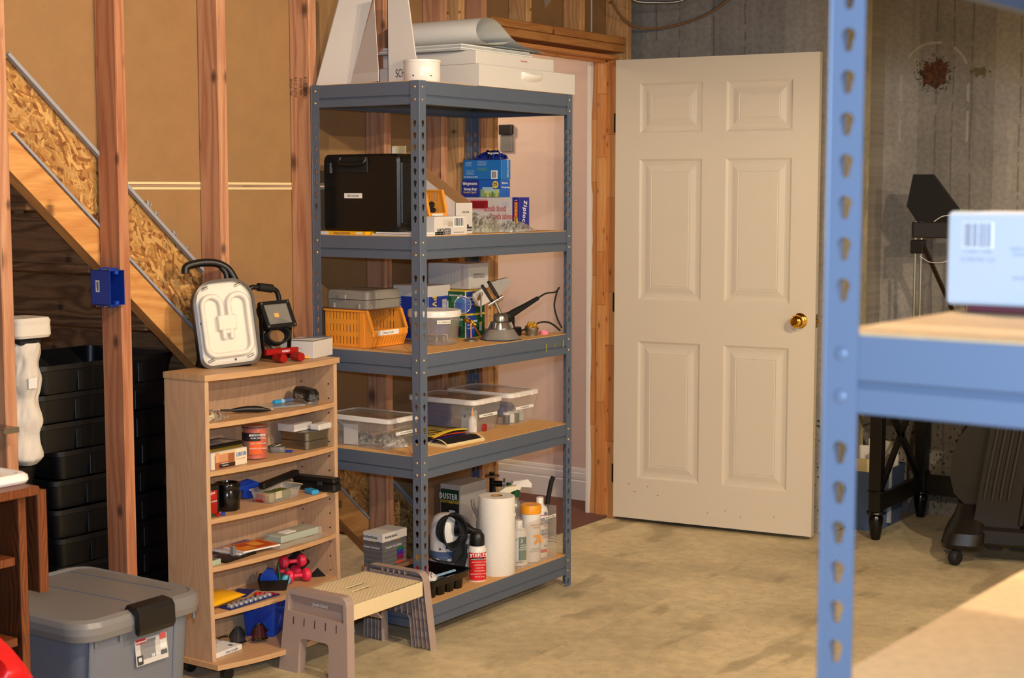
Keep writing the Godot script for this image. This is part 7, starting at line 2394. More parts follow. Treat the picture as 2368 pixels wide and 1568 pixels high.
func bookcase_top() -> void:
	var Y := 0.9378
	# fluorescent work lamp, leaning on its stand
	var o := thing("work_lamp", "fluorescent work lamp with a white face and black carry handle", "work lamp", Vector3(-3.412, Y, -3.418), deg_to_rad(62))
	var lean := Transform3D(Basis(Vector3.RIGHT, -0.13) * Basis(Vector3.BACK, 0.075), Vector3(0, 0.004, 0.030))
	var W := 0.192
	var H := 0.268
	var ring := func(w: float, h: float, r: float, z: float, cy: float) -> Array:
		var out := []
		# upper corners rounder than the lower ones
		var low := rrect(w, h, r * 0.75, 0.0, 7)
		var high := rrect(w, h, r * 1.6, 0.0, 7)
		for i in 32:
			var p: Vector3 = low[i] if i < 16 else high[i]
			out.append(lean * Vector3(p.x, cy - p.z, z))
		return out
	var back := G.new()
	back.loft([ring.call(W * 0.80, H * 0.80, 0.03, -0.055, H / 2), ring.call(W, H, 0.045, -0.030, H / 2), ring.call(W, H, 0.045, -0.002, H / 2)], true, true)
	part(o, "housing", back, M.black_plastic)
	var rim := G.new()
	rim.loft([ring.call(W, H, 0.045, -0.001, H / 2), ring.call(W + 0.006, H + 0.006, 0.047, 0.004, H / 2), ring.call(W + 0.004, H + 0.004, 0.046, 0.012, H / 2), ring.call(W - 0.014, H - 0.014, 0.038, 0.014, H / 2)], false, false)
	part(o, "bezel", rim, M.bezel)
	var face := G.new()
	face.loft([ring.call(W - 0.008, H - 0.008, 0.042, 0.000, H / 2), ring.call(W - 0.009, H - 0.009, 0.042, 0.001, H / 2)], false, true)
	var fp := part(o, "reflector", face, M.lamp_enamel)
	# the folded fluorescent tube: two tall loops joined at the foot
	var path := []
	var R := 0.030
	for s in [-1.0, 1.0]:
		var pts := []
		var cx: float = s * 0.042
		if s < 0:
			pts.append(Vector3(-0.012, 0.085, 0))
			pts.append(Vector3(-0.012, 0.185, 0))
			for k in 9:
				var a := k / 8.0 * PI
				pts.append(Vector3(cx + R * cos(a), 0.190 + R * sin(a), 0))
			pts.append(Vector3(cx - R, 0.10, 0))
			for k in 6:
				var a := PI + k / 5.0 * PI / 2
				pts.append(Vector3(cx + R * cos(a), 0.066 + R * sin(a), 0))
			pts.append(Vector3(0.0, 0.036, 0))
		else:
			pts.append(Vector3(0.0, 0.036, 0))
			for k in 6:
				var a := -PI / 2 + k / 5.0 * PI / 2
				pts.append(Vector3(cx + R * cos(a), 0.066 + R * sin(a), 0))
			pts.append(Vector3(cx + R, 0.10, 0))
			for k in 9:
				var a := k / 8.0 * PI
				pts.append(Vector3(cx + R * cos(a), 0.190 + R * sin(a), 0))
			pts.append(Vector3(0.012, 0.185, 0))
			pts.append(Vector3(0.012, 0.085, 0))
		for p in pts:
			path.append(lean * (p + Vector3(0, 0.0, 0.011)))
	var tube := G.new()
	tube.tube(path, 0.0085, 10)
	part(o, "tube", tube, M.tube_glass)
	for q in [[Vector3(0.0, 0.135, 0.010), Vector3(0.058, 0.046, 0.020)], [Vector3(0.0, 0.115, 0.008), Vector3(0.040, 0.030, 0.014)]]:
		var sg := G.new()
		sg.box(q[0], q[1], 0.003, lean)
		part(o, "socket", sg, M.lamp_enamel)
	for p in [Vector2(-0.055, 0.243), Vector2(0.050, 0.245), Vector2(-0.062, 0.020), Vector2(0.064, 0.022)]:
		var c := G.new()
		c.tube([lean * Vector3(p.x - 0.008, p.y, 0.005), lean * Vector3(p.x + 0.010, p.y + 0.006, 0.005)], 0.0045, 8)
		part(o, "spring_clip", c, M.chrome)
	for p in [Vector2(-0.078, 0.14), Vector2(0.078, 0.128), Vector2(0.016, 0.018)]:
		var c := G.new()
		c.lathe([Vector2(0.0001, 0), Vector2(0.004, 0)], 10, lean * Transform3D(Basis(Vector3.RIGHT, -PI / 2), Vector3(p.x, p.y, 0.0016)))
		part(fp, "screw_hole", c, M.ink)
	# clear cover with thickness, bulging slightly
	var cov := G.new()
	cov.loft([ring.call(W - 0.014, H - 0.014, 0.038, 0.014, H / 2), ring.call(W - 0.03, H - 0.03, 0.032, 0.026, H / 2)], false, false)
	cov.loft([ring.call(W - 0.03, H - 0.03, 0.032, 0.026, H / 2), ring.call(W - 0.05, H - 0.05, 0.026, 0.0275, H / 2)], false, true)
	part(o, "cover", cov, M.window_glass)
	# hooked handle over the top, towards the left rear
	var hp := []
	for p in [Vector3(0.058, H - 0.010, -0.03), Vector3(0.040, H + 0.030, -0.03), Vector3(0.010, H + 0.052, -0.03), Vector3(-0.030, H + 0.060, -0.03), Vector3(-0.072, H + 0.058, -0.03), Vector3(-0.094, H + 0.050, -0.03), Vector3(-0.098, H + 0.032, -0.03)]:
		hp.append(lean * p)
	var hg := G.new()
	hg.tube(cable(hp), 0.0125, 10)
	part(o, "handle", hg, M.black_plastic)
	var h2 := []
	for p in [Vector3(0.030, H - 0.005, -0.03), Vector3(0.030, H + 0.020, -0.03), Vector3(0.015, H + 0.044, -0.03)]:
		h2.append(lean * p)
	var h2g := G.new()
	h2g.tube(cable(h2), 0.009, 10)
	part(o, "handle_web", h2g, M.black_plastic)
	var fo := G.new()
	fo.loft([rrect(0.17, 0.090, 0.03, 0.0, 5, -0.010, -0.020), rrect(0.165, 0.085, 0.03, 0.012, 5, -0.010, -0.022), rrect(0.13, 0.04, 0.018, 0.06, 5, -0.01, -0.045)], true, true)
	part(o, "stand", fo, M.black_plastic)
	# LED flood light on a red and black stand
	var f := thing("flood_light", "black square flood light on a red stand with a coiled cord", "flood light", Vector3(-3.400, Y, -3.620), deg_to_rad(78))
	var ft := Transform3D(Basis(Vector3.BACK, 0.03) * Basis(Vector3.RIGHT, -0.48), Vector3(0.0, 0.150, 0.012))
	var bz := G.new()
	bz.gridsolid([-0.057, -0.044, 0.044, 0.057], [-0.046, -0.034, 0.034, 0.046], func(i: int, j: int) -> bool: return i == 1 and j == 1, -0.010, 0.004, ft)
	part(f, "bezel", bz, M.black_plastic)
	var bkk := G.new()
	bkk.box(Vector3(0, 0, -0.032), Vector3(0.100, 0.080, 0.020), 0.004, ft)
	bkk.box(Vector3(0, 0, -0.016), Vector3(0.106, 0.086, 0.014), 0.002, ft)
	part(f, "housing", bkk, M.black_plastic)
	for p in [Vector2(-0.050, -0.040), Vector2(0.050, -0.040), Vector2(0.050, 0.040), Vector2(-0.050, 0.040)]:
		var sg := G.new()
		sg.lathe([Vector2(0.004, 0), Vector2(0.003, 0.002), Vector2(0.0001, 0.0025)], 8, ft * Transform3D(Basis(Vector3.RIGHT, PI / 2), Vector3(p.x, p.y, 0.004)))
		part(f, "bolt", sg, M.steel)
	var rf := G.new()
	var ins := [Vector3(-0.044, -0.034, 0.0), Vector3(0.044, -0.034, 0.0), Vector3(0.044, 0.034, 0.0), Vector3(-0.044, 0.034, 0.0)]
	var inn := [Vector3(-0.008, -0.007, -0.008), Vector3(0.008, -0.007, -0.008), Vector3(0.008, 0.007, -0.008), Vector3(-0.008, 0.007, -0.008)]
	for k in 4:
		rf.quad(ft * ins[k], ft * ins[(k + 1) % 4], ft * inn[(k + 1) % 4], ft * inn[k])
	part(f, "reflector", rf, M.reflector)
	var led := G.new()
	led.box(Vector3(0, 0, -0.0075), Vector3(0.016, 0.014, 0.002), 0.0, ft)
	part(f, "led_chip", led, M.led)
	var gls := G.new()
	gls.box(Vector3(0, 0, 0.0015), Vector3(0.088, 0.068, 0.0015), 0.0, ft)
	part(f, "glass", gls, M.window_glass)
	for s in [-1.0, 1.0]:
		var br := G.new()
		br.bar(Vector3(s * 0.058, 0.150, 0.0), Vector3(s * 0.050, 0.024, 0.0), 0.018, 0.004, Vector3.RIGHT)
		part(f, "bracket", br, M.black_plastic)
	var hdl := G.new()
	hdl.tube(cable([Vector3(0.045, 0.135, -0.035), Vector3(0.040, 0.205, -0.040), Vector3(0.018, 0.228, -0.040), Vector3(-0.040, 0.236, -0.040), Vector3(-0.072, 0.225, -0.040), Vector3(-0.075, 0.13, -0.035), Vector3(-0.060, 0.03, -0.02)]), 0.0085, 10)
	part(f, "carry_handle", hdl, M.black_plastic)
	var hgp := G.new()
	hgp.tube([Vector3(0.016, 0.229, -0.040), Vector3(-0.038, 0.237, -0.040)], 0.0135, 12)
	part(f, "grip", hgp, M.black_rubber)
	var base := G.new()
	base.box(Vector3(0.0, 0.032, 0.030), Vector3(0.125, 0.020, 0.016), 0.002)
	base.box(Vector3(0.0, 0.026, -0.030), Vector3(0.125, 0.016, 0.016), 0.002)
	part(f, "red_bar", base, M.red_plastic)
	words(f, "HUSKY", 0.007, Transform3D(Basis.IDENTITY, Vector3(0.012, 0.032, 0.0385)), M.ink_white)
	for s in [-1.0, 1.0]:
		var lg := G.new()
		lg.tube([Vector3(s * 0.034, 0.014, -0.060), Vector3(s * 0.034, 0.014, 0.055)], 0.0075, 10)
		part(f, "foot_tube", lg, M.black_plastic)
		var kn := G.new()
		var pr := []
		for k in 16:
			var a := TAU * k / 16
			var rr := 0.0145 if k % 2 == 0 else 0.0130
			pr.append(Vector2(rr * cos(a), rr * sin(a)))
		kn.prism(pr, 0.040, 0.085, Transform3D(Basis.IDENTITY, Vector3(s * 0.034 + 0.004, 0.0148, 0.0)))
		part(f, "red_knob", kn, M.red_plastic)
	var cd := G.new()
	for k in 4:
		var pts := []
		for i in 26:
			var a := TAU * i / 26
			pts.append(Vector3(0.042 * cos(a), 0.075 + 0.026 * sin(a) + 0.003 * k, -0.005 + 0.008 * k))
		cd.tube(pts, 0.004, 6, true)
	part(f, "cord", cd, M.black_rubber)
	# white carton and a yellow clip
	var w := thing("tray_white_box", "small white box with an open flap at the bookcase end", "box", Vector3(-3.405, Y, -3.772), deg_to_rad(14))
	bx(w, "carton", Vector3(0, 0.028, 0), Vector3(0.122, 0.056, 0.135), M.white_card, 0.001)
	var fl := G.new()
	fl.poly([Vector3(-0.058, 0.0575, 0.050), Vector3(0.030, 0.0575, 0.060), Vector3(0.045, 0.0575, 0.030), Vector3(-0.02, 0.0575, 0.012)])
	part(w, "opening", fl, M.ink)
	var fl2 := G.new()
	fl2.poly([Vector3(-0.060, 0.0585, 0.066), Vector3(0.061, 0.0585, 0.066), Vector3(0.061, 0.060, -0.066), Vector3(0.05, 0.068, -0.02)])
	part(w, "flap", fl2, M.white_card)
	var wf := FR(0.122, 0.056, 0.135)
	patches(w, "print", wf, [[-0.030, 0.005, 0.020, 0.007, Color(0.40, 0.40, 0.42)], [0.004, 0.004, 0.030, 0.002, Color(0.70, 0.70, 0.70)]])
	var hol := G.new()
	hol.lathe([Vector2(0.0001, 0), Vector2(0.009, 0)], 14, wf * Transform3D(Basis(Vector3.RIGHT, -PI / 2), Vector3(-0.018, -0.018, 0.0008)))
	part(w, "finger_hole", hol, M.ink)
	var yc := thing("yellow_clip", "small yellow plastic clip before the white box on the bookcase", "clip", Vector3(-3.352, Y, -3.712), deg_to_rad(60))
	var yg := G.new()
	yg.bar(Vector3(-0.012, 0.005, 0), Vector3(0.026, 0.005, 0), 0.010, 0.006, Vector3.UP, 0.001)
	yg.box(Vector3(-0.014, 0.008, 0), Vector3(0.012, 0.016, 0.014), 0.003)
	part(yc, "clip", yg, M.yellow_plastic)

func bookcase_shelves() -> void:
	# upper shelf
	var Y: float = BSH[5] + 0.0005
	var bg := thing("clear_baggie", "clear bag with a coil of tape at the left of the top shelf", "bag", Vector3(-3.385, Y, -3.285), 0.3)
	crumpled(bg, "film", 0.115, 0.105, 0.028, 101, M.film, 1.8)
	var rl := G.new()
	rl.lathe([Vector2(0.014, 0.003), Vector2(0.023, 0.003), Vector2(0.023, 0.016), Vector2(0.014, 0.016), Vector2(0.014, 0.003)], 18, Transform3D(Basis(Vector3.RIGHT, 0.2), Vector3(0.02, 0.002, 0.02)))
	part(bg, "coil", rl, M.cream)
	var ey := thing("eye_mask", "dark padded clip with a cream card on the top shelf", "clip", Vector3(-3.348, Y, -3.455), deg_to_rad(64))
	var eg := G.new()
	eg.tube(cable([Vector3(-0.10, 0.014, -0.015), Vector3(-0.06, 0.012, -0.006), Vector3(-0.02, 0.014, 0.004), Vector3(0.02, 0.012, 0.012), Vector3(0.055, 0.008, 0.014)]), [0.003, 0.003, 0.003, 0.004, 0.004, 0.004, 0.006, 0.007, 0.008, 0.009, 0.009, 0.009, 0.010, 0.010, 0.010, 0.010, 0.010, 0.010, 0.009, 0.008, 0.006, 0.005, 0.004, 0.003, 0.003], 8)
	part(ey, "body", eg, M.black_plastic)
	var ec := G.new()
	ec.box(Vector3(0.035, 0.018, -0.010), Vector3(0.055, 0.002, 0.040), 0.0, Transform3D(Basis(Vector3.BACK, -0.15), Vector3.ZERO))
	part(ey, "card", ec, M.cream)
	var pk := thing("clear_packet", "flat clear packet holding a blue pen on the top shelf", "packet", Vector3(-3.375, Y, -3.605), deg_to_rad(72))
	bx(pk, "film", Vector3(0, 0.004, 0), Vector3(0.145, 0.006, 0.085), M.film, 0.002)
	bx(pk, "grey_card", Vector3(0.0, 0.0022, -0.01), Vector3(0.10, 0.001, 0.05), M.tote_grey)
	var pen := thing("blue_pen", "blue and grey marker lying on the clear packet", "pen", Vector3(-3.380, Y + 0.0075, -3.615), deg_to_rad(80))
	var pg := G.new()
	pg.tube([Vector3(-0.03, 0.008, 0.005), Vector3(0.0, 0.008, 0.0)], 0.0075, 10)
	part(pen, "cap", pg, M.sky_blue)
	var pg2 := G.new()
	pg2.tube([Vector3(0.0, 0.008, 0.0), Vector3(0.014, 0.008, -0.002)], 0.0072, 10)
	part(pen, "band", pg2, M.pale_blue)
	var pg3 := G.new()
	pg3.tube([Vector3(0.014, 0.008, -0.002), Vector3(0.055, 0.008, -0.008)], 0.0070, 10)
	part(pen, "barrel", pg3, M.slate_blue)
	var bp := thing("black_pouch", "black rounded pouch in clear wrap at the right of the top shelf", "pouch", Vector3(-3.372, Y, -3.728), deg_to_rad(-22))
	var pr := G.new()
	pr.loft([rrect(0.120, 0.040, 0.018, 0.004, 5), rrect(0.130, 0.050, 0.022, 0.016, 5), rrect(0.128, 0.048, 0.022, 0.036, 5), rrect(0.112, 0.032, 0.015, 0.048, 5)], true, true)
	part(bp, "pouch", pr, M.black_plastic)
	var wr := G.new()
	var nz := fn(111, 14.0, 2)
	wr.sheet(26, 8, func(u: float, v: float) -> Vector3:
		var a := TAU * u
		var r := 1.0 + 0.18 * nz.get_noise_2d(u * 2.0, v)
		return Vector3(0.071 * cos(a) * r, 0.001 + 0.030 * v, 0.031 * sin(a) * r * (1.0 - 0.15 * v)))
	part(bp, "wrap", wr, M.film)
	# second shelf
	Y = BSH[4] + 0.0005
	var lb := carton("lens_box", "photo printed carton of lens cleaner at the left of its shelf", "box", Vector3(-3.362, Y, -3.308), 0.110, 0.052, 0.152, M.white_card)
	var lf := RT(0.110, 0.052, 0.152)
	patches(lb, "photo_print", lf, [[0, 0, 0.150, 0.050, Color(0.86, 0.74, 0.58)], [-0.020, -0.004, 0.085, 0.042, Color(0.62, 0.36, 0.22)], [-0.030, 0.006, 0.050, 0.024, Color(0.80, 0.55, 0.38)], [-0.008, -0.018, 0.070, 0.012, Color(0.20, 0.10, 0.07)], [-0.068, 0, 0.013, 0.050, Color(0.88, 0.82, 0.72)], [-0.050, 0.010, 0.016, 0.030, Color(0.84, 0.60, 0.42)], [0.050, 0.0, 0.050, 0.050, Color(0.90, 0.84, 0.72)], [0.048, -0.006, 0.040, 0.0014, Color(0.70, 0.25, 0.18)]])
	words(lb, "LENS ON", 0.012, lf * Transform3D(Basis.from_scale(Vector3(0.62, 1, 1)), Vector3(0.050, 0.008, 0.0022)), M.ink_sky)
	words(lb, "lens cleaner", 0.004, at2(lf, -0.018, -0.010, 0.0022), M.ink_white, false)
	words(lb, "streak free", 0.004, at2(lf, -0.018, -0.017, 0.0022), M.ink_white, false)
	var cs := thing("glasses_case", "flat black and gold case on the lens carton", "case", Vector3(-3.365, Y + 0.0525, -3.305))
	bx(cs, "base", Vector3(0, 0.005, 0), Vector3(0.10, 0.010, 0.135), M.brass_dull, 0.002)
	bx(cs, "lid", Vector3(0, 0.015, 0), Vector3(0.102, 0.010, 0.140), M.black_gloss, 0.002)
	patches(cs, "lid_print", TP(0.102, 0.0202, 0.140), [[0, 0, 0.09, 0.12, Color(0.42, 0.40, 0.42)], [0.01, 0.03, 0.06, 0.03, Color(0.60, 0.55, 0.50)], [-0.01, -0.03, 0.05, 0.03, Color(0.25, 0.30, 0.42)]])
	var fm := thing("film_scrap", "scrap of clear film between the lens carton and orange tub", "film", Vector3(-3.375, Y, -3.408))
	crumpled(fm, "film", 0.06, 0.022, 0.03, 121, M.film, 1.5)
	var tb := thing("bench_cookie_tub", "clear tub of orange discs lettered bench cookie", "tub", Vector3(-3.352, Y, -3.466))
	bottle(tb, [[0, 0.001], [0.039, 0.001], [0.0405, 0.003], [0.0405, 0.106], [0.039, 0.108], [0, 0.108]], Vector2.ONE, M.acrylic, "shell")
	for k in 4:
		var dg := G.new()
		var y := 0.004 + 0.0255 * k
		dg.lathe([Vector2(0.0001, y), Vector2(0.0375, y), Vector2(0.0375, y + 0.003), Vector2(0.036, y + 0.005), Vector2(0.036, y + 0.019), Vector2(0.0375, y + 0.021), Vector2(0.0375, y + 0.0245), Vector2(0.0001, y + 0.0245)], 28)
		part(tb, "disc", dg, M.bench_orange)
	cyl_print(tb, "dark_label", 0.0409, 0.060, 0.086, 0.35, 2.1, Color(0.13, 0.10, 0.10))
	cyl_print(tb, "photo_label", 0.0409, 0.018, 0.058, 1.25, 2.1, Color(0.52, 0.38, 0.30))
	cyl_print(tb, "orange_label", 0.0409, 0.018, 0.060, 0.25, 1.25, Color(0.88, 0.38, 0.12))
	cyl_print(tb, "black_ring", 0.0407, 0.0995, 0.104, 0.0, TAU, Color(0.06, 0.06, 0.06))
	var tb2 := Basis(Vector3.UP, deg_to_rad(50))
	words(tb, "BENCH COOKIE", 0.0068, Transform3D(tb2 * Basis.from_scale(Vector3(0.75, 1, 1)), tb2 * Vector3(0.004, 0.079, 0.0418)), M.ink_white)
	for i in 3:
		words(tb, ["WORK GRIPPERS", "grips, raises and", "protects your work"][i], 0.0046, Transform3D(tb2, tb2 * Vector3(0.006, 0.070 - 0.016 * i, 0.0418)), M.ink_white, false)
	var gr := thing("grey_widget", "grey oval widget and blue clip in clear film right of the tub", "widget", Vector3(-3.372, Y, -3.590), 0.5)
	var gg := G.new()
	gg.loft([rrect(0.052, 0.036, 0.015, 0.001, 5), rrect(0.056, 0.040, 0.017, 0.010, 5), rrect(0.048, 0.032, 0.014, 0.018, 5)], true, true)
	part(gr, "body", gg, M.tote_grey)
	var gr2 := []
	for k in 20:
		gr2.append(Vector3(-0.012 + 0.024 * cos(TAU * k / 20), 0.018 + 0.006 * cos(TAU * k / 20), -0.02 + 0.020 * sin(TAU * k / 20)))
	var gt := G.new()
	gt.tube(gr2, 0.0045, 6, true)
	part(gr, "ring", gt, M.tin_grey)
	bx(gr, "blue_clip", Vector3(0.035, 0.004, 0.0), Vector3(0.03, 0.005, 0.012), M.blue_plastic, 0.001)
	for k in 2:
		var tn := thing("metal_tin", ["flat grey metal tin, lower of two, on the second shelf", "flat grey metal tin, upper of two, under the white cartons"][k], "tin", Vector3(-3.375, Y + 0.0285 * k, -3.722), 0.0, "stacked metal tins")
		var tg := G.new()
		tg.loft([rrect(0.118, 0.108, 0.012, 0.0, 4), rrect(0.120, 0.110, 0.014, 0.002, 4), rrect(0.120, 0.110, 0.014, 0.016, 4)], true, false)
		part(tn, "base", tg, M.tin_grey)
		var tl := G.new()
		tl.loft([rrect(0.123, 0.113, 0.015, 0.016, 4), rrect(0.123, 0.113, 0.015, 0.026, 4), rrect(0.117, 0.107, 0.013, 0.028, 4)], true, true)
		part(tn, "lid", tl, M.tin_grey)
	carton("pocket_white_box", "small white carton on the back of the metal tins", "box", Vector3(-3.392, Y + 0.0575, -3.695), 0.070, 0.024, 0.090, M.white_card, 0.05)
	var wc := thing("white_soap", "small rounded white box on the front corner of the tins", "box", Vector3(-3.330, Y + 0.0575, -3.752), 0.1)
	bx(wc, "box", Vector3(0, 0.010, 0), Vector3(0.040, 0.020, 0.070), M.white_card, 0.004)
	# third shelf
	Y = BSH[3] + 0.0005
	var rb := carton("red_black_box", "red and black carton at the left of the third shelf", "box", Vector3(-3.378, Y, -3.262), 0.085, 0.090, 0.060, M.black_plastic)
	patches(rb, "red_print", RT(0.085, 0.090, 0.060), [[-0.004, -0.006, 0.050, 0.074, Color(0.62, 0.06, 0.04)], [0.0, 0.015, 0.026, 0.02, Color(0.72, 0.10, 0.06)]])
	words(rb, "Digital", 0.007, at2(RT(0.085, 0.090, 0.060), -0.002, 0.024, 0.0012), M.ink_white, false)
	words(rb, "photo viewer", 0.0055, at2(RT(0.085, 0.090, 0.060), -0.002, -0.002, 0.0012), M.ink_white, false)
	var cu := thing("black_cup", "glossy black round tub beside the red carton", "tub", Vector3(-3.362, Y, -3.352))
	bottle(cu, [[0, 0], [0.036, 0], [0.0385, 0.003], [0.0385, 0.064], [0.037, 0.066]], Vector2.ONE, M.black_gloss, "tub")
	bottle(cu, [[0.0385, 0.064], [0.040, 0.066], [0.040, 0.082], [0.038, 0.085], [0.032, 0.085], [0.031, 0.080], [0, 0.080]], Vector2.ONE, M.black_gloss, "lid")
	var bits := [["green", M.green_dark], ["red", M.red_plastic], ["blue", M.blue_plastic]]
	for k in 3:
		var o := thing("%s_bead" % bits[k][0], "small %s plastic bit before the red carton" % bits[k][0], "bit", Vector3(-3.322 + 0.006 * k, Y, -3.246 - 0.018 * k), 0.4 * k)
		bx(o, "bit", Vector3(0, 0.005, 0), Vector3(0.014, 0.010, 0.016), bits[k][1], 0.003)
	var pt := thing("parts_tray", "clear blister tray with green and yellow contents on the third shelf", "tray", Vector3(-3.352, Y, -3.560), deg_to_rad(4))
	var ptg := G.new()
	ptg.loft([rrect(0.075, 0.150, 0.02, 0.001, 4), rrect(0.090, 0.175, 0.024, 0.036, 4)], true, false)
	part(pt, "shell", ptg, M.film)
	var ptr := G.new()
	ptr.loft([rrect(0.092, 0.177, 0.025, 0.036, 4), rrect(0.100, 0.186, 0.028, 0.0375, 4)], false, false)
	part(pt, "rim", ptr, M.cream)
	bx(pt, "green_block", Vector3(0.008, 0.016, 0.010), Vector3(0.050, 0.028, 0.100), M.olive, 0.006)
	bx(pt, "yellow_block", Vector3(0.012, 0.015, 0.060), Vector3(0.044, 0.026, 0.022), M.yellow_dull, 0.004)
	bx(pt, "note", Vector3(0.036, 0.022, 0.032), Vector3(0.002, 0.022, 0.030), M.cream)
	bx(pt, "red_block", Vector3(-0.005, 0.014, 0.073), Vector3(0.036, 0.024, 0.010), M.red_plastic, 0.003)
	var bc := thing("black_bracket", "long black bent tool holder lying across the third shelf", "holder", Vector3(-3.380, Y + 0.039, -3.600))
	var bcg := G.new()
	bcg.bar(Vector3(0.02, 0.010, 0.100), Vector3(-0.030, 0.016, -0.120), 0.024, 0.020, Vector3.UP, 0.004)
	part(bc, "arm", bcg, M.black_plastic)
	var bl := thing("black_long_case", "long black plastic case at the right end of the third shelf", "case", Vector3(-3.345, Y, -3.742), deg_to_rad(8))
	bx(bl, "base", Vector3(0.002, 0.014, 0), Vector3(0.170, 0.028, 0.046), M.black_plastic, 0.006)
	bx(bl, "lid", Vector3(0.002, 0.037, 0), Vector3(0.168, 0.018, 0.046), M.black_plastic, 0.006)
	bx(bl, "latch", Vector3(0.03, 0.028, 0.0245), Vector3(0.02, 0.012, 0.003), M.charcoal, 0.001)
	var be := thing("blue_eraser", "flat bright blue plastic block before the long black case", "block", Vector3(-3.318, Y, -3.690), deg_to_rad(-18))
	bx(be, "block", Vector3(0, 0.007, 0), Vector3(0.050, 0.014, 0.026), M.sky_blue, 0.002)
	var bu := thing("blue_clamp", "bright blue plastic clamp at the back of the third shelf", "clamp", Vector3(-3.438, Y + 0.0005, -3.500), deg_to_rad(75))
	var bug := G.new()
	bug.bar(Vector3(-0.06, 0.044, 0), Vector3(0.02, 0.040, 0.004), 0.012, 0.010, Vector3.UP, 0.002)
	bug.prism([Vector2(-0.02, 0.030), Vector2(0.05, 0.032), Vector2(0.055, 0.046), Vector2(0.02, 0.062), Vector2(-0.012, 0.056)], -0.008, 0.008)
	bug.box(Vector3(0.02, 0.016, 0.0), Vector3(0.05, 0.032, 0.02), 0.003)
	part(bu, "jaw", bug, M.blue_plastic)
	# fourth shelf
	Y = BSH[2] + 0.0005
	var gd := thing("green_deck", "small pale green card pack at the left end of the fourth shelf", "card pack", Vector3(-3.340, Y, -3.245), 0.12)
	bx(gd, "cards", Vector3(0, 0.008, 0), Vector3(0.06, 0.016, 0.048), M.pale_mint, 0.001)
	patches(gd, "top_print", TP(0.06, 0.016, 0.048), [[0, 0, 0.05, 0.04, Color(0.45, 0.46, 0.42)], [0.008, 0.0, 0.02, 0.02, Color(0.25, 0.26, 0.3)]])
	var cl := thing("grey_clip", "small grey plastic stand on the dark booklet", "clip", Vector3(-3.335, Y + 0.0065, -3.345), 0.2)
	bx(cl, "stem", Vector3(0, 0.016, 0), Vector3(0.014, 0.032, 0.012), M.tote_grey, 0.002)
	var bo := [["dark_booklet", "dark brown picture booklet on the fourth shelf", M.brown_black, Vector3(-3.368, Y, -3.350), 0.12, 0.145, 0.006, 0.10, [[0, 0, 0.11, 0.13, Color(0.16, 0.10, 0.12)], [0.01, 0.02, 0.08, 0.05, Color(0.50, 0.36, 0.30)], [-0.03, -0.04, 0.04, 0.03, Color(0.42, 0.30, 0.42)]]], ["orange_booklet", "orange patterned booklet on top of the pale booklet", M.paper, Vector3(-3.352, Y + 0.0135, -3.445), 0.105, 0.145, 0.005, -0.15, [[0, 0, 0.10, 0.14, Color(0.86, 0.48, 0.16)], [0, 0.01, 0.085, 0.11, Color(0.72, 0.28, 0.10)], [-0.01, 0.02, 0.05, 0.04, Color(0.88, 0.58, 0.22)], [0.02, -0.03, 0.04, 0.04, Color(0.86, 0.55, 0.18)]]], ["pale_booklet", "pale lilac booklet under the orange booklet", M.paper, Vector3(-3.385, Y + 0.0068, -3.440), 0.12, 0.17, 0.006, 0.06, [[0, 0, 0.115, 0.165, Color(0.74, 0.64, 0.66)], [-0.03, 0.03, 0.04, 0.07, Color(0.50, 0.32, 0.45)]]]]
	for q in bo:
		var o := thing(q[0], q[1], "booklet", q[3], q[7])
		bx(o, "pages", Vector3(0, q[6] / 2, 0), Vector3(q[4], q[6], q[5]), q[2], 0.0006)
		patches(o, "cover_print", TP(q[4], q[6], q[5]), q[8])
	var pf := thing("flat_package", "pale green flat package in clear wrap on the fourth shelf", "package", Vector3(-3.375, Y, -3.655), deg_to_rad(0))
	bx(pf, "card", Vector3(0, 0.013, 0.0), Vector3(0.075, 0.022, 0.180), M.pale_mint, 0.003)
	bx(pf, "note", Vector3(0.006, 0.0262, 0.030), Vector3(0.034, 0.003, 0.050), M.paper)
	bx(pf, "wrap", Vector3(0, 0.0135, -0.005), Vector3(0.084, 0.025, 0.196), M.film, 0.004)
	var sl := thing("plastic_sheet", "clear plastic sheet hanging over the fourth shelf edge", "sheet", Vector3(-3.300, Y, -3.62))
	var slg := G.new()
	slg.sheet(10, 2, func(u: float, v: float) -> Vector3: return Vector3(-0.030 + 0.05 * v + 0.003 * sin(u * 20.0), 0.0015 + 0.002 * sin(u * 14.0 + v * 3.0) + 0.0025, 0.13 - 0.26 * u))
	part(sl, "film", slg, M.film)
	# fifth shelf
	Y = BSH[1] + 0.0005
	var ye := thing("yellow_envelope", "padded yellow envelope at the left of the fifth shelf", "envelope", Vector3(-3.385, Y + 0.0005, -3.308), 0.1)
	var yg := G.new()
	for s in [1.0, -1.0]:
		yg.sheet(12, 10, func(u: float, v: float) -> Vector3: return Vector3((-0.06 + 0.12 * v) * s, 0.018 + (0.018 if s > 0 else -0.0175) * pow(sin(u * PI) * sin(v * PI), 0.4), 0.085 - 0.17 * u))
	part(ye, "envelope", yg, M.yellow_plastic)
	var bs := thing("blister_strip", "blue and silver blister strip hanging over the fifth shelf edge", "blister pack", Vector3(-3.305, Y, -3.385), 0.0)
	bx(bs, "card", Vector3(-0.010, 0.002, -0.01), Vector3(0.05, 0.003, 0.22), M.navy, 0.0006)
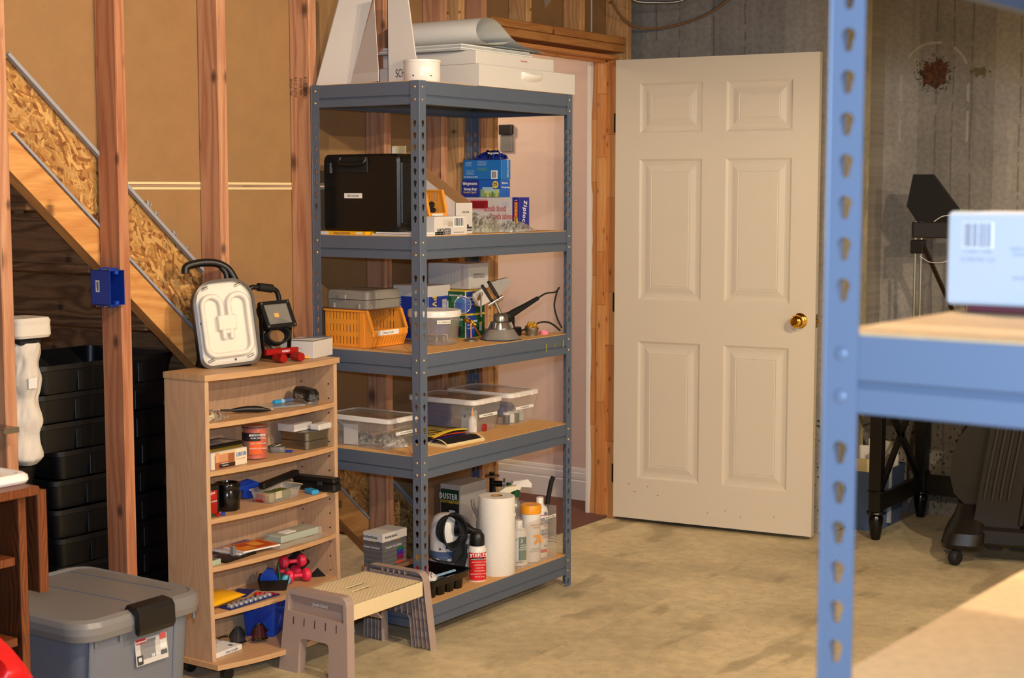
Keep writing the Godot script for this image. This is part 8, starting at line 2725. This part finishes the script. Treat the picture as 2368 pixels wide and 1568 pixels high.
	for k in 9:
		var cg := G.new()
		cg.loft([rrect(0.022, 0.014, 0.004, 0.004, 3), rrect(0.018, 0.010, 0.003, 0.013, 3)], false, true)
		inst(bs, "blister", cg.mesh(), M.film, Transform3D(Basis.IDENTITY, Vector3(0.0, 0.0, 0.085 - 0.021 * k)))
		bx(bs, "capsule", Vector3(0.0, 0.0065, 0.085 - 0.021 * k), Vector3(0.010, 0.004, 0.006), M.grey_paper, 0.001)
	var bcard := thing("blue_card", "blue printed card at the back of the fifth shelf", "card", Vector3(-3.405, Y, -3.450), 0.4)
	bx(bcard, "card", Vector3(0, 0.0015, 0), Vector3(0.06, 0.002, 0.09), M.navy)
	var rs := thing("red_scissors", "red plastic clip lying before the black tray", "clip", Vector3(-3.332, Y, -3.470), deg_to_rad(40))
	var rg := G.new()
	for s in [-1.0, 1.0]:
		var pts := []
		for k in 14:
			pts.append(Vector3(s * 0.014 + 0.010 * cos(TAU * k / 14), 0.0045, 0.010 * sin(TAU * k / 14)))
		rg.tube(pts, 0.004, 6, true)
	rg.bar(Vector3(0.02, 0.0045, 0.0), Vector3(0.044, 0.0045, 0.006), 0.006, 0.004)
	part(rs, "loops", rg, M.red_bag)
	var bt := thing("black_dish", "small square black dish on the fifth shelf", "dish", Vector3(-3.368, Y, -3.560), deg_to_rad(40))
	var btg := G.new()
	btg.loft([rrect(0.082, 0.082, 0.008, 0.0, 3), rrect(0.100, 0.100, 0.010, 0.036, 3), rrect(0.094, 0.094, 0.009, 0.036, 3), rrect(0.080, 0.080, 0.007, 0.006, 3)], true, true)
	part(bt, "dish", btg, M.black_plastic)
	var bb := thing("blue_tangle", "bright blue plastic piece in the black dish", "toy", Vector3(-3.375, Y + 0.0065, -3.545), 0.6)
	var bbg := G.new()
	bbg.prism([Vector2(-0.030, 0.0), Vector2(0.030, 0.0), Vector2(0.034, 0.026), Vector2(0.012, 0.056), Vector2(-0.006, 0.060), Vector2(-0.026, 0.036)], -0.012, 0.012)
	part(bb, "piece", bbg, M.blue_plastic)
	var gf := thing("green_figure", "dark green plastic prongs standing in the black dish", "toy", Vector3(-3.348, Y + 0.0065, -3.560))
	var gfg := G.new()
	gfg.tube(cable([Vector3(-0.012, 0.0, 0.0), Vector3(-0.004, 0.040, 0.0), Vector3(0.0, 0.078, 0.0)]), 0.004, 6)
	gfg.tube(cable([Vector3(0.012, 0.0, 0.006), Vector3(0.006, 0.036, 0.002), Vector3(0.0, 0.066, 0.0)]), 0.004, 6)
	gfg.tube(cable([Vector3(0.0, 0.0, -0.012), Vector3(0.0, 0.036, -0.004), Vector3(0.0, 0.066, 0.0)]), 0.004, 6)
	part(gf, "prongs", gfg, M.green_dark)
	var eb := thing("cyan_ball", "pale cyan ball in the corner of the black dish", "ball", Vector3(-3.345, Y + 0.0065, -3.592))
	bottle(eb, [[0, 0], [0.008, 0.001], [0.014, 0.008], [0.0155, 0.0155], [0.014, 0.023], [0.008, 0.030], [0, 0.031]], Vector2.ONE, M.cyan, "ball")
	for k in 3:
		var at: Vector3 = [Vector3(-3.352, Y, -3.655), Vector3(-3.405, Y, -3.665), Vector3(-3.378, Y + 0.043, -3.660)][k]
		var db := thing("pink_dumbbell", ["pink toy dumbbell at the front of the pile of three", "pink toy dumbbell at the back of the pile of three", "pink toy dumbbell lying on top of the other two"][k], "dumbbell", at, [deg_to_rad(62), deg_to_rad(75), deg_to_rad(58)][k], "pink dumbbells")
		for s in [-1.0, 1.0]:
			var hg := G.new()
			var R := 0.022
			hg.lathe([Vector2(0.0001, -0.016), Vector2(R * 0.62, -0.015), Vector2(R, -0.007), Vector2(R, 0.007), Vector2(R * 0.62, 0.015), Vector2(0.0001, 0.016)], 6 if k == 2 else 10, Transform3D(Basis(Vector3.BACK, PI / 2), Vector3(s * 0.030, R, 0)))
			part(db, "head", hg, M.pink_rubber)
		var hb := G.new()
		hb.tube([Vector3(-0.03, 0.022, 0), Vector3(0.03, 0.022, 0)], 0.007, 10)
		part(db, "bar", hb, M.pink_rubber)
	var fm1 := thing("foam_square", "square of black foam leaning at the back of the fifth shelf", "foam", Vector3(-3.418, Y, -3.725))
	var fg := G.new()
	fg.box(Vector3(0, 0.043, 0), Vector3(0.062, 0.062, 0.018), 0.002, Transform3D(Basis(Vector3.UP, deg_to_rad(40)) * Basis(Vector3.BACK, 0.0), Vector3.ZERO) * Transform3D(Basis(Vector3.BACK, PI / 4), Vector3(0.030, 0.0135, 0)))
	part(fm1, "foam", fg, M.foam)
	var fm2 := thing("foam_scrap", "small black foam wedge before the foam square", "foam", Vector3(-3.352, Y, -3.752))
	var f2 := G.new()
	f2.prism([Vector2(-0.026, 0), Vector2(0.026, 0), Vector2(0.002, 0.026)], -0.010, 0.010, Transform3D(Basis(Vector3.UP, deg_to_rad(50)), Vector3.ZERO))
	part(fm2, "foam", f2, M.foam)
	# bottom board
	Y = BSH[0] + 0.0005
	var bin := thing("blue_open_bin", "bright blue open-front plastic bin on the bookcase base", "bin", Vector3(-3.385, Y, -3.535), deg_to_rad(24))
	var bn := G.new()
	bn.loft([rrect(0.095, 0.105, 0.006, 0.0, 3), rrect(0.115, 0.130, 0.008, 0.108, 3), rrect(0.120, 0.136, 0.008, 0.108, 3), rrect(0.120, 0.136, 0.008, 0.114, 3), rrect(0.110, 0.125, 0.007, 0.114, 3), rrect(0.092, 0.101, 0.005, 0.004, 3)], true, true)
	part(bin, "shell", bn, M.blue_plastic)
	var ri := G.new()
	ri.bar(Vector3(0.049, 0.01, 0.03), Vector3(0.0585, 0.098, -0.03), 0.003, 0.004, Vector3.RIGHT)
	part(bin, "rib", ri, M.blue_plastic)
	var sun := thing("sunglasses", "dark wraparound sunglasses leaning by the blue bin", "sunglasses", Vector3(-3.335, Y, -3.405), deg_to_rad(66))
	for s in [-1.0, 1.0]:
		var lg := G.new()
		lg.sheet(10, 8, func(u: float, v: float) -> Vector3:
			var a := (u - 0.5) * 1.7
			var hh := 0.046 * sin(PI * clampf(0.10 + 0.80 * u, 0, 1))
			return Vector3(s * 0.036 + 0.034 * sin(a) * s, 0.014 + hh * v, 0.026 * cos(a) - 0.010 - 0.010 * v))
		part(sun, "lens", lg, M.sun_lens if s < 0 else M.brown_lens)
		var ra := []
		for k in 15:
			var a := (k / 14.0 - 0.5) * 1.7
			ra.append(Vector3(s * 0.036 + 0.034 * sin(a) * s, 0.015 + 0.046 * sin(PI * (0.10 + 0.80 * k / 14.0)), 0.026 * cos(a) - 0.020))
		var fr := G.new()
		fr.tube(ra, 0.003, 6)
		var rb2 := []
		for k in 15:
			var a := (k / 14.0 - 0.5) * 1.7
			rb2.append(Vector3(s * 0.036 + 0.034 * sin(a) * s, 0.013, 0.026 * cos(a) - 0.009))
		fr.tube(rb2, 0.003, 6)
		fr.tube(cable([Vector3(s * 0.068, 0.034, -0.004), Vector3(s * 0.072, 0.024, -0.04), Vector3(s * 0.066, 0.006, -0.085)]), 0.0035, 6)
		part(sun, "frame", fr, M.black_gloss)
	var bkk := thing("white_book", "white software booklet lying at the bookcase's lower left", "book", Vector3(-3.362, Y, -3.285), deg_to_rad(3))
	bx(bkk, "pages", Vector3(0, 0.008, 0), Vector3(0.105, 0.016, 0.135), M.paper, 0.001)
	patches(bkk, "cover_print", TP(0.105, 0.016, 0.135), [[-0.018, 0.0, 0.05, 0.012, Color(0.60, 0.58, 0.58)], [-0.030, -0.015, 0.022, 0.10, Color(0.30, 0.28, 0.28)], [0.030, 0.04, 0.016, 0.012, Color(0.30, 0.34, 0.52)], [0.030, -0.045, 0.012, 0.016, Color(0.35, 0.38, 0.55)]])
	words(bkk, "User Guide", 0.008, Transform3D(Basis(Vector3.UP, PI / 2), Vector3(0.0532, 0.008, -0.02)), M.ink_blue, false)
